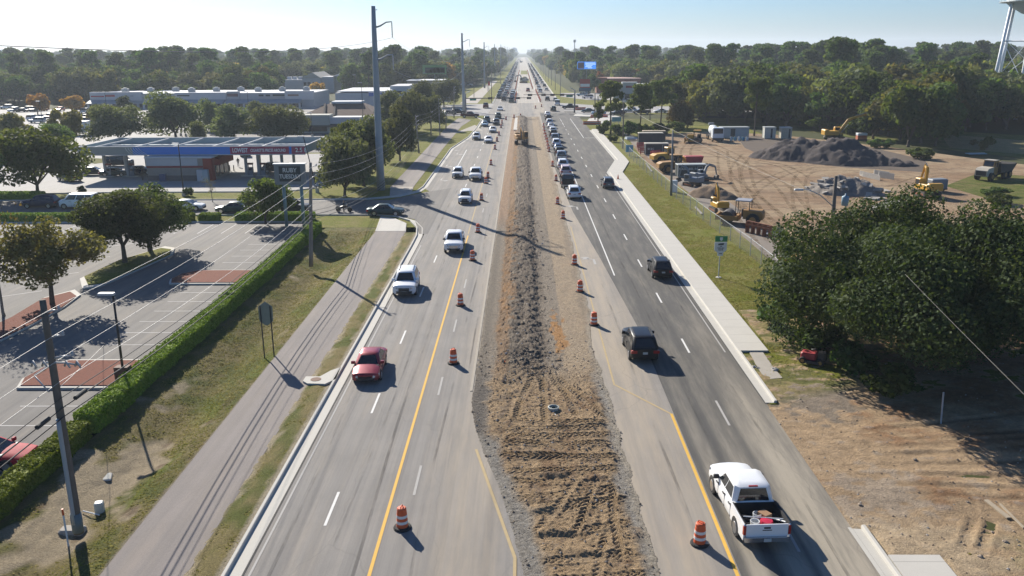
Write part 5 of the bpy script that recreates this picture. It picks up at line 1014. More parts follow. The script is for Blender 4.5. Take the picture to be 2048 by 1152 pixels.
# ------------------------------------------------------------------ people (one continuous skin each)
def person(loc, rz, top, legs, label, walk=.0, arm=.2):
    V = [(0, 0, .95), (0, 0, 1.15), (0, 0, 1.38), (0, 0, 1.50), (0, .02, 1.62), (0, .02, 1.74), (.19, 0, 1.42), (.26, .05 + arm * .2, 1.14), (.27, .12 + arm, .92), (-.19, 0, 1.42), (-.26, .02 - walk * .2, 1.14), (-.27, .08 - walk * .3, .90), (.10, walk * .25, .52), (.10, walk * .35, .08), (.10, walk * .35 + .16, .04), (-.10, -walk * .18, .52), (-.10, -walk * .4, .08), (-.10, -walk * .4 + .16, .04), (.10, 0, .90), (-.10, 0, .90)]
    E = [(0, 1), (1, 2), (2, 3), (3, 4), (4, 5), (2, 6), (6, 7), (7, 8), (2, 9), (9, 10), (10, 11), (0, 18), (18, 12), (12, 13), (13, 14), (0, 19), (19, 15), (15, 16), (16, 17)]
    rad = [.15, .15, .17, .06, .10, .085, .065, .05, .035, .065, .05, .035, .075, .05, .045, .075, .05, .045, .095, .095]
    me = bpy.data.meshes.new('person'); me.from_pydata(V, E, []); o = obj('person', me, None, loc, rz); md = o.modifiers.new('skin', 'SKIN'); md.use_smooth_shade = True
    for i, r_ in enumerate(rad): me.skin_vertices[0].data[i].radius = (r_, r_ * .8)
    me.skin_vertices[0].data[0].use_root = True; o.modifiers.new('sub', 'SUBSURF').levels = 1
    dg = bpy.context.evaluated_depsgraph_get(); m2 = bpy.data.meshes.new_from_object(o.evaluated_get(dg)); o.modifiers.clear(); o.data = m2; m2.materials.clear()
    for q_ in (mat('cloth_' + label[:9], top, .9, 0, .15), mat('trousers_' + label[:9], legs, .9, 0, .15), plain('skin_tone', (.30, .17, .11), .6), plain('hair_dark', (.02, .015, .01), .8)): m2.materials.append(q_)
    for p_ in m2.polygons: z = p_.center.z; p_.material_index = 3 if z > 1.72 or (z > 1.63 and p_.center.y < -.03) else 2 if z > 1.46 or (abs(p_.center.x) > .2 and z < 1.06 and z > .8) else 0 if z > .95 else 1
    return tag(o, label, 'person')
for (px, py, tp, lg, lb, wk, rz) in ((154, 360, (.02, .02, .025), (.03, .03, .04), 'person in dark clothes walking at the left end of the forecourt', .7, -1.2), (222, 338, (.03, .03, .035), (.03, .03, .04), 'person in dark clothes standing by the dark van at the pump', 0, 2), (286, 361, (.35, .33, .30), (.25, .24, .23), 'person in pale clothes standing at the left kiosk corner', 0, 1), (477, 334, (.03, .025, .03), (.03, .03, .03), 'person in black standing near the right pumps', .1, .4)):
    g = G(px, py); person((g.x, g.y, .012), rz, tp, lg, lb, wk)
g = G(688, 424); rd = person((g.x, g.y, -.12), R(-92), (.02, .02, .025), (.03, .03, .04), 'person in dark clothes riding the motorcycle', .0, .4)
# ================================================================== drums, cones, barriers
ORANGE = mat('drum_orange', (.62, .10, .025), .55, 0, .2, 6); WHT = mat('drum_white', (.66, .65, .62), .5, 0, .15, 6); RUB = mat('rubber_black', (.022, .022, .022), .9, 0, .3, 8)
def drum_meshes():
    body = MB(); prof = [(.255, .06, 0), (.262, .10, 0), (.25, .27, 0), (.265, .28, 1), (.255, .41, 1), (.245, .42, 0), (.235, .55, 0), (.248, .56, 1), (.24, .69, 1), (.23, .70, 0), (.222, .83, 0), (.215, .84, 0), (.21, .98, 0), (.17, 1.02, 0), (.001, 1.03, 0)]
    n = 18
    for (r0, z0, m0), (r1, z1, m1) in zip(prof, prof[1:]):
        body.mat(1 if m0 and m1 else 0).loft([[(r * math.cos(2 * PI * k / n), r * math.sin(2 * PI * k / n), z) for k in range(n)] for r, z in ((r0, z0), (r1, z1))])
    return body.mesh('drum_body', [ORANGE, WHT], True), MB().lathe([(.40, 0), (.41, .04), (.37, .09), (.26, .10), (.24, .11)], 18).mesh('rubber_base', RUB), MB().tube([(-.13, 0, 1.02), (-.1, 0, 1.10), (.1, 0, 1.10), (.13, 0, 1.02)], .022, 6).mesh('handle', ORANGE)
DM = drum_meshes()
lowb = MB(); n = 8
for z0, z1, mm in ((0, .09, 2), (.09, .28, 0), (.28, .42, 1), (.42, .56, 0), (.56, .7, 1), (.7, 1.03, 0)):
    r = .38 if mm == 2 else .25; lowb.mat(mm).lathe([(r, z0), (r * .97, z1)], n)
LOWD = lowb.mesh('traffic_drum', [ORANGE, WHT, RUB])
def drum(x, y, label, group, low=False, rz=0, z=.012, tilt=0):
    if low: o = obj('traffic_drum', LOWD, None, (x, y, z)); return tag(o, label, 'traffic drum', group)
    t = thing('traffic_drum', label, 'traffic drum', (x, y, z), rz, group); t.rotation_euler.x = tilt
    obj('drum_body', DM[0], t); obj('rubber_base', DM[1], t); obj('handle', DM[2], t); return t
GDL = 'striped drums along the left edge of the dug-up median'; GDR = 'striped drums along the right edge of the dug-up median'
LD = [(805, 1056, 'striped drum nearest the camera on the left carriageway'), (907, 727, 'striped drum level with the dark red sedan'), (921, 611, 'striped drum level with the big white SUV'), (945, 521, 'striped drum just behind the white pickup on the left carriageway'), (956, 465, 'striped drum on the long shadow of the steel pole'), (963, 401, 'striped drum beside the white SUV alone in its lane'), (972, 367, 'striped drum beside the pair of white cars'), (976, 356, 'striped drum just beyond the pair of white cars'), (982, 330, 'striped drum between the turn arrows and the dig'), (990, 299, 'striped drum level with the yellow excavator bucket'), (994, 283, 'striped drum next to the white sedan by the excavator'), (998, 271, 'striped drum level with the yellow excavator'), (1002, 256, 'striped drum beside the grey SUV'), (1004, 247, 'striped drum last on the left before the crossing'), (1012, 240, 'striped drum at the near left corner of the crossing')]
RD = [(1399, 1088, 'striped drum nearest the camera beside the white pickup on the right'), (1188, 650, 'striped drum where the sand strip ends'), (1160, 584, 'striped drum second along the sand strip'), (1149, 530, 'striped drum beside the white lane arrow'), (1126, 438, 'striped drum left of the lane arrow behind the queue'), (1115, 409, 'striped drum beside the last white SUV of the queue'), (1112, 362, 'striped drum beside the black pickup in the queue')]
rr = random.Random(4)
for lst, gr in ((LD, GDL), (RD, GDR)):
    for px, py, lb in lst:
        g = G(px, py); drum(g.x, g.y, lb, gr, rz=rr.uniform(0, 6))
lbl = 'striped drum in the dense row beside the waiting queue'
for (px, py) in ((1105, 333), (1098, 304), (1096, 298), (1095, 291), (1094, 285), (1092, 279), (1091, 274), (1089, 268), (1088, 261), (1087, 254)):
    g = G(px, py); drum(g.x, g.y, lbl, GDR)
GDF = 'striped drums beyond the crossing'
def row(x0, y0, x1, y1, step, lab):
    L_ = math.hypot(x1 - x0, y1 - y0); n_ = int(L_ / step)
    for i in range(n_): drum(x0 + (x1 - x0) * i / n_ + rr.uniform(-.1, .1), y0 + (y1 - y0) * i / n_, lab, GDF, True)
row(-2.9, 352, -2.7, 430, 6, 'striped drum in the row left of the stripped median beyond the crossing'); row(-3.6, 460, -2.8, 900, 9, 'striped drum in the far row along the left queue')
row(7.4, 352, 7.0, 455, 6, 'striped drum in the row right of the stripped median beyond the crossing'); row(5.6, 470, 5.4, 900, 9, 'striped drum in the far row along the right carriageway')
for (px, py, lb) in ((1028, 236, 'short drum standing at the near end of the crossing'), (1041, 234, 'short drum at the head of the dug-up median'), (1071, 217, 'drum at the far edge of the crossing'), (1083, 214, 'drum at the right far edge of the crossing'), (1030, 187, 'single drum on the stripped median far left')):
    g = G(px, py); drum(g.x, g.y, lb, GDF)
cn = thing('traffic_cone', 'small orange cone on the right footway', 'cone', G(1236, 358, .14)); obj('cone', MB().lathe([(.17, .03), (.15, .06), (.03, .75), (.001, .76)], 12).mesh('cone', ORANGE), cn); obj('base', MB().box(-.2, .2, -.2, .2, 0, .04).mesh('base', RUB), cn)
fl_ = thing('fallen_cone', 'crushed orange cone lying at the edge of the dig', 'cone', G(1007, 729, .1), .4); obj('cone', MB().tube([(0, 0, .1), (.5, .1, .12)], [.16, .03], 10).mesh('cone', ORANGE), fl_); obj('base', MB().box(-.04, 0, -.17, .17, 0, .34).mesh('base', RUB), fl_)
def barrier(px, py, lb, l=2.0, m_=None, rz=0):
    g = G(px, py); t = thing('water_barrier', lb, 'barrier', (g.x, g.y, .01), rz, 'orange water-filled barriers at the crossing')
    obj('lower_block', MB().extr([(-.28, 0), (.28, 0), (.26, .18), (.15, .45), (-.15, .45), (-.26, .18)], 'x', -l / 2, l / 2).mesh('lower_block', m_ or ORANGE), t); obj('upper_block', MB().rbox(-l / 2, l / 2, -.14, .14, .452, .95, .04).mesh('upper_block', m_ or ORANGE), t)
    obj('stripe', MB().box(-l / 2 - .004, l / 2 + .004, -.146, .146, .55, .68).mesh('stripe', WHT), t)
barrier(1184, 249, 'bright orange barrier on the corner grass before the crossing', 5.0); barrier(1190, 236, 'orange-red barrier by the left pine of the corner', 2.6); barrier(1207, 235, 'orange-red barrier right of the first pine', 2.6); barrier(1161, 220, 'orange barrier behind the black turning pickup', 3.6)
# ================================================================== poles, lines, lamps
WOOD = mat('pole_wood', (.165, .140, .115), .95, 0, .35, 3, .2, .8); WOODG = mat('pole_wood_grey', (.25, .22, .19), .95, 0, .3, 3, .2, .8); STEEL = mat('galvanised', (.36, .39, .40), .6, .2, .12, .7); STEELD = mat('weathered_steel', (.31, .345, .365), .7, .1, .15, .5); INS = mat('insulator', (.42, .42, .43), .35, 0, .1, 10); WIREM = mat('bare_wire', (.42, .41, .39), .55, .2, .1, 5); CABLE = mat('black_cable', (.03, .03, .03), .8, 0, .2, 5); GUARD = mat('pvc_guard', (.34, .36, .37), .6, 0, .12, 2)
ATT = {}; GALV0 = mat('grey_pole', (.20, .20, .195), .8, 0, .2, 2)
def upole(key, px, py, pyt, label, r=.16, m_=WOOD, arms=((-.4, .7), (-1.2, .7), (-2.0, .7)), pxt=None, extra=None, group='wooden poles of the roadside power line'):
    g = G(px, py); top = PY(pxt or px, pyt, g.y); h = top.z; t = thing('utility_pole', label, 'utility pole', (g.x, g.y, -.1), 0, group); dx = (top.x - g.x)
    pole = MB(); n_ = 8; pole.tube([(dx * i / n_, 0, (h + .1) * i / n_) for i in range(n_ + 1)], [r * (1.25 - .5 * i / n_) for i in range(n_ + 1)], 14); obj('pole', pole.mesh('pole', m_, True), t); at = []
    for i, (dz, ln) in enumerate(arms):
        z = h + .1 + dz; x0 = dx * z / h; a = MB().tube([(x0, 0, z - .12), (x0 + ln * .55, 0, z), (x0 + ln, 0, z + .02)], [.05, .035, .03], 8); ar = obj('bracket', a.mesh('bracket', INS, True), t)
        obj('insulator', MB().lathe([(.03, z), (.09, z + .03), (.04, z + .07), (.09, z + .11), (.04, z + .15), (.07, z + .19), (.02, z + .22)], 10, (x0 + ln, 0)).mesh('insulator', INS, True), ar)
        at.append(Vector((g.x + x0 + ln, g.y, z + .22 - .1)))
    ATT[key] = (at, Vector((g.x, g.y, 0)), h, dx); return t, h, dx
tp, h1, dx1 = upole('near', 157, 1062, 600, 'nearest wooden power pole with grey cable guard, between the hedge and the path', .17, WOOD, ((-.45, .62), (-1.55, .62), (-2.45, .9)), pxt=85)
xat = lambda z: dx1 * z / h1
gd = MB(); 
for i in range(12): pass
gd.tube([(xat(z) - .02, -.19, z) for z in np.linspace(.55, 5.6, 8)], .095, 10); obj('cable_guard', gd.mesh('cable_guard', GUARD, True), tp)
z = h1 - 2.7
cu = MB().tube([(xat(z), 0, z), (xat(z) - .9, .1, z - .55)], .045, 8); cu.tube([(xat(z) - .9, .1, z - .6), (xat(z) - .3, -.05, z - 1.25)], .03, 6); ca = obj('crossarm', cu.mesh('crossarm', INS, True), tp)
for dx_ in (-.9, -.45, .5, .95):
    obj('cutout_switch', MB().tube([(xat(z) + dx_, .0, z - .1), (xat(z) + dx_ + .08, 0, z + .12), (xat(z) + dx_ + .22, 0, z - .18)], [.05, .06, .04], 8).mesh('cutout_switch', INS, True), ca)
obj('bracket', MB().tube([(xat(z) - .2, -.1, z + .1), (xat(z) + .5, 0, z + .05), (xat(z) + 1.15, .05, z - .08)], .04, 8).mesh('bracket', STEEL, True), tp)
obj('ground_sleeve', MB().tube([(0, -.02, .1), (xat(1.0), -.02, 1.0)], .24, 14).mesh('ground_sleeve', mat('sleeve', (.16, .19, .19), .8, 0, .2, 4), True), tp)
upole('ruby', 622, 531, 325, 'tall grey wooden power pole behind the clipped hedge, left of the path ramp', .17, WOODG, ((-.35, .55), (-1.35, .55), (-2.3, .55)), pxt=621)
upole('third', 838, 306, 230, 'wooden power pole with a pale transformer can beside the grey oak', .15, WOODG, ((-.3, .5), (-1.2, .5), (-2.0, .5)), pxt=831)
tr_, h3, dx3 = ATT['third'][1], ATT['third'][2], 0
upole('fourth', 880, 271, 196, 'thin wooden pole on the grass left of the shared path bend', .13, WOODG, ((-.3, .5), (-1.2, .5), (-2., .5)), pxt=877); upole('fifth', 908, 236, 172, 'wooden pole at the corner of the left side road', .16, WOODG, ((-.3, .5), (-1.2, .5), (-2., .5)))
for i, (px, py, pt) in enumerate(((892, 259, 208), (862, 270, 222), (983, 206, 135), (976, 183, 136), (948, 196, 172), (1001, 168, 130))): upole('x%d' % i, px, py, pt, ('dark leaning pole beside the pale wooden one on the left grass', 'short pole under the roadside oaks', 'wooden pole in front of the second steel pole row', 'thin wooden pole under the far steel poles', 'pole next to the left signal mast', 'far wooden pole along the left carriageway')[i], .13, WOODG, ((-.3, .4),))
def wire(name, pts, sag, r, m_, label, group=None):
    mb = MB(); path = []
    for a, b in zip(pts, pts[1:]):
        a, b = Vector(a), Vector(b); n_ = max(6, int((b - a).length / 6)); s_ = sag * ((b - a).length / 50) ** 2
        for i in range(n_ + (b is Vector(pts[-1]))):
            u = i / n_; p = a.lerp(b, u); p.z -= 4 * s_ * u * (1 - u); path.append(p)
    path.append(Vector(pts[-1])); mb.tube(path, r, 5); return tag(mb.build(name, m_, None, True), label, 'cable', group)
GW = 'bare wires of the left roadside power line'
for i in range(3):
    a = ATT['near'][0][i]; back = a + Vector((-1.8, -34, -.2)); wire('power_line', [back, a, ATT['ruby'][0][i], ATT['third'][0][i], ATT['fifth'][0][i]], .55, .011, WIREM, ('topmost bare wire from the nearest power pole', 'second bare wire from the nearest power pole', 'third bare wire from the nearest power pole')[i], GW)
GT = 'cables slung below the bare power wires'
def att(k, dz, ox): v = ATT[k]; z = v[2] - dz; return Vector((v[1].x + v[3] * z / v[2] + ox, v[1].y, z))
for i, (dn, dr_, r, mm, lb) in enumerate(((3.6, 4.0, .012, WIREM, 'pale neutral cable on the roadside poles'), (4.3, 4.7, .02, CABLE, 'upper black telephone cable on the roadside poles'), (4.75, 5.1, .032, CABLE, 'thick black telephone cable with splice boxes'), (5.15, 5.5, .03, CABLE, 'lowest thick black telephone cable over the hedge'))):
    a = att('near', dn, .2); wire('telephone_cable', [a + Vector((-1.5, -34, -.1)), a, att('ruby', dr_, .2), att('third', dr_, .2), att('fifth', dr_, .2)], .75, r, mm, lb, GT)
a0 = att('near', 4.75, .2); b0 = att('ruby', 5.1, .2)
for u, lb in ((.03, 'black splice case hanging on the telephone cable right of the nearest pole'), (-.035, 'black splice case hanging on the telephone cable left of the nearest pole')):
    p = a0.lerp(b0, u); d = (b0 - a0).normalized(); tag(MB().cyl(p - d * .45, p + d * .45, .10, n=10).build('splice_case', CABLE), lb, 'splice case')
c0 = PY(155, 893, ATT['near'][1].y - .3) if False else att('near', 4.0, .1)
wire('service_drop', [att('near', 3.9, .1), PY(212, 686, 60)], .1, .014, WIREM, 'service wire from the nearest pole to the lamp post')
wire('guy_wire', [G(0, 850, 8.0) if False else PY(-30, 853, 40), PY(640, 610, 70)], .3, .012, WIREM, 'thin stay wire crossing above the hedge') if False else None
# lamp posts on the lots
def lamp(px, py, pyt, label, m_=None, arm=1, pxt=None):
    g = G(px, py); h = PY(px, pyt, g.y).z; t = thing('lamp_post', label, 'lamp post', (g.x, g.y, 0), 0, 'lamp posts of the parking lots'); dx = 0 if pxt is None else PY(pxt, pyt, g.y).x - g.x
    obj('post', MB().tube([(0, 0, 0), (dx, 0, h)], [.09, .065], 10).mesh('post', m_ or mat('bronze_post', (.035, .028, .024), .6), True), t)
    obj('lamp_head', MB().rbox(dx - .9, dx + .1, -.2, .2, h, h + .14, .04).mesh('lamp_head', mat('lamp_head', (.40, .42, .43), .5)), t); obj('base', MB().lathe([(.3, 0), (.28, .7), (.1, .72)], 14).mesh('base', CONC), t); return t
l1 = lamp(250, 772, 590, 'dark lamp post with a box at its foot beside the hedge in the parking lot', pxt=226); obj('control_box', MB().rbox(-.45, .45, -.3, .3, .4, 1.35, .03).mesh('control_box', mat('brown_box', (.12, .055, .035), .8, 0, .3, 5)), l1)
lamp(368, 392, 288, 'thin lamp post in front of the petrol station canopy'); lamp(635, 385, 274, 'dark lamp post behind the restaurant sign', pxt=607)
for (px, py, pt, lb) in ((372, 273, 232, 'lamp post behind the middle of the station canopy'), (362, 272, 240, 'short lamp post behind the canopy'), (138, 290, 250, 'lamp post behind the corner oak'), (90, 276, 203, 'lamp post beside the orange autumn tree'), (218, 250, 185, 'thin lamp post in front of the shop row sign'), (500, 246, 184, 'lamp post in front of the middle of the shop row'), (625, 274, 226, 'pale lamp post before the brown-roofed restaurant'), (728, 268, 166, 'lamp post in front of the white building'), (773, 256, 218, 'lamp post between the roadside oaks'), (714, 216, 150, 'tall pale lamp post beyond the white building'), (598, 180, 156, 'lamp post before the gabled hall')): lamp(px, py, pt, lb)
# steel transmission poles
def mono(px, py, pyt, pxt, label, r=.55, arms=2, detail=True):
    g = G(px, py); top = PY(pxt, pyt, g.y); h = top.z; dx = top.x - g.x; t = thing('steel_pole', label, 'steel pole', (g.x, g.y, 0), 0, 'tall steel poles of the transmission line')
    obj('shaft', MB().tube([(dx * u, 0, h * u) for u in np.linspace(0, 1, 7)], [r * (1 - .48 * u) for u in np.linspace(0, 1, 7)], 12).mesh('shaft', STEELD, True), t); A_ = []
    for k in range(arms):
        z = h - 3.0 - 4.6 * k if arms == 2 else h - 2.5; x0 = dx * z / h
        ar = obj('arm', MB().tube([(x0, 0, z), (x0 + .9, 0, z + .25), (x0 + 1.8, 0, z + .75), (x0 + 2.6, 0, z + .82)], [.16, .13, .10, .07], 8).mesh('arm', STEELD, True), t)
        obj('insulator_string', MB().lathe([(.04, z + .85)] + [(.10 if i % 2 else .05, z + .7 - .13 * i) for i in range(16)] + [(.02, z - 1.4)], 8, (x0 + 2.62, 0)).mesh('insulator_string', INS), ar); A_.append(Vector((g.x + x0 + 2.62, g.y, z - 1.4)))
    obj('shield_wire_clamp', MB().bar((dx, 0, h - .6), (dx + .6, 0, h - .5), .1, .1).mesh('shield_wire_clamp', INS), t); return A_
B1 = mono(762, 380, 12, 746, 'tallest steel transmission pole standing by the near side street', .62); B2 = mono(928, 222, 66, 923.5, 'second steel transmission pole at the crossing', .58)
B3 = mono(969, 176, 84, 968, 'third steel transmission pole beyond the crossing', .55); B4 = mono(990, 153, 88, 989, 'fourth steel transmission pole in the row', .5)
for i in range(9): Yq = 395 + 62 * i; rr_t = thing('far_lamp_post', 'thin pole along the right side of the far road', 'utility pole', (17.4, Yq, 0), 0, 'thin poles along the far right roadside'); obj('pole', MB().tube([(0, 0, 0), (0, 0, 11)], [.16, .11], 6).mesh('pole', GALV0, True), rr_t); obj('arm', MB().tube([(0, 0, 10.6), (-2.2, 0, 11.2)], .08, 5).mesh('arm', GALV0), rr_t)
for i, (px, py, pt) in enumerate(((1001.5, 141, 89), (1009.5, 133, 92), (1014.5, 127, 93), (1019, 122, 95), (1022.5, 118, 96))): mono(px, py, pt, px, ('steel pole far along the left carriageway'), .5, 1)
for k in range(2): wire('transmission_wire', [B1[k], B2[k], B3[k], B4[k]], .35, .018, mat('sky_wire', (.5, .5, .5), .5, .3), ('upper', 'lower')[k] + ' transmission wire between the steel poles', 'transmission wires of the steel poles')
wire('transmission_wire', [B1[1] if False else B1[0], PY(-260, 78, 30)], .28, .02, mat('grey_wire', (.16, .16, .16), .6), 'single wire crossing the white sky at the upper left')
# poles on the right
def rpole(px, py, pyt, label, pxt=None, m_=WOOD, r=.14):
    g = G(px, py); top = PY(pxt or px, pyt, g.y); t = thing('wooden_pole', label, 'utility pole', (g.x, g.y, -.05), 0, 'wooden poles along the right verge')
    obj('pole', MB().tube([(0, 0, 0), (top.x - g.x, 0, top.z + .05)], [r * 1.2, r * .8], 12).mesh('pole', m_, True), t); return t, top
GALV = mat('grey_pole', (.20, .20, .195), .8, 0, .2, 2)
tA, topA = rpole(1342, 391, 260, 'tall thin grey pole at the yard fence beside the white cabinet', 1346, GALV)
tB, topB = rpole(1246, 297, 203, 'dark thin pole on the right verge beside the blue sign', 1247); rpole(1222, 267, 190, 'thin pole at the end of the yard fence', 1222); rpole(1190, 240, 186, 'dark pole beside the orange-red barrier', 1190, WOOD, .17); rpole(1196, 248, 192, 'second dark pole beside the orange-red barriers', 1196, WOOD, .17)
tC, topC = rpole(1660, 515, 352, 'dark wooden pole with a blue transformer and street lamp in the yard', 1672, WOOD, .2)
g = G(1660, 515); zt = topC.z - 2.4
obj('transformer', MB().lathe([(.05, zt - .55), (.33, zt - .5), (.36, zt + .35), (.30, zt + .42), (.08, zt + .5), (.06, zt + .7)], 16, (.75 + .2, 0)).mesh('transformer', mat('transformer_blue', (.16, .28, .36), .5, 0, .12, 4), True), tC)
la = obj('lamp_arm', MB().tube([(.15, 0, zt - .9), (-1.6, -.2, zt + .55), (-2.9, -.3, zt + 1.15), (-3.5, -.3, zt + 1.15)], .05, 8).mesh('lamp_arm', STEEL, True), tC); obj('lamp_head', MB().rbox(-4.3, -3.4, -.48, -.12, zt + 1.06, zt + 1.24, .06).mesh('lamp_head', mat('lamp_head', (.40, .42, .43))), la)
wire('service_wire', [topB, topA, topC - Vector((0, 0, 2.6))], .5, .015, mat('pale_wire', (.42, .40, .35), .7), 'pale wire running between the poles over the yard')
wire('service_wire', [PY(1810, 548, 46), PY(2110, 850, 26)], .2, .006, mat('dull_wire', (.26, .25, .22), .7), 'pale wire in front of the huge oak')
# ================================================================== traffic signals
def signal(px, py, pyt, pxa, pya, heads, label, sgn):
    g = G(px, py); top = PY(px, pyt, g.y).z; end = PY(pxa, pya, g.y); t = thing('traffic_signal', label, 'traffic signal', (g.x, g.y, 0), 0, 'signal masts at the far crossing'); ze = end.z
    obj('mast', MB().tube([(0, 0, 0), (0, 0, top)], [.30, .22], 12).mesh('mast', GALV, True), t); arm = obj('mast_arm', MB().tube([(0, 0, ze), (end.x - g.x, 0, ze + .1)], [.18, .08], 10).mesh('mast_arm', mat('arm_dark', (.07, .06, .055), .7), True), t)
    for hx in heads:
        x = PY(hx, pya, g.y).x - g.x; hd_ = obj('signal_head', MB().rbox(x - .75, x + .75, -.35, -.05, ze - .35, ze + .35, .05).mesh('signal_head', mat('signal_black', (.02, .02, .02), .6)), arm)
        obj('lens', MB().tube([(x + .45, -.36, ze), (x + .45, -.40, ze)], .14, 12).mesh('lens', plain('red_lens', (.30, .03, .02), .3)), hd_)
    x = PY(sgn, pya + 3, g.y).x - g.x; obj('street_sign', MB().box(x - 1.1, x + 1.1, -.06, -.02, ze - .75, ze - .1).mesh('street_sign', mat('sign_teal', (.02, .22, .16), .5)), arm)
    obj('luminaire', MB().tube([(0, 0, top), (sgn_dir(end.x - g.x) * 1.6, 0, top + .8)], [.08, .12], 8).mesh('luminaire', STEEL), t)
def sgn_dir(v): return 1 if v > 0 else -1
signal(931.5, 226, 187, 1062, 196, (980, 1036, 1058), 'left signal mast with a long arm over the left carriageway', 946); signal(1149, 225, 180, 1047, 190, (1060, 1087, 1105, 1124), 'right signal mast with a long arm over the right carriageway', 1139)
# ================================================================== signs
DKG = mat('sign_dark', (.035, .042, .04), .6, 0, .12, 2); SGREY = mat('sign_frame_grey', (.19, .205, .20), .6, 0, .1, 2); TEALP = mat('sign_post_teal', (.16, .24, .235), .6, 0, .12, 2); LETW = plain('sign_letter_white', (.62, .62, .58), .5)
gl, gr_ = G(568, 463), G(604.5, 452); ys_ = (gl.y + gr_.y) / 2; t = thing('restaurant_sign', 'big dark sign box lettered in white on two pale posts behind the hedge', 'sign', (0, ys_, 0), 0)
tl = PY(547, 329, ys_); br_ = PY(611, 369, ys_)
for px in (568, 603): x = PY(px, 400, ys_).x; obj('post', MB().tube([(x, .3, 0), (x, .3, br_.z + .3)], .20, 12).mesh('post', TEALP, True), t)
bx = obj('sign_box', MB().rbox(tl.x, br_.x, -.05, .65, br_.z, tl.z, .06).mesh('sign_box', SGREY), t); pz = (tl.z + br_.z) / 2; wx = br_.x - tl.x; cx = (tl.x + br_.x) / 2 + .05; pn = obj('sign_panel', MB().box(cx - wx * .35, cx + wx * .35, -.075, -.052, br_.z + .38, tl.z - .22).mesh('sign_panel', DKG), bx)
hz_ = tl.z - br_.z
text('lettering', 'RUBY', hz_ * .30, LETW, pn, facing(cx, -.085, pz + hz_ * .21), .012, sx=.95, bold=.012); text('lettering', 'TUESDAY', hz_ * .29, LETW, pn, facing(cx, -.085, pz - hz_ * .10), .012, sx=.85, bold=.012)
obj('roof_cap', MB().box(tl.x - .12, br_.x + .12, -.12, .72, tl.z + .002, tl.z + .1).mesh('roof_cap', LETW), bx)
# toll plate sign on the right verge
g = G(1437, 555); ts = thing('toll_sign', 'green and white toll sign on a thin post on the right verge', 'sign', (g.x, g.y, 0), 0); zz = lambda py: PY(1441, py, g.y).z; xx_ = lambda px: PY(px, 490, g.y).x - g.x
obj('post', MB().box(-.04, .04, -.02, .06, -.1, zz(512)).mesh('post', STEELD), ts); obj('footing', MB().lathe([(.28, -.02), (.25, .05), (.1, .07)], 10).mesh('footing', CONC), ts)
gp_ = obj('green_panel', MB().box(xx_(1429.5), xx_(1454), -.06, -.025, zz(483.5), zz(472)).mesh('green_panel', mat('sign_green', (.01, .20, .075), .5, 0, .08, 2)), ts); SW = mat('sign_white', (.55, .60, .62), .5, 0, .06, 2)
sx0 = (xx_(1429.5) + xx_(1454)) / 2; zc = (zz(483.5) + zz(472)) / 2
obj('shield', MB().extr([(sx0 - .13, zc + .16), (sx0 + .13, zc + .16), (sx0 + .14, zc - .06), (sx0, zc - .20), (sx0 - .14, zc - .06)], 'y', -.075, -.062).mesh('shield', SW), gp_)
wp_ = obj('white_panel', MB().extr([(xx_(1429), zz(484)), (xx_(1429), zz(500)), (xx_(1435.5), zz(505)), (xx_(1436), zz(511.5)), (xx_(1446.5), zz(511.5)), (xx_(1447.5), zz(505)), (xx_(1453.5), zz(500)), (xx_(1453.5), zz(484))], 'y', -.06, -.025).mesh('white_panel', SW), ts)
DKT = plain('sign_ink', (.03, .04, .05), .6)
for body, pyc, s_ in (('OR', 492.6, .13), ('TOLL-BY', 496.0, .155), ('PLATE', 499.6, .155)): text('lettering', body, s_ * 1.05, DKT, wp_, facing(sx0, -.068, zz(pyc)), .006, bold=.004)
obj('emblem', MB().extr([(sx0 - .30, zz(490)), (sx0 + .22, zz(489.8)), (sx0 + .30, zz(486)), (sx0 - .05, zz(486.4)), (sx0 - .22, zz(487))], 'y', -.072, -.062).mesh('emblem', DKT), wp_); obj('arrow', MB().extr([(sx0 - .14, zz(507.6)), (sx0 + .05, zz(507.6)), (sx0 + .05, zz(508.6)), (sx0 + .15, zz(507)), (sx0 + .05, zz(505.4)), (sx0 + .05, zz(506.4)), (sx0 - .14, zz(506.4))], 'y', -.072, -.062).mesh('arrow', DKT), wp_)
# small roadside board seen from behind on two dark posts
a_, b_ = G(528, 712), G(549, 710); ys_ = (a_.y + b_.y) / 2; t = thing('roadside_sign', 'pointed grey-green board on two thin dark posts in the left verge', 'sign', (0, ys_, -.1), 0)
zt = PY(530, 612, ys_).z; x0, x1 = a_.x, b_.x
for x in (x0, x1): obj('post', MB().box(x - .035, x + .035, -.03, .03, -.6, zt + .1).mesh('post', mat('post_dark', (.03, .03, .028), .7)), t)
z1 = PY(530, 648, ys_).z; xm = (x0 + x1) / 2; obj('board', MB().extr([(x0 - .16, zt + .05), (xm, zt + .40), (x1 + .16, zt + .05), (x1 + .13, z1 + .3), (xm + .1, z1), (xm - .1, z1), (x0 - .13, z1 + .3)], 'y', .035, .06).mesh('board', mat('sign_back', (.20, .23, .19), .6, 0, .2, 4)), t)
_q = NT('screen_blue'); _q.bsdf((.02, .10, .35), .3, emit=(.03, .25, .85), estr=.55); SCRB = _q.m; _q = NT('screen_white'); _q.bsdf((.4, .5, .6), .3, emit=(.55, .75, .95), estr=.5); SCRW = _q.m
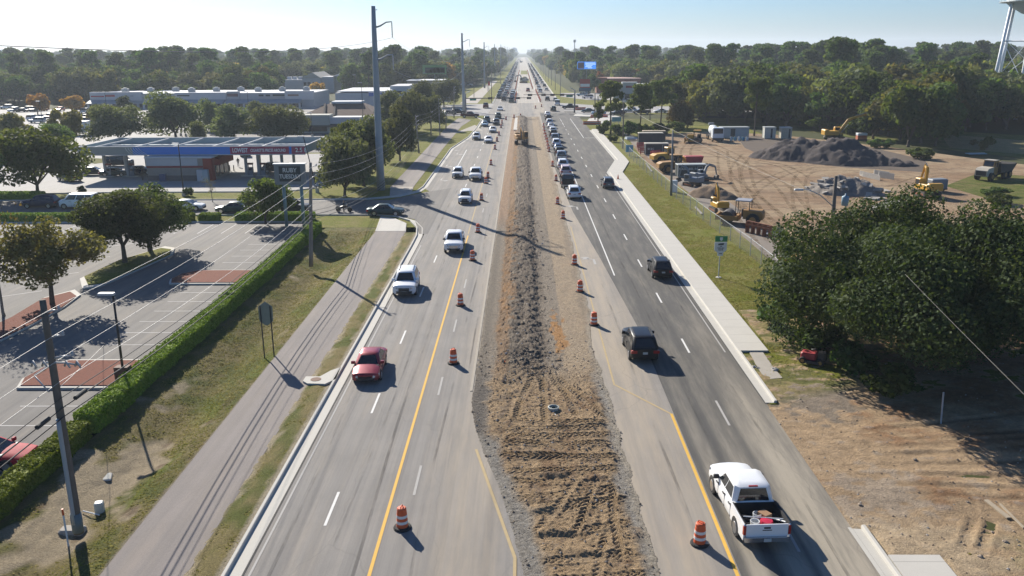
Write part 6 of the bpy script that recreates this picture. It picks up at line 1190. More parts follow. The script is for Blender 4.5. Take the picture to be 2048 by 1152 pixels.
# blue plates, pylon signs, banner, billboards
def plate(px, py, x0, x1, yt, yb, m_, label, posts=2, name='road_sign', ext=None):
    g = G(px, py); t = thing(name, label, 'sign', (0, g.y, 0)); a, b = PY(x0, yt, g.y), PY(x1, yb, g.y); o = obj('panel', MB().rbox(a.x, b.x, -.08, .08, b.z, a.z, .02).mesh('panel', m_), t)
    for k in range(posts): x = a.x + (b.x - a.x) * ((k + .5) / posts); obj('post', MB().box(x - .07, x + .07, .085, .2, -.05, b.z + .4).mesh('post', STEELD), t)
    return t, o, a, b, g
BLU = mat('sign_blue', (.10, .30, .42), .5, 0, .2, 2)
plate(1232, 250, 1224, 1242, 234, 243, BLU, 'pale blue sign board in the weeds at the yard corner'); plate(1258, 312, 1252, 1266, 290, 304, BLU, 'blue sign seen edge on beside the yard fence', 1)
BRD = mat('billboard_green', (.13, .26, .10), .6, 0, .3, .4); t, o, a, b, g = plate(882, 205, 845, 893, 130, 148, BRD, 'green billboard on a steel column among the left trees', 1, 'billboard')
obj('caption_band', MB().box(a.x + 1, a.x + 9, -.1, -.085, b.z + .4, b.z + 2.6).mesh('caption_band', DKG), o); obj('picture_band', MB().extr([(b.x - 10, b.z + .3), (b.x - 1, b.z + .3), (b.x - 1, b.z + 2.8), (b.x - 5, b.z + 2.4)], 'y', -.1, -.085).mesh('picture_band', mat('sign_grey_print', (.20, .25, .27), .6, 0, .2, .5)), o)
t, o, a, b, g = plate(1172, 172, 1155, 1192, 123.5, 138, SCRB, 'bright blue billboard with a dark red picture over the right-hand trees', 1, 'billboard')
obj('picture', MB().box(a.x + .2, a.x + (b.x - a.x) * .36, -.1, -.085, b.z + .2, a.z - .3).mesh('picture', mat('dark_red_print', (.09, .02, .045), .5, 0, .3, .4)), o)
for k, (u0, u1, v) in enumerate(((.42, .95, .82), (.42, .98, .66), (.45, .80, .48), (.42, .75, .32), (.55, .8, .16))): obj('print_line', MB().box(a.x + (b.x - a.x) * u0, a.x + (b.x - a.x) * u1, -.1, -.085, b.z + (a.z - b.z) * (v - .045), b.z + (a.z - b.z) * (v + .045)).mesh('print_line', SCRW), o)
for u in (.05, .4, .92): x = a.x + (b.x - a.x) * u; obj('floodlight_arm', MB().bar((x, -.1, a.z), (x + .9, -1.6, a.z + 1.2), .22, .12).mesh('floodlight_arm', STEEL), t)
t, o, a, b, g = plate(884, 214, 879, 901, 172, 204, mat('pylon_white', (.45, .46, .46), .6, 0, .12, .6), 'tall white and grey pylon sign among the left trees', 2, 'pylon_sign')
for k in range(5): obj('tenant_panel', MB().box(a.x + .3, b.x - .3, -.1, -.085, b.z + .4 + (a.z - b.z - .6) * k / 5, b.z + .1 + (a.z - b.z - .6) * (k + .75) / 5).mesh('tenant_panel', [mat('tenant_green', (.10, .16, .13), .6), SW, mat('tenant_grey', (.22, .23, .24), .6)][k % 3]), o)
t, o, a, b, g = plate(1170, 198, 1160, 1180, 158, 182, mat('pylon_red', (.32, .045, .03), .6, 0, .2, .6), 'red pylon sign with white and blue panels at the right corner', 2, 'pylon_sign'); obj('tenant_panel', MB().box(a.x + .2, b.x - .2, -.1, -.085, b.z + 1.8, b.z + 3.0).mesh('tenant_panel', SW), o); obj('tenant_panel', MB().box(a.x - .4, b.x + .4, -.1, -.085, b.z - .2, b.z + 1.4).mesh('tenant_panel', mat('tenant_blue', (.03, .07, .13), .6)), o)
t, o, a, b, g = plate(1169, 197, 1161.5, 1178, 169, 177.5, SW, 'white roadside sign on a single dark post at the right corner', 1, 'roadside_sign')
for v in (.7, .4): obj('print_line', MB().box(a.x + .4, b.x - .5, -.1, -.085, b.z + (a.z - b.z) * (v - .1), b.z + (a.z - b.z) * (v + .1)).mesh('print_line', DKG), o)
plate(782, 275, 764, 784, 243, 262, mat('banner_pink', (.36, .07, .13), .7, 0, .25, 1), 'pink banner sign behind the tall steel pole', 2, 'banner'); plate(745, 266, 733, 764, 246, 253, SW, 'white sign strip left of the pink banner', 2, 'banner')
plate(979, 202, 976, 980, 163, 171, plain('flag_red', (.45, .03, .03), .6), 'small red and white pennant sign by the far poles', 1, 'banner')
fp = G(608, 214); t = thing('flagpole', 'thin flagpole flying a striped flag before the shop row end', 'flagpole', (fp.x, fp.y, 0)); zt = PY(608, 184, fp.y).z; obj('pole', MB().cyl((0, 0, 0), (0, 0, zt), .08).mesh('pole', STEEL), t)
fv = MB(); W_ = 3.4; ft = zt - .3
def fpt(u, v): return (.1 + W_ * u, .25 * math.sin(u * 7), ft - 2.0 * v - 1.2 * u ** 1.5)
for i in range(7):
    fv.mat(1 if i % 2 else 0)
    for k in range(8): 
        if k < 3 and i < 4: fv.mat(2)
        else: fv.mat(1 if i % 2 else 0)
        fv.quad(fpt(k / 8, i / 7), fpt(k / 8, (i + 1) / 7), fpt((k + 1) / 8, (i + 1) / 7), fpt((k + 1) / 8, i / 7))
obj('flag', fv.mesh('flag', [plain('flag_red', (.45, .03, .03)), LETW, plain('flag_blue', (.02, .03, .14))]), t)
# tall antenna and far skyline
g = PY(1149, 103, 900); t = thing('antenna_mast', 'thin antenna mast rising above the right-hand trees', 'mast', (g.x, 900, 0)); zt = PY(1149, 80, 900).z; obj('mast', MB().tube([(0, 0, 0), (0, 0, zt)], [.9, .35], 6).mesh('mast', STEEL), t); obj('antenna_array', MB().lathe([(1.1, zt - 2.4), (1.3, zt - 2), (1.3, zt), (1.1, zt + .3)], 8).mesh('antenna_array', STEEL), t)
FARB = mat('far_tower', (.34, .40, .44), .8, 0, .1, .02)
for (px, yt, wpx, lb) in ((20, 101, 11, 'pale high-rise far on the left horizon'), (3, 100, 5, 'narrow pale high-rise at the left frame edge of the horizon'), (134, 105, 10, 'low pale block on the left horizon'), (153, 100, 7, 'slim pale high-rise on the left horizon'), (1028, 97, 12, 'hazy high-rise where the road meets the horizon')):
    D_ = 3000; a = PY(px, yt, D_); wd = wpx / F_PX * D_ / 2; t = thing('high_rise', lb, 'building', (a.x, D_, 0), 0, 'high-rises on the horizon'); obj('wall', MB().box(-wd, wd, -wd, wd, 0, a.z).mesh('wall', FARB), t); obj('roof', MB().box(-wd * .5, wd * .5, -wd * .5, wd * .5, a.z, a.z + 3).mesh('roof', FARB), t)
    for k in range(3): obj('window_band', MB().box(-wd * .9, wd * .9, -wd - .3, -wd - .02, a.z * (.3 + .2 * k), a.z * (.38 + .2 * k)).mesh('window_band', mat('far_glass', (.22, .28, .33), .3)), t)
# ================================================================== small things by the nearest pole
g = G(197, 1004); t = thing('utility_pedestal', 'small pale utility box standing on the sandy ground near the nearest pole', 'utility box', (g.x, g.y, -.62), .3); obj('cover', MB().rbox(-.2, .2, -.2, .2, .05, .62, .05).mesh('cover', mat('pedestal', (.45, .47, .42), .6, 0, .1, 5)), t); obj('base', MB().box(-.23, .23, -.23, .23, 0, .1).mesh('base', mat('pedestal_base', (.2, .22, .2), .8)), t)
g = G(197, 957, -.42); t = thing('handhole_cover', 'flat grey handhole lid in the sand', 'utility lid', (g.x, g.y, -.44), .35); obj('frame', MB().rbox(-.62, .62, -.42, .42, 0, .07, .05).mesh('frame', CONC), t); obj('lid', MB().box(-.54, .54, -.34, .34, .072, .085).mesh('lid', mat('lid_grey', (.25, .26, .25), .8, 0, .15, 6)), t)
g = G(137, 1092, -.4); t = thing('marker_stake', 'white marker stake with an orange top beside the nearest pole', 'stake', (g.x, g.y, -.7)); zt = PY(134, 1018, g.y).z + .7; obj('stake', MB().cyl((0, 0, 0), (0, 0, zt - .3), .04, n=8).mesh('stake', SW), t); obj('orange_top', MB().cyl((0, 0, zt - .3), (0, 0, zt), .045, n=8).mesh('orange_top', ORANGE), t)
a_, b_ = G(166, 1022, -.35), G(199, 1030, -.35); tag(MB().cyl(a_, b_, .03, n=8).build('white_pipe', SW), 'short white pipe lying on the grass beside the nearest pole', 'pipe')
g = G(146, 1062, -.35); tag(MB().rbox(g.x - .6, g.x + .5, g.y - .25, g.y + .35, -.5, -.22, .08).build('pole_pad', CONC2), 'pale concrete pad at the foot of the nearest pole', 'pad')
g = G(1882, 846); tp_ = thing('fence_post', 'slim pale leaning post standing in the shade of the huge oak', 'post', (g.x, g.y, 0)); top = PY(1887, 786, g.y); obj('post', MB().tube([(0, 0, -.1), (top.x - g.x, 0, top.z)], .05, 8).mesh('post', GUARD), tp_); obj('cap', MB().lathe([(.06, top.z), (.06, top.z + .04), (.001, top.z + .06)], 8, (top.x - g.x, 0)).mesh('cap', GUARD), tp_)
rs = random.Random(8)
def rock(px, py, s_, lb, m_=None, z=.0):
    g = G(px, py); mb = MB(); ring = []; k = [rs.uniform(.7, 1.2) for _ in range(20)]
    for i, (rr_, zz_) in enumerate(((.8, 0), (1.0, .3), (.75, .65), (.2, .8))): ring.append([(g.x + s_ * rr_ * k[(j + i * 3) % 20] * math.cos(j * PI / 4), g.y + s_ * rr_ * k[(j * 2 + i) % 20] * math.sin(j * PI / 4), z + s_ * zz_ * k[(j + i) % 20]) for j in range(8)])
    mb.loft(ring, True, True); tag(mb.build('rock', m_ or mat('pale_rock', (.42, .39, .35), .9, 0, .2, 4)), lb, 'rock', 'rocks at the broken end of the footway')
rock(1550, 741, .26, 'pale boulder on the gravel at the broken footway end'); rock(1508, 735, .18, 'pale stone at the kerb side of the broken footway'); rock(1516, 737, .14, 'small stone next to the pale stone at the kerb'); rock(1402, 1094 - 8, .22, 'pale sandbag lump lying at the right foot of the nearest right drum') if False else None
g = G(1411, 1089); tag(MB().lathe([(.12, .012), (.16, .08), (.1, .18), (.001, .2)], 9, (g.x, g.y)).build('sandbag', mat('sandbag', (.38, .34, .29), .95, 0, .3, 9)), 'pale sandbag beside the nearest right drum', 'sandbag')
for (x0, y0, x1, y1, w_, lb) in ((1972, 1000, 2018, 1036, .22, 'pale weathered plank lying at the lower right'), (2000, 1008, 2048, 1056, .10, 'thin pale batten beside the weathered plank')):
    a_, b_ = G(x0, y0, .05), G(x1, y1, .05); tag(MB().bar(a_, b_, w_, .06).build('plank', mat('plank_grey', (.34, .28, .2), .9, 0, .3, 5)), lb, 'plank')
for (x0, y0, x1, y1, lb) in ((1766, 762, 1786, 775, 'upper pale board in the shade of the huge oak'), (1760, 776, 1788, 790, 'lower pale board in the shade of the huge oak')):
    a_, b_ = G(x0, y0, .12), G(x1, y1, .12); tag(MB().bar(a_, b_, .12, .08).build('board', mat('plank_grey', (.34, .28, .2))), lb, 'board')
g = G(1107, 822); t = thing('drain_pipe', 'pale drain pipe end sticking out of the churned median dirt', 'drain pipe', (g.x, g.y, .05)); obj('collar', MB().lathe([(.30, 0), (.34, .22), (.27, .24), (.25, .05)], 18).mesh('collar', mat('collar_pale', (.36, .38, .35), .8, 0, .2, 6)), t); obj('pipe', MB().lathe([(.17, 0), (.17, .16), (.13, .17), (.12, .01), (.001, .005)], 16).mesh('pipe', mat('pipe_teal', (.03, .07, .07), .5)), t); obj('strap', MB().bar((-.05, -.35, .06), (.1, -.85, .05), .06, .03).mesh('strap', SW), t)
rs2 = random.Random(21)
for i, (px, py) in enumerate(((1780, 1068), (1720, 1010), (1905, 985), (1935, 1005), (1985, 1065), (2010, 1085), (1960, 1115), (1830, 920), (1600, 800))):
    rock(px, py, rs2.uniform(.07, .14), 'small clod of rubble scattered on the dirt drive', mat('clod', (.30, .24, .18), .95, 0, .3, 6))
# ================================================================== chain-link fence of the yard
q = NT('chain_link'); p = q.n('ShaderNodeTexCoord').outputs['UV']; tb = q.n('ShaderNodeBsdfTransparent'); bs = q.n('ShaderNodeBsdfPrincipled'); bs.inputs['Base Color'].default_value = (.25, .25, .24, 1); bs.inputs['Roughness'].default_value = .5; ms = q.n('ShaderNodeMixShader'); ms.inputs[0].default_value = .13; q.l(tb.outputs[0], ms.inputs[1]); q.l(bs.outputs[0], ms.inputs[2]); q.l(ms.outputs[0], q.out.inputs[0]); LINK = q.m
fpts = gp((1240, 292), (1262, 318), (1300, 352), (1340, 388), (1380, 420), (1420, 452), (1460, 482), (1500, 512), (1545, 550), (1590, 600)); fpts = [(x, y) for x, y in fpts]
t = thing('chain_link_fence', 'long chain-link fence between the right verge and the yard', 'fence', (0, 0, 0)); fm = MB()
for (x0, y0), (x1, y1) in zip(fpts, fpts[1:]): fm.quad((x0, y0, .02), (x1, y1, .02), (x1, y1, 1.8), (x0, y0, 1.8))
obj('mesh_panel', fm.mesh('mesh_panel', LINK), t); rl = MB(); rl.tube([(x, y, 1.82) for x, y in fpts], .022, 5); obj('top_rail', rl.mesh('top_rail', STEEL), t)
for (x0, y0), (x1, y1) in zip(fpts, fpts[1:]):
    n_ = max(1, int(math.hypot(x1 - x0, y1 - y0) / 3.4))
    for i in range(n_): x, y = x0 + (x1 - x0) * i / n_, y0 + (y1 - y0) * i / n_; obj('fence_post', MB().cyl((x, y, -.05), (x, y, 1.9), .035, n=6).mesh('fence_post', STEEL), t)
# ================================================================== buildings
STUC = mat('stucco_white', (.50, .50, .50), .9, 0, .12, .5); STUG = mat('stucco_grey', (.36, .375, .39), .9, 0, .12, .5); CREAM = mat('stucco_cream', (.40, .40, .34), .9, 0, .12, .5); ROOFW = mat('roof_membrane', (.56, .57, .57), .8, 0, .1, .3); WIN = plain('shop_glass', (.03, .035, .04), .08); BRN = mat('shingle_brown', (.135, .082, .058), .9, 0, .3, 2); BRICK = mat('brick_red', (.26, .085, .05), .9, 0, .25, 2); BLUR = mat('metal_roof_blue', (.11, .15, .20), .5, .1, .15, .6); BRED = mat('stripe_red', (.24, .02, .02), .7, 0, .2, 1); GRN = mat('canopy_pale', (.33, .40, .40), .7, 0, .15, .6)
# -- petrol station
LETB = plain('fascia_letters', (.82, .82, .80), .5)
z5 = G(157, 294, 5.4); X0, X1, Yf = z5.x, G(612, 291.5, 5.4).x, z5.y - .6; Yb = G(400, 275.5, 5.4).y; ZT, ZB = 5.4, 4.15
ca = thing('station_canopy', 'long petrol station canopy with grey, blue and red fascia on columns', 'canopy', (0, 0, 0))
obj('deck', MB().box(X0 + .2, X1 - .2, Yf + .2, Yb - .2, ZB + .02, ZB + .3).mesh('deck', mat('deck_green', (.27, .33, .32), .8, 0, .2, .5)), ca)
fa = MB()
def fas(x0, x1, y0, y1, mi): fa.mat(mi).box(x0, x1, y0, y1, ZB, ZT)
xg = PY(265, 300, Yf).x; xb = PY(460, 300, Yf).x; xr = PY(578, 300, Yf).x; xr2 = PY(583, 300, Yf).x
fas(X0, xg, Yf, Yf + .2, 0); fas(xg, xb, Yf, Yf + .2, 1); fas(xb, xr, Yf, Yf + .2, 2); fas(xr, xr2, Yf, Yf + .2, 1); fas(xr2, X1, Yf, Yf + .2, 2)
fas(X0, X1, Yb - .2, Yb, 3); fas(X0, X0 + .2, Yf + .2, Yb - .2, 3); fas(X1 - .2, X1, Yf + .2, Yb - .2, 3)
fo = obj('fascia', fa.mesh('fascia', [mat('fascia_grey', (.30, .32, .30), .5, 0, .1, .5), mat('fascia_blue', (.02, .20, .62), .45, 0, .1, .5), mat('fascia_red', (.36, .035, .085), .5, 0, .1, .5), GRN]), ca)
obj('rim', MB().box(X0 - .04, X1 + .04, Yf - .05, Yf + .22, ZT + .003, ZT + .10).box(X0 - .04, X1 + .04, Yb - .22, Yb + .05, ZT + .003, ZT + .1).box(X0 - .05, X0 + .2, Yf + .23, Yb - .23, ZT + .003, ZT + .1).box(X1 - .2, X1 + .05, Yf + .23, Yb - .23, ZT + .003, ZT + .1).box(X0 - .05, X1 + .05, Yf - .06, Yf - .004, ZB - .12, ZB + .02).mesh('rim', STUC), ca)
st = MB(); n_ = 10                                    # sweeping pale stripes
for k in range(6):
    x = xg - 1.2 + .42 * k
    for i in range(n_):
        f = lambda u: (x + .9 * u ** 2 + .1 * k * u, ZT - .08 - (ZT - ZB - .12) * u); (a, za), (b, zb_) = f(i / n_), f((i + 1) / n_); st.quad((a, Yf - .012, za), (b, Yf - .012, zb_), (b + .12, Yf - .012, zb_), (a + .12, Yf - .012, za))
obj('stripes', st.mesh('stripes', LETW), fo)
zm = (ZT + ZB) / 2; wl = xr - xb
text('lettering', 'LOWEST', .98, LETB, fo, facing(xb + wl * .17, Yf - .02, zm), .012, sx=wl * .27 / 3.95, bold=.02); text('lettering', 'CIGARETTE PRICES AROUND', .70, LETB, fo, facing(xb + wl * .645, Yf - .02, zm - .02), .012, sx=wl * .62 / 9.5, bold=.012); text('lettering', '2.5 8', 1.0, LETB, fo, facing(xr2 + 1.6, Yf - .02, zm), .012, bold=.01)
for px in (183, 265, 340, 420, 472, 520, 606):
    x = PY(px, 294, Yf).x; obj('roof_beam', MB().bar((x, Yf + .22, ZT - .12), (x, Yb - .22, ZT - .12), .22, .22).mesh('roof_beam', STUC), ca)
for yy in (.35, .68): obj('gutter_line', MB().box(X0 + .25, X1 - .25, Yf + (Yb - Yf) * yy - .15, Yf + (Yb - Yf) * yy + .15, ZB + .302, ZB + .55).mesh('gutter_line', ROOFW), ca)
for px in (202, 247, 487, 512, 560):
    for yy in (.25, .75): x = PY(px, 352, Yf + 2).x; y = Yf + (Yb - Yf) * yy; obj('column', MB().rbox(x - .22, x + .22, y - .22, y + .22, 0, ZB + .01, .04).mesh('column', STUG), ca)
for i, (px, lb) in enumerate(((200, 'fuel pump left under the canopy behind the black car'), (247, 'fuel pump left of the kiosk'), (487, 'fuel pump right of the kiosk with a pale column'), (512, 'fuel pump beside the brown column at the right'), (560, 'fuel pump at the far right end of the canopy'))):
    x = PY(px, 352, Yf + 2).x + .75; y = Yf + (Yb - Yf) * .25; t = thing('fuel_pump', lb, 'fuel pump', (x, y, 0), 0, 'fuel pumps under the canopy')
    obj('island', MB().rbox(-1.6, 1.0, -.6, .6, 0, .16, .05).mesh('island', CONC), t); obj('cabinet', MB().rbox(-.4, .4, -.3, .3, .16, 1.5, .04).mesh('cabinet', mat('pump_grey', (.16, .19, .22), .5, 0, .15, 3)), t); obj('topper', MB().rbox(-.45, .45, -.25, .25, 1.95, 2.25, .04).mesh('topper', mat('pump_red', (.22, .04, .03), .5)), t)
    for sx in (-1, 1): obj('upright', MB().box(sx * .38 - .04, sx * .38 + .04, -.1, .1, 1.5, 1.95).mesh('upright', STUG), t)
    obj('screen', MB().box(-.25, .25, -.315, -.303, 1.0, 1.35).mesh('screen', WIN), t)
k0, k1 = G(297, 362), G(405, 362); ks = G(455, 344); ky = k0.y; kb = ky + 8.5; t = thing('station_kiosk', 'beige brick station kiosk with a white band and a red striped corner', 'building', (0, 0, 0))
ba = mat('brick_beige', (.30, .26, .22), .9, 0, .2, 1.5); kw = obj('wall', MB().box(k0.x, k1.x + 1.6, ky, kb, 0, 3.7).mesh('wall', ba), t); obj('roof', MB().box(k0.x - .2, k1.x + 1.8, ky - .2, kb + .2, 3.7, 3.95).mesh('roof', ROOFW), t)
obj('white_band', MB().box(k0.x - .05, k1.x - .6, ky - .06, ky - .004, 2.5, 3.65).mesh('white_band', STUC), t); obj('red_band', MB().box(k0.x - .05, k1.x + .2, ky - .08, ky - .004, 2.16, 2.46).mesh('red_band', BRED), t); obj('lower_band', MB().box(k0.x - .03, k1.x + .3, ky - .04, ky - .004, 0, .9).mesh('lower_band', mat('brick_dark', (.16, .13, .115), .9, 0, .25, 2)), t)
obj('corner_pier', MB().box(k1.x + .3, k1.x + 1.75, ky - .12, ky + 1.2, 0, 3.9).mesh('corner_pier', mat('pier_red', (.30, .045, .025), .8, 0, .15, 1)), t); obj('entrance_gable', MB().extr([(ky + 1.3, 2.4), (ky + 8.2, 2.4), (ky + 8.2, 3.2), (ky + 4.6, 4.1), (ky + 1.3, 3.4)], 'x', k1.x + 1.62, k1.x + 2.6).mesh('entrance_gable', mat('pier_red', (.30, .045, .025))), t)
for i in range(3): obj('window', MB().box(k1.x + 1.603, k1.x + 1.66, ky + 1.8 + 2.1 * i, ky + 3.4 + 2.1 * i, .5, 2.2).mesh('window', WIN), t)
for px, lb, m_ in ((401, 'white ice freezer against the kiosk corner', STUC), (411, 'pale vending machine beside the ice freezer', mat('vend', (.36, .42, .44), .5)), (326, 'blue newspaper box against the kiosk wall', mat('box_blue', (.04, .07, .16), .5))):
    g = G(px, 363); u = thing('vending_machine', lb, 'vending machine', (g.x, ky - .5, 0)); obj('cabinet', MB().rbox(-.5, .5, -.35, .35, 0, 1.9 if px > 350 else 1.2, .04).mesh('cabinet', m_), u); obj('door', MB().box(-.42, .42, -.37, -.352, .15, 1.7 if px > 350 else 1.05).mesh('door', m_), u)
for i, px in enumerate((460, 468)): g = G(px, 342); u = thing('bollard', 'dark slim bollard on the forecourt right of the kiosk', 'bollard', g, 0, 'bollards right of the kiosk'); obj('post', MB().lathe([(.09, 0), (.09, 1.0), (.02, 1.08)], 8).mesh('post', mat('bollard_dark', (.04, .035, .03))), u); obj('base', MB().lathe([(.16, 0), (.16, .05), (.1, .06)], 8).mesh('base', CONC), u)
for i, px in enumerate((167, 377)):
    g = G(px, 392); plant('shrub', 'shrub', (g.x, g.y, 0), ('small yellow-green shrub left on the grass before the forecourt', 'small yellow-green shrub right on the grass before the forecourt')[i], 'shrub', None, .8, 1.4)
# -- long shop row
def blk(name, m_, par, x0, x1, y0, y1, z0, z1): return obj(name, MB().box(x0, x1, y0, y1, z0, z1).mesh(name, m_), par)
Y = 324; t = thing('shop_row', 'long white and grey shop row with an arcade roof behind the plaza lot', 'building', (0, 0, 0)); xa, xb_ = PY(179, 186, Y).x, PY(627, 181, Y).x
zt = PY(300, 187.5, Y).z; blk('wall', STUG, t, xa, xb_, Y, Y + 26, 0, zt); blk('roof', ROOFW, t, xa + .4, xb_ - .4, Y + .4, Y + 25.6, zt, zt + .12)
for (p0, p1, dz, m_) in ((180, 283, .7, STUC), (350, 452, .35, STUC), (454, 478, .7, STUG), (570, 627, .75, STUC)): x0, x1 = PY(p0, 186, Y).x, PY(p1, 186, Y).x; blk('parapet', m_, t, x0, x1, Y - .5, Y + 1.2, zt * .55, zt + dz)
AR = mat('arcade_roof', (.19, .235, .27), .7, 0, .1, .5)
for (p0, p1) in ((181, 262), (340, 452), (455, 604)): x0, x1 = PY(p0, 200, Y).x, PY(p1, 200, Y).x; obj('arcade_roof', MB().extr([(Y - .55, zt * .60), (Y - 4.2, zt * .40), (Y - 4.2, zt * .34), (Y - .55, zt * .34)], 'x', x0, x1).mesh('arcade_roof', AR), t)
for px in range(186, 606, 22): x = PY(px, 206, Y).x; blk('arcade_column', STUC, t, x - .3, x + .3, Y - 4.0, Y - 3.5, 0, zt * .345)
for px in range(190, 596, 22): x0, x1 = PY(px, 206, Y).x, PY(px + 17, 206, Y).x; f = blk('shop_window', WIN, t, x0, x1, Y - .07, Y - .01, .3, zt * .33); blk('sill', STUC, f, x0, x1, Y - .2, Y - .075, .12, .29)
for k in range(9): x = xa + 8 + 8.6 * k; u = blk('roof_unit', mat('roof_unit', (.33, .34, .34), .6, 0, .15, 1), t, x, x + 2.2, Y + 9 + (k % 3) * 3, Y + 11 + (k % 3) * 3, zt + .13, zt + 1.5); obj('fan_cowl', MB().lathe([(.7, zt + 1.5), (.75, zt + 1.8), (.2, zt + 1.85)], 10, (x + 1.1, Y + 10 + (k % 3) * 3)).mesh('fan_cowl', GRN), u)
RS = plain('sign_red_letters', (.34, .03, .035), .5)
for (p0, p1, ya, yb_, m_) in ((183, 210, 191.5, 194, RS), (212, 231, 189.5, 193.5, RS), (355, 380, 190, 192.5, DKG), (455, 477, 187, 193, mat('sign_brown', (.12, .05, .06), .6)), (518, 528, 189, 192.5, DKG), (532, 541, 189, 192.5, DKG), (546, 570, 188.5, 192, DKG), (576, 598, 188.5, 192, mat('sign_tan', (.24, .15, .11), .6)), (245, 268, 190.5, 193, STUG)):
    a, b = PY(p0, ya, Y), PY(p1, yb_, Y); blk('shop_sign', m_, t, a.x, b.x, Y - .58, Y - .505, b.z, a.z)
# -- brown-roofed restaurant
Y = 222; t = thing('restaurant', 'restaurant with brown shingle roofs, a white flat roof and a cream parapet front', 'building', (0, 0, 0)); P_ = lambda px, py, yy=Y: PY(px, py, yy)
x0, x1, xm_ = P_(545, 240).x, P_(739, 240).x, P_(657, 240).x; zp = P_(620, 230.5).z; blk('wall', CREAM, t, x0, x1, Y, Y + 24, 0, zp - .9); blk('parapet', CREAM, t, P_(606, 235).x, xm_ + .4, Y - .8, Y + 4, zp - 2.5, zp + .1); blk('parapet', STUC, t, xm_ + .42, x1 + .2, Y - .5, Y + .1, zp - 2.2, zp - .5); blk('flat_roof', ROOFW, t, xm_ + .5, x1, Y + .2, Y + 7.5, zp - .9, zp - .72)
rx0, rx1, ry0, ry1, rz0, rz1 = P_(578, 224).x, P_(744, 224).x, Y + 8, Y + 26, zp - 1.0, P_(670, 207, Y + 16).z
obj('hip_roof', MB().loft([[(rx0, ry0, rz0), (rx1, ry0, rz0), (rx1, ry1, rz0), (rx0, ry1, rz0)], [(rx0 + 7, ry0 + 8, rz1), (rx1 - 5, ry0 + 8, rz1), (rx1 - 5, ry1 - 8, rz1), (rx0 + 7, ry1 - 8, rz1)]], True, True).mesh('hip_roof', BRN), t)
for px in (640, 661): x = P_(px, 215).x; obj('roof_ridge', MB().bar((x - 1, ry0 + .4, rz0 + .35), (x - 2.2, ry0 + 7.6, rz1 - .05), .5, .3).mesh('roof_ridge', mat('ridge', (.05, .04, .038), .9)), t)
blk('skylight_roof', ROOFW, t, P_(636, 204).x, P_(700, 204).x, Y + 15.5, Y + 21, rz1 + .02, rz1 + .55); blk('sign', mat('sign_dull_red', (.26, .04, .035), .6), t, P_(607, 236).x, P_(622, 236).x, Y - .88, Y - .805, zp - 1.9, zp - .7); blk('window', WIN, t, P_(600, 250).x, P_(654, 250).x, Y - .06, Y - .005, .4, 3.0); blk('window', WIN, t, P_(660, 250).x, P_(735, 250).x, Y - .06, Y - .005, .4, 3.0)
blk('awning_shadow_board', mat('awning_shade', (.06, .06, .06), .9), t, P_(600, 246).x, x1, Y - .75, Y - .07, zp - 3.0, zp - 2.52)  # near-black board stands in for the shade below the parapet front
blk('low_roof', mat('roof_grey', (.30, .31, .31), .8, 0, .1, .4), t, P_(425, 236).x, P_(544, 236).x, Y + 2, Y + 16, zp - 2.4, zp - 1.9); blk('low_wall', CREAM, t, P_(428, 240).x, P_(544, 240).x, Y + 2.3, Y + 15.6, 0, zp - 2.41)
# -- white building with blue sign
Y = 287; t = thing('white_store', 'white box-shaped store with a blue sign beside the tall steel pole', 'building', (0, 0, 0)); x0, xm_, x1 = P_(671, 200, Y).x, P_(738, 200, Y).x, P_(778, 200, Y).x; zl, zr_ = P_(700, 186, Y).z, P_(750, 181, Y).z
blk('wall', STUC, t, x0, xm_, Y, Y + 30, 0, zl); blk('sign_wall', STUC, t, xm_ + .002, x1, Y - 1, Y + 30, 0, zr_ - .5); blk('roof', ROOFW, t, x0 + .4, x1 - .4, Y + .4, Y + 29, zr_ - .45, zr_ - .2); blk('rear_block', STUC, t, P_(767, 175, Y).x, P_(806, 175, Y).x, Y + 14, Y + 34, 0, P_(790, 172, Y + 14).z); blk('blue_sign', mat('sign_deep_blue', (.02, .12, .42), .5, 0, .1, 1), t, P_(738, 190, Y).x + .1, P_(775, 190, Y).x, Y - 1.1, Y - 1.01, P_(750, 192, Y).z, P_(750, 184.5, Y).z)
for k in range(5): x = P_(786 + 4 * k, 183, Y + 14).x; blk('window', WIN, t, x - .5, x + .3, Y + 13.9, Y + 13.99, P_(790, 188, Y + 14).z, P_(790, 182, Y + 14).z)
# -- gabled hall far left
Y = 440; t = thing('gabled_hall', 'white gabled hall with a round turret among the left trees', 'building', (0, 0, 0)); xa, xb_ = P_(604, 160, Y).x, P_(640, 160, Y).x; ze, zg = P_(620, 156, Y).z, P_(622, 145, Y).z
blk('wall', STUC, t, xa, xb_, Y, Y + 26, 0, ze); obj('gable_roof', MB().extr([(xa - .6, ze), ((xa + xb_) / 2 + 1, zg), (xb_ + .6, ze)], 'y', Y - .6, Y + 26.5).mesh('gable_roof', mat('roof_pale', (.40, .37, .31), .8, 0, .1, .3)), t); blk('wing', STUC, t, P_(566, 165, Y).x, xa - .02, Y + 3, Y + 24, 0, P_(580, 160, Y).z); blk('wing', STUC, t, xb_ + .02, P_(664, 165, Y).x, Y + 4, Y + 20, 0, P_(650, 154, Y).z)
xt = P_(673, 160, Y).x; obj('turret', MB().lathe([(3.2, 0), (3.2, P_(670, 153.5, Y).z), (3.6, P_(670, 153.5, Y).z + .05), (.4, P_(670, 149, Y).z), (.1, P_(670, 147, Y).z)], 16, (xt, Y + 8)).mesh('turret', STUC, True), t)
for px in (610, 618, 628): x = P_(px, 166, Y).x; blk('window', WIN, t, x - .8, x + .8, Y - .06, Y - .005, 2, ze - 2)
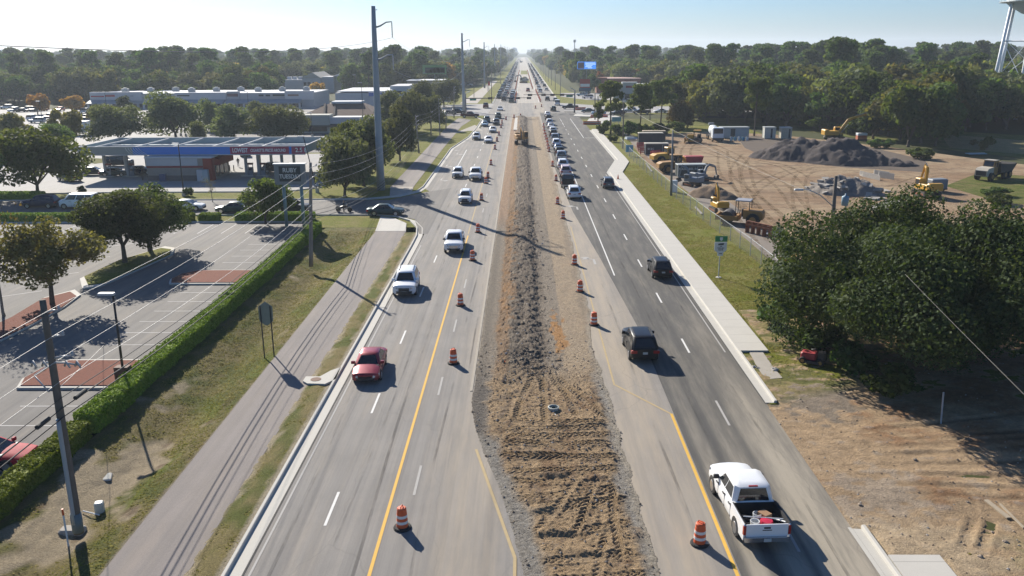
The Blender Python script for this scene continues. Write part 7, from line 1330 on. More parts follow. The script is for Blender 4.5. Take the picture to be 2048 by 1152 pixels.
for k in range(3): x = P_(570 + 11 * k, 158, Y).x; blk('roof_unit', ROOFW, t, x - 1, x + 1, Y + 8, Y + 10, P_(580, 160, Y).z + .02, P_(580, 160, Y).z + 1.4)
Y = 395; t = thing('low_shop', 'low pale shop behind the trees left of the green billboard', 'building', (0, 0, 0)); blk('wall', mat('brick_tan', (.27, .22, .18), .9, 0, .15, 1), t, P_(815, 168, Y).x, P_(888, 168, Y).x, Y, Y + 16, 0, P_(850, 162, Y).z); blk('roof', ROOFW, t, P_(815, 168, Y).x - .4, P_(888, 168, Y).x + .4, Y - .4, Y + 16.4, P_(850, 162, Y).z, P_(850, 160.5, Y).z); blk('window', WIN, t, P_(870, 168, Y).x, P_(880, 168, Y).x, Y - .06, Y - .01, 1, 3)
# -- right: brick restaurant, white shop, blue-roofed house
Y = 425; t = thing('brick_restaurant', 'red brick restaurant behind the white shop at the right corner', 'building', (0, 0, 0)); xa, xb_ = P_(1199, 170, Y).x, P_(1281, 170, Y).x; zt = P_(1240, 158.5, Y).z; blk('wall', BRICK, t, xa, xb_, Y, Y + 22, 0, zt); blk('corner_tower', BRICK, t, xa - 1.5, xa + 3.5, Y - 1, Y + 6, 0, P_(1200, 155, Y).z); blk('roof_edge', mat('roof_edge_pink', (.36, .22, .18), .8), t, xa + 4, xb_ + .3, Y - .3, Y + 22.3, zt + .002, zt + .4); blk('awning', STUC, t, xa - 3, xa - 1.55, Y - .5, Y + 3, P_(1200, 172, Y).z, P_(1200, 168.5, Y).z); blk('window', WIN, t, xa + 1, xa + 3, Y - 1.08, Y - 1.01, 1.2, 3.4)
Y = 362; t = thing('white_shop', 'grey-white shop with a bright flat roof and a dark red sign at the right corner', 'building', (0, 0, 0)); xa, xm_, xb_ = P_(1227, 175, Y).x, P_(1272, 175, Y).x, P_(1308, 175, Y).x; zt = P_(1250, 166, Y).z; blk('wall', CREAM, t, xa, xb_, Y, Y + 20, 0, zt - 1.3); blk('sign_front', STUG, t, P_(1245, 175, Y).x, xm_, Y - 1.2, Y + 2, 0, zt); blk('roof', ROOFW, t, xa - .3, xb_ + .3, Y + 2.05, Y + 20.3, zt - 1.28, zt - .9); blk('cornice', STUC, t, P_(1245, 175, Y).x - .3, xm_ + .3, Y - 1.5, Y + 2.02, zt + .002, zt + .4); blk('red_sign', mat('sign_dull_red', (.26, .04, .035)), t, P_(1251, 172, Y).x, P_(1267, 172, Y).x, Y - 1.28, Y - 1.21, P_(1260, 175.5, Y).z, P_(1260, 171, Y).z)
blk('window', WIN, t, P_(1249, 180, Y).x, P_(1270, 180, Y).x, Y - 1.26, Y - 1.21, .4, 2.6); blk('window', WIN, t, P_(1276, 180, Y).x, P_(1304, 180, Y).x, Y - .06, Y - .01, .5, 2.4)
Y = 520; t = thing('blue_roof_house', 'house with a blue-grey hipped roof and white cupola on the right', 'building', (0, 0, 0)); xa, xb_ = P_(1216, 155, Y).x, P_(1262, 155, Y).x; ze, zt = P_(1240, 152, Y).z, P_(1240, 141, Y).z; blk('wall', STUG, t, xa, xb_, Y, Y + 18, 0, ze); xc = P_(1244, 141, Y).x
obj('roof', MB().loft([[(xa - .8, Y - .8, ze), (xb_ + .8, Y - .8, ze), (xb_ + .8, Y + 19, ze), (xa - .8, Y + 19, ze)], [(xc - 1.5, Y + 7, zt), (xc + 1.5, Y + 7, zt), (xc + 1.5, Y + 11, zt), (xc - 1.5, Y + 11, zt)]], True, True).mesh('roof', BLUR), t); blk('cupola', STUC, t, xc - 1.4, xc + 1.4, Y + 7.5, Y + 10.5, zt + .01, zt + 1.3)
for k in range(3): blk('window', WIN, t, xa + 2 + 4 * k, xa + 4 + 4 * k, Y - .06, Y - .01, 1, 2.6)
# -- water tower
Y = 262; t = thing('water_tower', 'white water tower on slanting legs at the upper right edge', 'water tower', (P_(2072, 100, Y).x, Y, 0)); wt = mat('tower_white', (.78, .80, .82), .5, 0, .06, .3); xc = t.location.x; TW = mat('tank_grey', (.56, .60, .60), .5, .1, .1, .3)
zt0 = P_(2040, 8, Y).z; zb = P_(2060, 27, Y).z; rt = abs(P_(2022, 8, Y).x - xc); rb0 = abs(P_(1987, 163, Y).x - xc); zl = P_(2000, 163, Y).z; rg = rb0 + (rb0 - rt) * zl / (zt0 - zl)
obj('tank', MB().lathe([(rt * .12, zb - 1.2), (rt * .55, zb + .1), (rt * .92, zb + 2.3), (rt * 1.02, zt0 + .5), (rt * 1.02, zt0 + 6), (rt * .8, zt0 + 8.5), (.3, zt0 + 10)], 32).mesh('tank', TW, True), t)
obj('walkway', MB().lathe([(rt * 1.03, zt0 + .6), (rt * 1.22, zt0 + .6), (rt * 1.22, zt0 + .75), (rt * 1.03, zt0 + .75)], 32).mesh('walkway', TW), t); rl = MB()
for zz_ in (1.2, 1.7): rl.tube([(rt * 1.21 * math.cos(a * PI / 16), rt * 1.21 * math.sin(a * PI / 16), zt0 + zz_) for a in range(33)], .05, 5)
for a in range(32): rl.tube([(rt * 1.21 * math.cos(a * PI / 16), rt * 1.21 * math.sin(a * PI / 16), zt0 + z_) for z_ in (.7, 1.7)], .04, 5)
obj('railing', rl.mesh('railing', TW), t); obj('riser', MB().cyl((0, 0, 0), (0, 0, zb - 1), .55, n=14).mesh('riser', wt, True), t)
lg = lambda a, z: ((rg + (rt - rg) * z / zt0) * math.cos(a), (rg + (rt - rg) * z / zt0) * math.sin(a), z)
an = [R(x) for x in (182, 228, 284, 338, 40, 112)]
for i, a in enumerate(an): obj('leg', MB().tube([lg(a, 0), lg(a, zt0 + .4)], [.52, .46], 10).mesh('leg', wt, True), t)
zs_ = [zl - 9, zl + .3, P_(2010, 82, Y).z, zt0 - .5]; br = MB()
for i, a in enumerate(an):
    b = an[(i + 1) % 6]
    for k, z_ in enumerate(zs_[:-1]):
        br.tube([lg(a, z_), lg(b, z_)], .17, 6)
        if k < 2: br.tube([lg(a, z_), lg(b, zs_[k + 1])], .08, 5); br.tube([lg(b, z_), lg(a, zs_[k + 1])], .08, 5)
obj('bracing', br.mesh('bracing', wt), t)
# ================================================================== construction yard
YEL = mat('machine_yellow', (.50, .27, .02), .5, 0, .25, 1.5); YELD = mat('machine_yellow_old', (.32, .17, .045), .7, 0, .35, 1.5); IRON = mat('machine_iron', (.06, .05, .045), .7, .2, .35, 3); RUST = mat('rusty_steel', (.24, .09, .045), .9, 0, .4, 3); GRYM = mat('machine_grey', (.17, .19, .21), .6, 0, .2, 2); CABG = plain('cab_glass', (.025, .03, .035), .1); REDM = mat('machine_red', (.36, .035, .04), .6, 0, .25, 2)
def part(par, name, m_, f, smooth=False):
    mb = MB(); f(mb); return obj(name, mb.mesh(name, m_, smooth), par)
def tracks(t, L_, gauge, w_, h_):
    for sx in (-1, 1):
        prof = [(L_ / 2 * math.cos(a), 0) for a in ()]; n_ = 8; r = h_ / 2
        prof = [(L_ / 2 - r + r * math.sin(PI * i / n_), r - r * math.cos(PI * i / n_)) for i in range(n_ + 1)] + [(-L_ / 2 + r - r * math.sin(PI * i / n_), r + r * math.cos(PI * i / n_)) for i in range(n_ + 1)]
        tr_ = part(t, 'track', IRON, lambda mb: mb.extr(prof, 'x', sx * gauge / 2 - w_ / 2, sx * gauge / 2 + w_ / 2))
        part(tr_, 'track_frame', RUST, lambda mb: mb.box(*sorted((sx * (gauge / 2 + w_ / 2), sx * (gauge / 2 + w_ / 2 + .03))), -L_ / 2 + r, L_ / 2 - r, r * .6, r * 1.3))
def excavator(loc, rz, label, s_=1.0, m_=None, boom=((.2, 0.9, 1.9), (2.6, 4.6), (5.0, 3.6), (5.2, 1.4)), house_rot=0, group=None):
    m_ = m_ or YEL; t = thing('excavator', label, 'excavator', loc, rz, group, s_); tracks(t, 4.0, 2.4, .6, .95)
    part(t, 'turntable', IRON, lambda mb: mb.lathe([(.8, .95), (.8, 1.2)], 16)); M = Matrix.Rotation(house_rot, 4, 'Z')
    part(t, 'house', m_, lambda mb: mb.rbox(-1.35, 1.35, -2.4, .6, 1.2, 2.15, .12, M).rbox(-1.3, 1.3, -2.75, -1.7, 1.25, 2.45, .2, M).rbox(.35, 1.3, .62, 1.5, 1.2, 1.75, .08, M))
    c = part(t, 'cab', m_, lambda mb: mb.rbox(-1.3, -.35, .1, 1.7, 1.2, 2.95, .12, M)); part(c, 'window', CABG, lambda mb: mb.box(-1.2, -.45, 1.69, 1.72, 1.75, 2.8, M).box(-1.325, -1.295, .3, 1.5, 1.9, 2.75, M).box(-.355, -.33, .3, 1.5, 1.9, 2.75, M))
    (bx, by, bz), (y1, z1), (y2, z2), (y3, z3) = boom; q_ = lambda y, z: M @ Vector((bx, y, z))
    part(t, 'boom', m_, lambda mb: mb.tube([q_(by, bz), q_(by + (y1 - by) * .55, bz + (z1 - bz) * .8), q_(y1, z1), q_(y2, z2)], [.26, .34, .32, .2], 6))
    part(t, 'stick', m_, lambda mb: mb.tube([q_(y2 - .2, z2 + .35), q_(y2, z2), q_(y3, z3)], [.14, .24, .13], 6)); part(t, 'ram', GRYM, lambda mb: mb.tube([q_(by + .4, bz - .3), q_((by + y1) / 2 + .3, (bz + z1) / 2)], .08, 8).tube([q_(y1, z1 + .3), q_(y2 - .15, z2 + .45)], .08, 8))
    part(t, 'bucket', IRON, lambda mb: mb.loft([[M @ Vector((bx + dx, y3 + yy, z3 + zz_)) for yy, zz_ in ((-.05, .15), (.5, -.1), (.45, -.75), (0, -1.0), (-.6, -.7), (-.35, -.15))] for dx in (-.55, .55)], True, True)); return t
def wheel(t, x, y, r, w_, m_=None, rim=None):
    o = part(t, 'wheel', TYRE, lambda mb: mb.tube([(x - w_ / 2, y, r), (x - w_ / 2 + .06, y, r), (x + w_ / 2 - .06, y, r), (x + w_ / 2, y, r)], [r * .86, r, r, r * .86], 18)); sx = 1 if x > 0 else -1
    part(o, 'hub', rim or YELD, lambda mb: mb.tube([(x + sx * (w_ / 2 - .05), y, r), (x + sx * (w_ / 2 + .03), y, r)], r * .5, 12))
def loader(loc, rz, label, s_=1.0, m_=None, canopy=False, bucket_z=.2):
    m_ = m_ or YEL; t = thing('wheel_loader', label, 'wheel loader', loc, rz, None, s_)
    part(t, 'engine_hood', m_, lambda mb: mb.extr([(-3.2, .9), (-.4, .9), (-.4, 2.0), (-2.6, 1.9), (-3.2, 1.6)], 'x', -.9, .9)); part(t, 'chassis', IRON, lambda mb: mb.box(-.7, .7, -2.8, 2.2, .55, .9))
    if canopy:
        c = part(t, 'canopy', m_, lambda mb: mb.rbox(-.95, .95, -.8, .9, 2.95, 3.1, .04))
        for sx in (-1, 1):
            for y in (-.7, .8): part(c, 'post', IRON, lambda mb: mb.box(sx * .85 - .05, sx * .85 + .05, y - .05, y + .05, .91, 2.949))
    else:
        c = part(t, 'cab', m_, lambda mb: mb.rbox(-.75, .75, -.38, 1.1, .91, 3.05, .1)); part(c, 'window', CABG, lambda mb: mb.box(-.65, .65, 1.09, 1.12, 1.6, 2.8).box(-.775, -.745, -.2, .95, 1.6, 2.8).box(.745, .775, -.2, .95, 1.6, 2.8).box(-.65, .65, -.41, -.375, 2.1, 2.8))
    for y in (-1.7, 1.7):
        for sx in (-1, 1): wheel(t, sx * 1.1, y, .78, .55)
    for sx in (-1, 1): part(t, 'lift_arm', m_, lambda mb: mb.tube([(sx * .45, 1.0, 1.5), (sx * .45, 2.2, 1.5 + bucket_z * .3), (sx * .45, 3.3, .6 + bucket_z)], .14, 6))
    part(t, 'bucket', m_, lambda mb: mb.extr([(3.2, .95 + bucket_z), (3.15, .15 + bucket_z), (4.2, .0 + bucket_z), (4.2, .06 + bucket_z), (3.35, .3 + bucket_z), (3.4, 1.0 + bucket_z)], 'x', -1.3, 1.3)); return t
def dozer(loc, rz, label, s_=1.0):
    t = thing('bulldozer', label, 'bulldozer', loc, rz, None, s_); tracks(t, 3.0, 1.8, .5, 1.0); part(t, 'hood', YEL, lambda mb: mb.rbox(-.55, .55, .2, 1.7, .8, 1.75, .08)); c = part(t, 'canopy', YEL, lambda mb: mb.rbox(-.8, .8, -1.2, .4, 2.6, 2.75, .04))
    for sx in (-1, 1):
        for y in (-1.1, .3): part(c, 'post', IRON, lambda mb: mb.box(sx * .7 - .05, sx * .7 + .05, y - .05, y + .05, 1.0, 2.6))
    part(t, 'seat', IRON, lambda mb: mb.rbox(-.4, .4, -1.2, -.4, 1.0, 1.9, .06)); part(t, 'blade', YELD, lambda mb: mb.extr([(2.1, .1), (2.25, .15), (2.15, .6), (2.25, 1.15), (2.12, 1.15), (2.0, .6)], 'x', -1.6, 1.6)); part(t, 'push_arm', YEL, lambda mb: mb.bar((-1.2, .2, .6), (-1.2, 2.1, .5), .15, .2).bar((1.2, .2, .6), (1.2, 2.1, .5), .15, .2)); return t
def heap(name, peaks, slope, m_, label, cat, res=.5, rough=.35, kind_=None, cols=None):
    px = [p.x for p in peaks]; py_ = [p.y for p in peaks]; rmax = max(p.z for p in peaks) / slope + 2; xs = np.arange(min(px) - rmax, max(px) + rmax, res); ys = np.arange(min(py_) - rmax, max(py_) + rmax, res); X, Y = np.meshgrid(xs, ys); Z = np.full(X.shape, -5.)
    for p in peaks: 
        d = np.hypot(X - p.x + 1.2 * fbm(X * .25, Y * .25 + p.x), Y - p.y + .8 * fbm(X * .3 + 9, Y * .3)); Z = np.maximum(Z, p.z - slope * np.sqrt(d * d + .5))
    Z = Z + rough * (fbm(X * .5, Y * .5) * 1.2 + .7 * fbm(X * 1.6, Y * 1.6)) * sst(Z, -.3, 1.0); Z = np.where(Z < .02, -.3, Z)
    me = gridmesh(name, X, Y, Z, m_); o = obj(name, me); tag(o, label, cat, kind=kind_); return o, X, Y, Z
def hmat(name, a, b, bs=7): 
    q = NT(name); p = q.pos(); n1 = q.noise(p, .35, 5, .7, (1, 1, 2.5)); n2 = q.noise(p, bs, 5, .75); c = q.mix(n1, a, b); c = q.mix(q.math('MULTIPLY', n2, .5), c, tuple(x * .5 for x in a)); q.bsdf(c, .97, spec=.15, bump=n2, bstr=.9, bdist=.15); return q.m
heap('gravel_heap', [PY(x, y, Y_) for x, y, Y_ in ((1528, 296, 167), (1556, 283, 166.5), (1578, 275, 166), (1602, 271, 165), (1626, 277, 164), (1650, 279, 163), (1684, 267, 161), (1700, 274, 160), (1725, 290, 158), (1755, 300, 156.5), (1788, 308, 155), (1815, 316, 154))], .62, hmat('dark_gravel', (.075, .066, .066), (.14, .118, .108)), 'long dark gravel heap with two crests across the yard', 'gravel heap', .4, .75)
_, X, Y, Z = heap('rubble_heap', [PY(x, y, Y_) for x, y, Y_ in ((1622, 372, 127), (1640, 358, 126.5), (1660, 350, 126), (1682, 345, 125), (1704, 347, 124.5), (1724, 356, 124), (1742, 368, 123))], .7, hmat('rubble', (.16, .14, .125), (.30, .27, .235), 3), 'grey heap of broken concrete in the middle of the yard', 'rubble heap', .35, .8, 'stuff')
rs = np.random.RandomState(4); mb = MB()
for k in range(170):
    i, j = rs.randint(Z.shape[0]), rs.randint(Z.shape[1])
    if Z[i, j] < .1: continue
    M = Matrix.Translation((X[i, j], Y[i, j], Z[i, j])) @ Matrix.Rotation(rs.uniform(0, 6.3), 4, 'Z') @ Matrix.Rotation(rs.uniform(-.9, .9), 4, 'X'); a, b, c = rs.uniform(.25, .8), rs.uniform(.2, .6), rs.uniform(.07, .15); mb.box(-a, a, -b, b, -c, c, M)
for px, py in ((1738, 392), (1748, 388), (1760, 390), (1756, 398), (1742, 399), (1770, 383)):
    g = G(px, py); M = Matrix.Translation((g.x, g.y, .12)) @ Matrix.Rotation(rs.uniform(0, 6), 4, 'Z'); mb.box(-.9, .9, -.5, .5, -.1, .1, M)
o = mb.build('rubble', mat('broken_concrete', (.33, .31, .28), .95, 0, .25, 3, .2, .5)); o['kind'] = 'stuff'
heap('soil_heap', [PY(x, y, Y_) for x, y, Y_ in ((1386, 385, 122), (1398, 374, 122), (1412, 366, 122), (1428, 366, 121.5), (1445, 374, 120), (1456, 386, 119))], .72, hmat('brown_soil', (.16, .115, .08), (.30, .22, .15)), 'brown soil heap behind the small yellow excavator', 'soil heap', .3, .3)
# long flat concrete pieces
for (x0, y0, x1, y1, w_, h_, lb) in ((1722, 352, 1756, 360, 1.4, .8, 'long pale concrete beam lying behind the rubble heap'), (1752, 353, 1782, 358, 2.2, 1.0, 'pale concrete trough right of the long beam')):
    a, b = G(x0, y0), G(x1, y1); tag(MB().loft([[(p.x + 0, p.y + dy, z_) for dy, z_ in ((-w_ / 2, 0), (w_ / 2, 0), (w_ / 2, h_), (w_ / 2 - .25, h_), (w_ / 2 - .3, .3), (-w_ / 2 + .3, .3), (-w_ / 2 + .25, h_), (-w_ / 2, h_))] for p in (a, b)], True, True).build('concrete_trough', mat('broken_concrete', (.33, .31, .28))), lb, 'concrete beam')
# containers and trailers
def container(px0, px1, pyb, pyt, depth, label, side, roofm, frame, door=.72, rot=0.0, words=None):
    g = G(px0, pyb); g2 = G(px1, pyb); L_ = abs((g2 - g).x); h_ = PY(px0, pyt, g.y).z; t = thing('site_container', label, 'container', (g.x, g.y, .01), rot); depth *= .7; 
    part(t, 'wall', side, lambda mb: mb.box(.06, L_ - .06, .06, depth - .06, .15, h_ - .1)); part(t, 'roof', roofm, lambda mb: mb.rbox(-.05, L_ + .05, -.05, depth + .05, h_ - .098, h_ + .06, .03))
    part(t, 'frame', frame, lambda mb: [mb.box(x, x + .12, y, y + .12, .1, h_ - .1) for x in (0, L_ - .12) for y in (0, depth - .12)] and mb.box(.12, L_ - .12, .0, .1, .1, .22)); x = L_ * door
    d = part(t, 'door', mat('door_dark', (.03, .03, .035), .5), lambda mb: mb.box(x, x + L_ * .16, .03, .058, .25, h_ - .3)); part(d, 'door_frame', frame, lambda mb: mb.box(x - .06, x, .01, .057, .22, h_ - .24).box(x + L_ * .16, x + L_ * .16 + .06, .01, .057, .22, h_ - .24).box(x, x + L_ * .16, .01, .028, h_ - .298, h_ - .24))
    for sx in (.2, L_ - .5): part(t, 'support', IRON, lambda mb: mb.box(sx, sx + .3, .3, depth - .3, -.02, .149))
    if words: text('lettering', words[0], words[1], LETW, t, facing(L_ * words[2], .04, h_ * words[3]), .01)
    return t
DKB = mat('container_black', (.028, .028, .032), .5, 0, .2, 1.5); DGR = mat('container_green_black', (.035, .045, .045), .5, 0, .2, 1.5); FRW = mat('frame_pale', (.38, .40, .38), .6)
container(1277, 1326, 291, 266.5, 2.6, 'black site trailer with a pale roof, front one of the pair at the yard end', DKB, mat('roof_cream', (.46, .42, .34), .7), DKB, .58); container(1286, 1331, 284, 262.5, 2.6, 'black site trailer behind the front one of the pair', DKB, mat('roof_tan', (.42, .34, .22), .7), DKB, .5)
container(1290, 1337, 311, 287.5, 2.6, 'black site trailer with a rounded white roof behind the yellow loaders', DKB, mat('roof_cream', (.46, .42, .34)), FRW, .74, words=('BC&C', .5, .24, .55)); container(1355, 1413, 355, 330, 2.6, 'dark green site container with a white roof and white lettering by the fence', DGR, FRW, FRW, .70, R(3), words=('DOUGARD, INC.', .50, .40, .66))
sh = container(1441, 1498, 277, 255, 3.2, 'long pale grey metal shed at the back of the yard', mat('shed_grey', (.30, .335, .35), .6, 0, .1, 1), FRW, FRW, .35); container(1528.5, 1551, 278, 255, 3, 'white storage shed with an open dark doorway at the back of the yard', mat('shed_cream', (.46, .46, .40), .7), FRW, FRW, .55); container(1562, 1583, 278, 255.5, 3, 'cream storage shed right of the white one at the back of the yard', mat('shed_cream2', (.40, .38, .30), .7), FRW, FRW, .7)
for i, (px, m_) in enumerate(((1462, SW), (1470, BLU), (1478, SW), (1486, BLU), (1494, SW))):
    g = G(px, 281); t = thing('barrel', 'small blue or white barrel standing in front of the long grey shed', 'barrel', (g.x, g.y, 0), 0, 'barrels before the grey shed'); part(t, 'barrel_body', m_, lambda mb: mb.lathe([(.3, 0), (.33, .45), (.3, .9)], 12)); part(t, 'lid', IRON, lambda mb: mb.lathe([(.28, .9), (.26, .94)], 12))
# machines
G0 = lambda x, y: (G(x, y).x, G(x, y).y, .01)
loader(G0(1334, 327), R(-72), 'yellow wheel loader with a cab behind the fence pole', 1.0, YEL); loader(G0(1350, 345), R(-80), 'old yellow loader with an open canopy beside the dark container', 1.0, YELD, True)
t = thing('red_dumpster', 'red skip behind the old yellow loader', 'skip', G0(1386, 326), .1); part(t, 'tub', REDM, lambda mb: mb.extr([(-1.4, .1), (1.4, .1), (1.7, 1.2), (-1.7, 1.2)], 'y', -.9, .9)); part(t, 'lid', REDM, lambda mb: mb.rbox(-1.72, 1.72, -.92, .92, 1.21, 1.32, .03))
excavator(G0(1384, 372), R(25), 'grey mini excavator with folded arms by the soil heap', .62, GRYM, ((.2, .9, 1.9), (2.0, 4.4), (3.4, 4.6), (4.0, 1.6)), .4)
excavator(G0(1400, 362), R(-60), 'second grey mini excavator reaching over the soil heap', .6, GRYM, ((.2, .9, 1.9), (2.8, 4.2), (5.0, 3.4), (5.6, 1.2)), .0)
excavator(G0(1437, 423), R(8), 'small yellow excavator parked in front of the soil heap', .62, YEL, ((.2, .9, 1.9), (1.6, 4.6), (2.4, 5.4), (3.0, 3.0)))
# soil compactor with a canopy
t = thing('soil_compactor', 'brown-yellow soil compactor with a flat canopy beside the fence', 'compactor', G0(1482, 448), R(66)); part(t, 'rear_body', YELD, lambda mb: mb.extr([(-2.6, .8), (-.3, .8), (-.3, 1.9), (-2.4, 1.8), (-2.6, 1.5)], 'x', -.95, .95)); part(t, 'drum_frame', YELD, lambda mb: mb.box(-1.25, -1.05, .3, 2.9, .55, 1.1).box(1.05, 1.25, .3, 2.9, .55, 1.1).box(-1.04, 1.04, .2, .5, .5, 1.2).box(-1.04, 1.04, 2.7, 2.95, .5, 1.2)); part(t, 'roller_drum', IRON, lambda mb: mb.cyl((-1.0, 1.6, .8), (1.0, 1.6, .8), .8, n=24))
c = part(t, 'canopy', mat('canopy_grey', (.27, .28, .31), .6), lambda mb: mb.rbox(-.95, .95, -1.1, .7, 2.9, 3.02, .04)); part(t, 'seat', IRON, lambda mb: mb.rbox(-.3, .3, -.6, .0, 1.0, 1.9, .05).tube([(0, .35, 1.0), (0, .2, 1.7)], .05, 6))
for sx in (-1, 1):
    for y in (-1.0, .6): part(c, 'post', IRON, lambda mb: mb.box(sx * .85 - .04, sx * .85 + .04, y - .04, y + .04, .9, 2.9))
    wheel(t, sx * 1.0, -1.5, .78, .55)
    wheel(t, sx * 1.0, -2.4 + .1, .6, .45) if False else None
t = thing('steel_bracket', 'rusty steel frame of upright plates standing beside the soil compactor', 'steel frame', G0(1516, 470), R(-58))
for k in range(5): part(t, 'upright_plate', RUST, lambda mb: mb.box(-1.7 + .85 * k, -1.62 + .85 * k, -.3, .3, 0, 1.3))
part(t, 'rail', RUST, lambda mb: mb.box(-1.75, 1.82, -.34, -.302, .9, 1.1).box(-1.75, 1.82, .302, .34, .9, 1.1).box(-1.75, 1.82, -.1, .1, 1.302, 1.4)); part(t, 'base_plate', IRON, lambda mb: mb.box(-1.8, 1.85, -.5, .5, -.02, .0))
g = G(1543, 469); t = thing('manhole_ring', 'dark round iron ring lying on the yard gravel', 'iron ring', (g.x, g.y, .02)); part(t, 'ring', IRON, lambda mb: mb.lathe([(1.15, 0), (1.15, .18), (.9, .18), (.9, .05)], 24)); part(t, 'lid', GRYM, lambda mb: mb.lathe([(.88, .0), (.88, .06), (.01, .07)], 24))
dozer(G0(1580, 545), R(-20), 'yellow tracked machine half hidden by the huge oak at the fence', .85); dozer(G0(1390, 286), R(75), 'yellow bulldozer with a raised blade at the back of the yard', 1.05)
excavator(G0(1668, 280), R(-88), 'large yellow excavator with a long arched boom behind the gravel heap', 1.0, YEL, ((.2, .9, 1.9), (4.4, 5.2), (8.8, 6.2), (10.6, 2.2)), 0)
excavator(G0(1852, 392), R(6), 'yellow excavator with an upright boom behind the huge oak', .85, YEL, ((.2, .9, 1.9), (1.0, 4.6), (1.6, 4.9), (2.6, 2.2)))
t = thing('water_tank_trailer', 'dark grey tank beside the upright yellow excavator', 'tank', G0(1872, 383), .2); part(t, 'tank', GRYM, lambda mb: mb.rbox(-1.3, 1.3, -.8, .8, .5, 1.9, .15)); part(t, 'frame', IRON, lambda mb: mb.box(-1.4, 1.4, -.6, .6, .3, .49)); 
for sx in (-1, 1): wheel(t, sx * 1.1, 0, .4, .25)
# articulated dump truck
t = thing('dump_truck', 'dusty yellow articulated dump truck on the right side of the yard', 'dump truck', G0(1985, 358), R(125), None, .88); part(t, 'bonnet', mat('cab_dust', (.40, .36, .29), .7, 0, .2, 2), lambda mb: mb.extr([(2.2, .9), (4.4, .9), (4.4, 1.9), (3.9, 2.3), (2.2, 2.45)], 'x', -1.1, 1.1)); c = part(t, 'cab', YELD, lambda mb: mb.extr([(.6, 1.0), (2.25, 1.0), (2.25, 2.5), (1.9, 3.5), (.6, 3.5)], 'x', -1.0, 1.0)); part(c, 'window', CABG, lambda mb: mb.loft([[(-.85, 2.27, 2.52), (.85, 2.27, 2.52), (.85, 1.96, 3.38), (-.85, 1.96, 3.38)], [(-.85, 2.1, 2.52), (.85, 2.1, 2.52), (.85, 1.8, 3.38), (-.85, 1.8, 3.38)]], True, True).box(-1.02, -1.001, .8, 1.8, 2.3, 3.2).box(1.001, 1.02, .8, 1.8, 2.3, 3.2)); part(c, 'roof', mat('cab_dust', (.40, .36, .29)), lambda mb: mb.rbox(-1.05, 1.05, .5, 2.0, 3.502, 3.62, .04))
part(t, 'grille', IRON, lambda mb: mb.box(-.9, .9, 4.402, 4.45, 1.0, 1.8)); part(t, 'dump_body', mat('body_dark', (.06, .055, .05), .8, 0, .3, 2), lambda mb: mb.extr([(-5.2, 2.6), (-3.8, 1.3), (.2, 1.3), (.5, 3.0), (.3, 3.0), (-.0, 1.6), (-3.7, 1.6), (-5.0, 2.8)], 'x', -1.35, 1.35).extr([(-5.2, 2.6), (-3.8, 1.3), (.2, 1.3), (.5, 3.0), (-2.6, 2.7)], 'x', -1.45, -1.352).extr([(-5.2, 2.6), (-3.8, 1.3), (.2, 1.3), (.5, 3.0), (-2.6, 2.7)], 'x', 1.352, 1.45)); part(t, 'chassis', IRON, lambda mb: mb.box(-.5, .5, -4.2, 3.6, .7, 1.0))
for y in (3.1, -1.6, -3.2):
    for sx in (-1, 1): wheel(t, sx * 1.2, y, .78, .6)
# white concrete truck facing us
t = thing('mixer_truck', 'white concrete mixer truck facing the camera at the back of the yard', 'truck', G0(1427, 280), R(180)); WV = mat('van_white', (.6, .64, .66)); c = part(t, 'cab', WV, lambda mb: mb.rbox(-1.25, 1.25, 2.6, 4.6, .9, 3.2, .12)); part(c, 'windscreen', CABG, lambda mb: mb.box(-1.05, 1.05, 4.59, 4.62, 1.9, 3.0)); part(t, 'bumper', IRON, lambda mb: mb.box(-1.25, 1.25, 4.3, 4.75, .45, .9)); part(t, 'mixer_drum', WV, lambda mb: mb.tube([(0, 2.3, 1.9), (0, .8, 2.1), (0, -1.2, 2.3), (0, -3.2, 2.7)], [.7, 1.1, 1.1, .5], 16), True); part(t, 'hopper', GRYM, lambda mb: mb.extr([(-3.8, 3.7), (-2.8, 3.7), (-3.1, 3.1), (-3.6, 3.1)], 'x', -.6, .6)); part(t, 'chassis', IRON, lambda mb: mb.box(-.6, .6, -3.6, 3.8, .7, 1.0))
for y in (3.6, -1.4, -2.7):
    for sx in (-1, 1): wheel(t, sx * 1.05, y, .52, .35)
# the machine working in the median and the far one
excavator((G(1043, 291).x, G(1043, 291).y, .35), R(176), 'yellow excavator working in the dug-up median before the crossing', .95, YELD, ((.3, .9, 1.9), (2.2, 4.0), (4.0, 3.0), (4.2, 1.2)), .25)
for k, (px, py, lb, rz) in enumerate(((1047, 166, 'dark excavator far up the stripped median', 70), (1042, 125, 'machine very far up the median', 90))): excavator(G0(px, py), R(rz), lb, 1.1, GRYM)
heap('sand_heap', [Vector((1.6, y_, 2.0)) for y_ in (640, 650, 660)], .85, hmat('sand_pale', (.36, .29, .18), (.44, .36, .24)), 'pale sand heap far up the stripped median', 'sand heap', .6, .2)
car(1056, 184, 'pickup', 'truckred', 0, 'red work truck on the stripped median beyond the crossing')
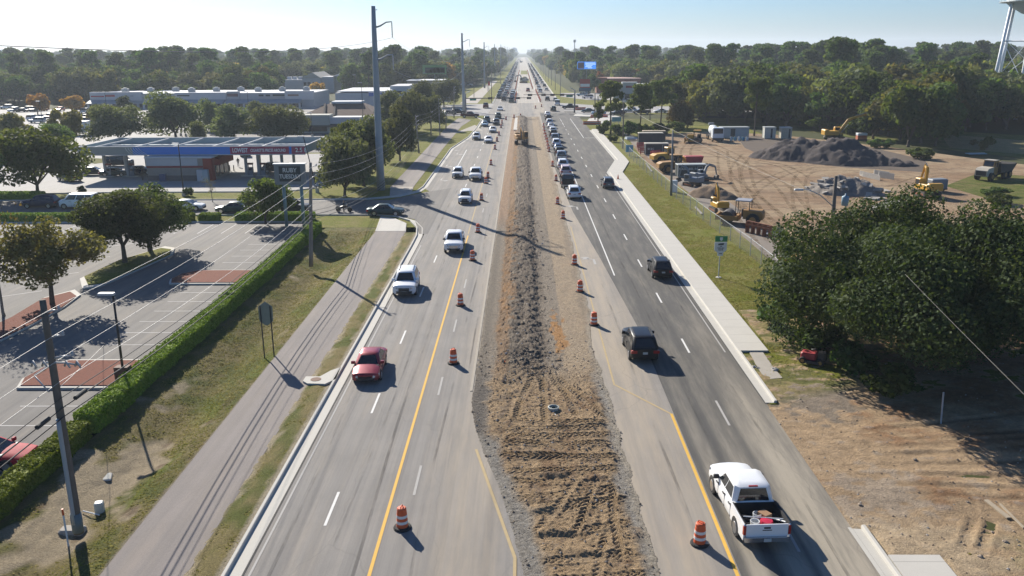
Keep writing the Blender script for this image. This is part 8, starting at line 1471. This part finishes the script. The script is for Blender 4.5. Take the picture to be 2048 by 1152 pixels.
# odds and ends along the fence
t = thing('white_cabinet', 'white cabinet beside the tall grey pole at the yard fence', 'cabinet', G0(1347.5, 384), .1); part(t, 'cabinet', SW, lambda mb: mb.rbox(-.45, .45, -.3, .3, .05, 1.75, .03)); part(t, 'plinth', CONC, lambda mb: mb.box(-.5, .5, -.35, .35, -.02, .05))
for i, (x0, y0, x1, y1, lb) in enumerate(((1391, 414, 1404, 428, 'white plank lying in the grass by the fence below the cabinet'), (1292, 327, 1304, 343, 'pale broken kerb piece lying in the grass by the trailers'))):
    a, b = G(x0, y0, .12), G(x1, y1, .12); tag(MB().bar(a, b, .22, .12).build('pale_plank', mat('broken_concrete', (.33, .31, .28))), lb, 'plank')
t = thing('white_boat_hull', 'small white tarpaulined trailer at the top end of the fence', 'trailer', G0(1262, 281), R(-70)); part(t, 'cover', SW, lambda mb: mb.loft([[(-.7, -1.4, .35), (.7, -1.4, .35), (.5, -1.3, .9), (-.5, -1.3, .9)], [(-.7, 1.0, .35), (.7, 1.0, .35), (.45, .8, .75), (-.45, .8, .75)], [(-.1, 1.8, .4), (.1, 1.8, .4), (.08, 1.8, .5), (-.08, 1.8, .5)]], True, True)); part(t, 'frame', IRON, lambda mb: mb.box(-.6, .6, -1.2, 1.0, .2, .34))
rs3 = random.Random(2)
for i, (px, py) in enumerate(((1284, 303), (1288, 309), (1281, 297), (1312, 313), (1318, 316), (1324, 318), (1306, 316))):
    t = thing('red_barricade', 'red barricade rack stacked among the black site trailers', 'barricade', G0(px, py), rs3.uniform(0, 3), 'red barricade racks by the site trailers')
    for k in range(3): part(t, 'slat', REDM, lambda mb: mb.box(-.9, .9, -.05, .05, .35 + .35 * k, .55 + .35 * k))
    part(t, 'leg', REDM, lambda mb: mb.bar((-.7, -.3, 0), (-.7, 0, 1.3), .08, .08).bar((-.7, .3, 0), (-.7, 0.05, 1.3), .08, .08)); part(t, 'leg', REDM, lambda mb: mb.bar((.7, -.3, 0), (.7, 0, 1.3), .08, .08).bar((.7, .3, 0), (.7, 0.05, 1.3), .08, .08))
t = thing('generator', 'orange and white generator box right of the arched excavator boom', 'generator', G0(1722, 281), .1); part(t, 'housing', mat('gen_orange', (.45, .12, .05), .6), lambda mb: mb.rbox(-1.1, 1.1, -.6, .6, .3, 1.2, .05)); part(t, 'top', SW, lambda mb: mb.rbox(-1.12, 1.12, -.62, .62, 1.202, 1.7, .05)); part(t, 'skid', IRON, lambda mb: mb.box(-1.2, 1.2, -.5, .5, 0, .299))
t = thing('trench_box', 'pale blue trench box panel lying in the shade on the right of the yard', 'panel', G0(1952, 309), .1); part(t, 'panel', mat('panel_blue', (.22, .34, .38), .6), lambda mb: mb.box(-1.8, 1.8, -.8, .8, .1, .25)); part(t, 'rib', STEEL, lambda mb: mb.box(-1.8, 1.8, -.06, .06, .252, .34))
t = thing('garden_mower', 'red mower-like machine parked under the left edge of the huge oak', 'mower', (G(1626, 726).x, G(1626, 726).y, .02), R(60)); part(t, 'hood', REDM, lambda mb: mb.rbox(-.4, .4, -.2, .8, .3, .75, .08)); part(t, 'seat', IRON, lambda mb: mb.rbox(-.3, .3, -.8, -.3, .35, .85, .05)); part(t, 'deck', IRON, lambda mb: mb.rbox(-.65, .65, -.5, .4, .12, .28, .04)); part(t, 'steering_wheel', TRIM, lambda mb: mb.lathe([(.16, .95), (.19, .97), (.16, .99)], 12))
for y in (.6, -.55):
    for sx in (-1, 1): wheel(t, sx * .5, y, .24, .18)
HAZE_D = 0.00019
if HAZE_D:
    mb = MB().box(-4200, 4200, -70, 5400, -3, 75); hz = mb.build('haze', NT('haze_air').m); hz['kind'] = 'stuff'
    q_ = hz.data.materials[0].node_tree; pv = q_.nodes.new('ShaderNodeVolumePrincipled'); pv.inputs['Color'].default_value = (.80, .90, 1, 1); pv.inputs['Density'].default_value = HAZE_D; pv.inputs['Anisotropy'].default_value = .25
    q_.links.new(pv.outputs[0], [n for n in q_.nodes if n.type == 'OUTPUT_MATERIAL'][0].inputs['Volume'])
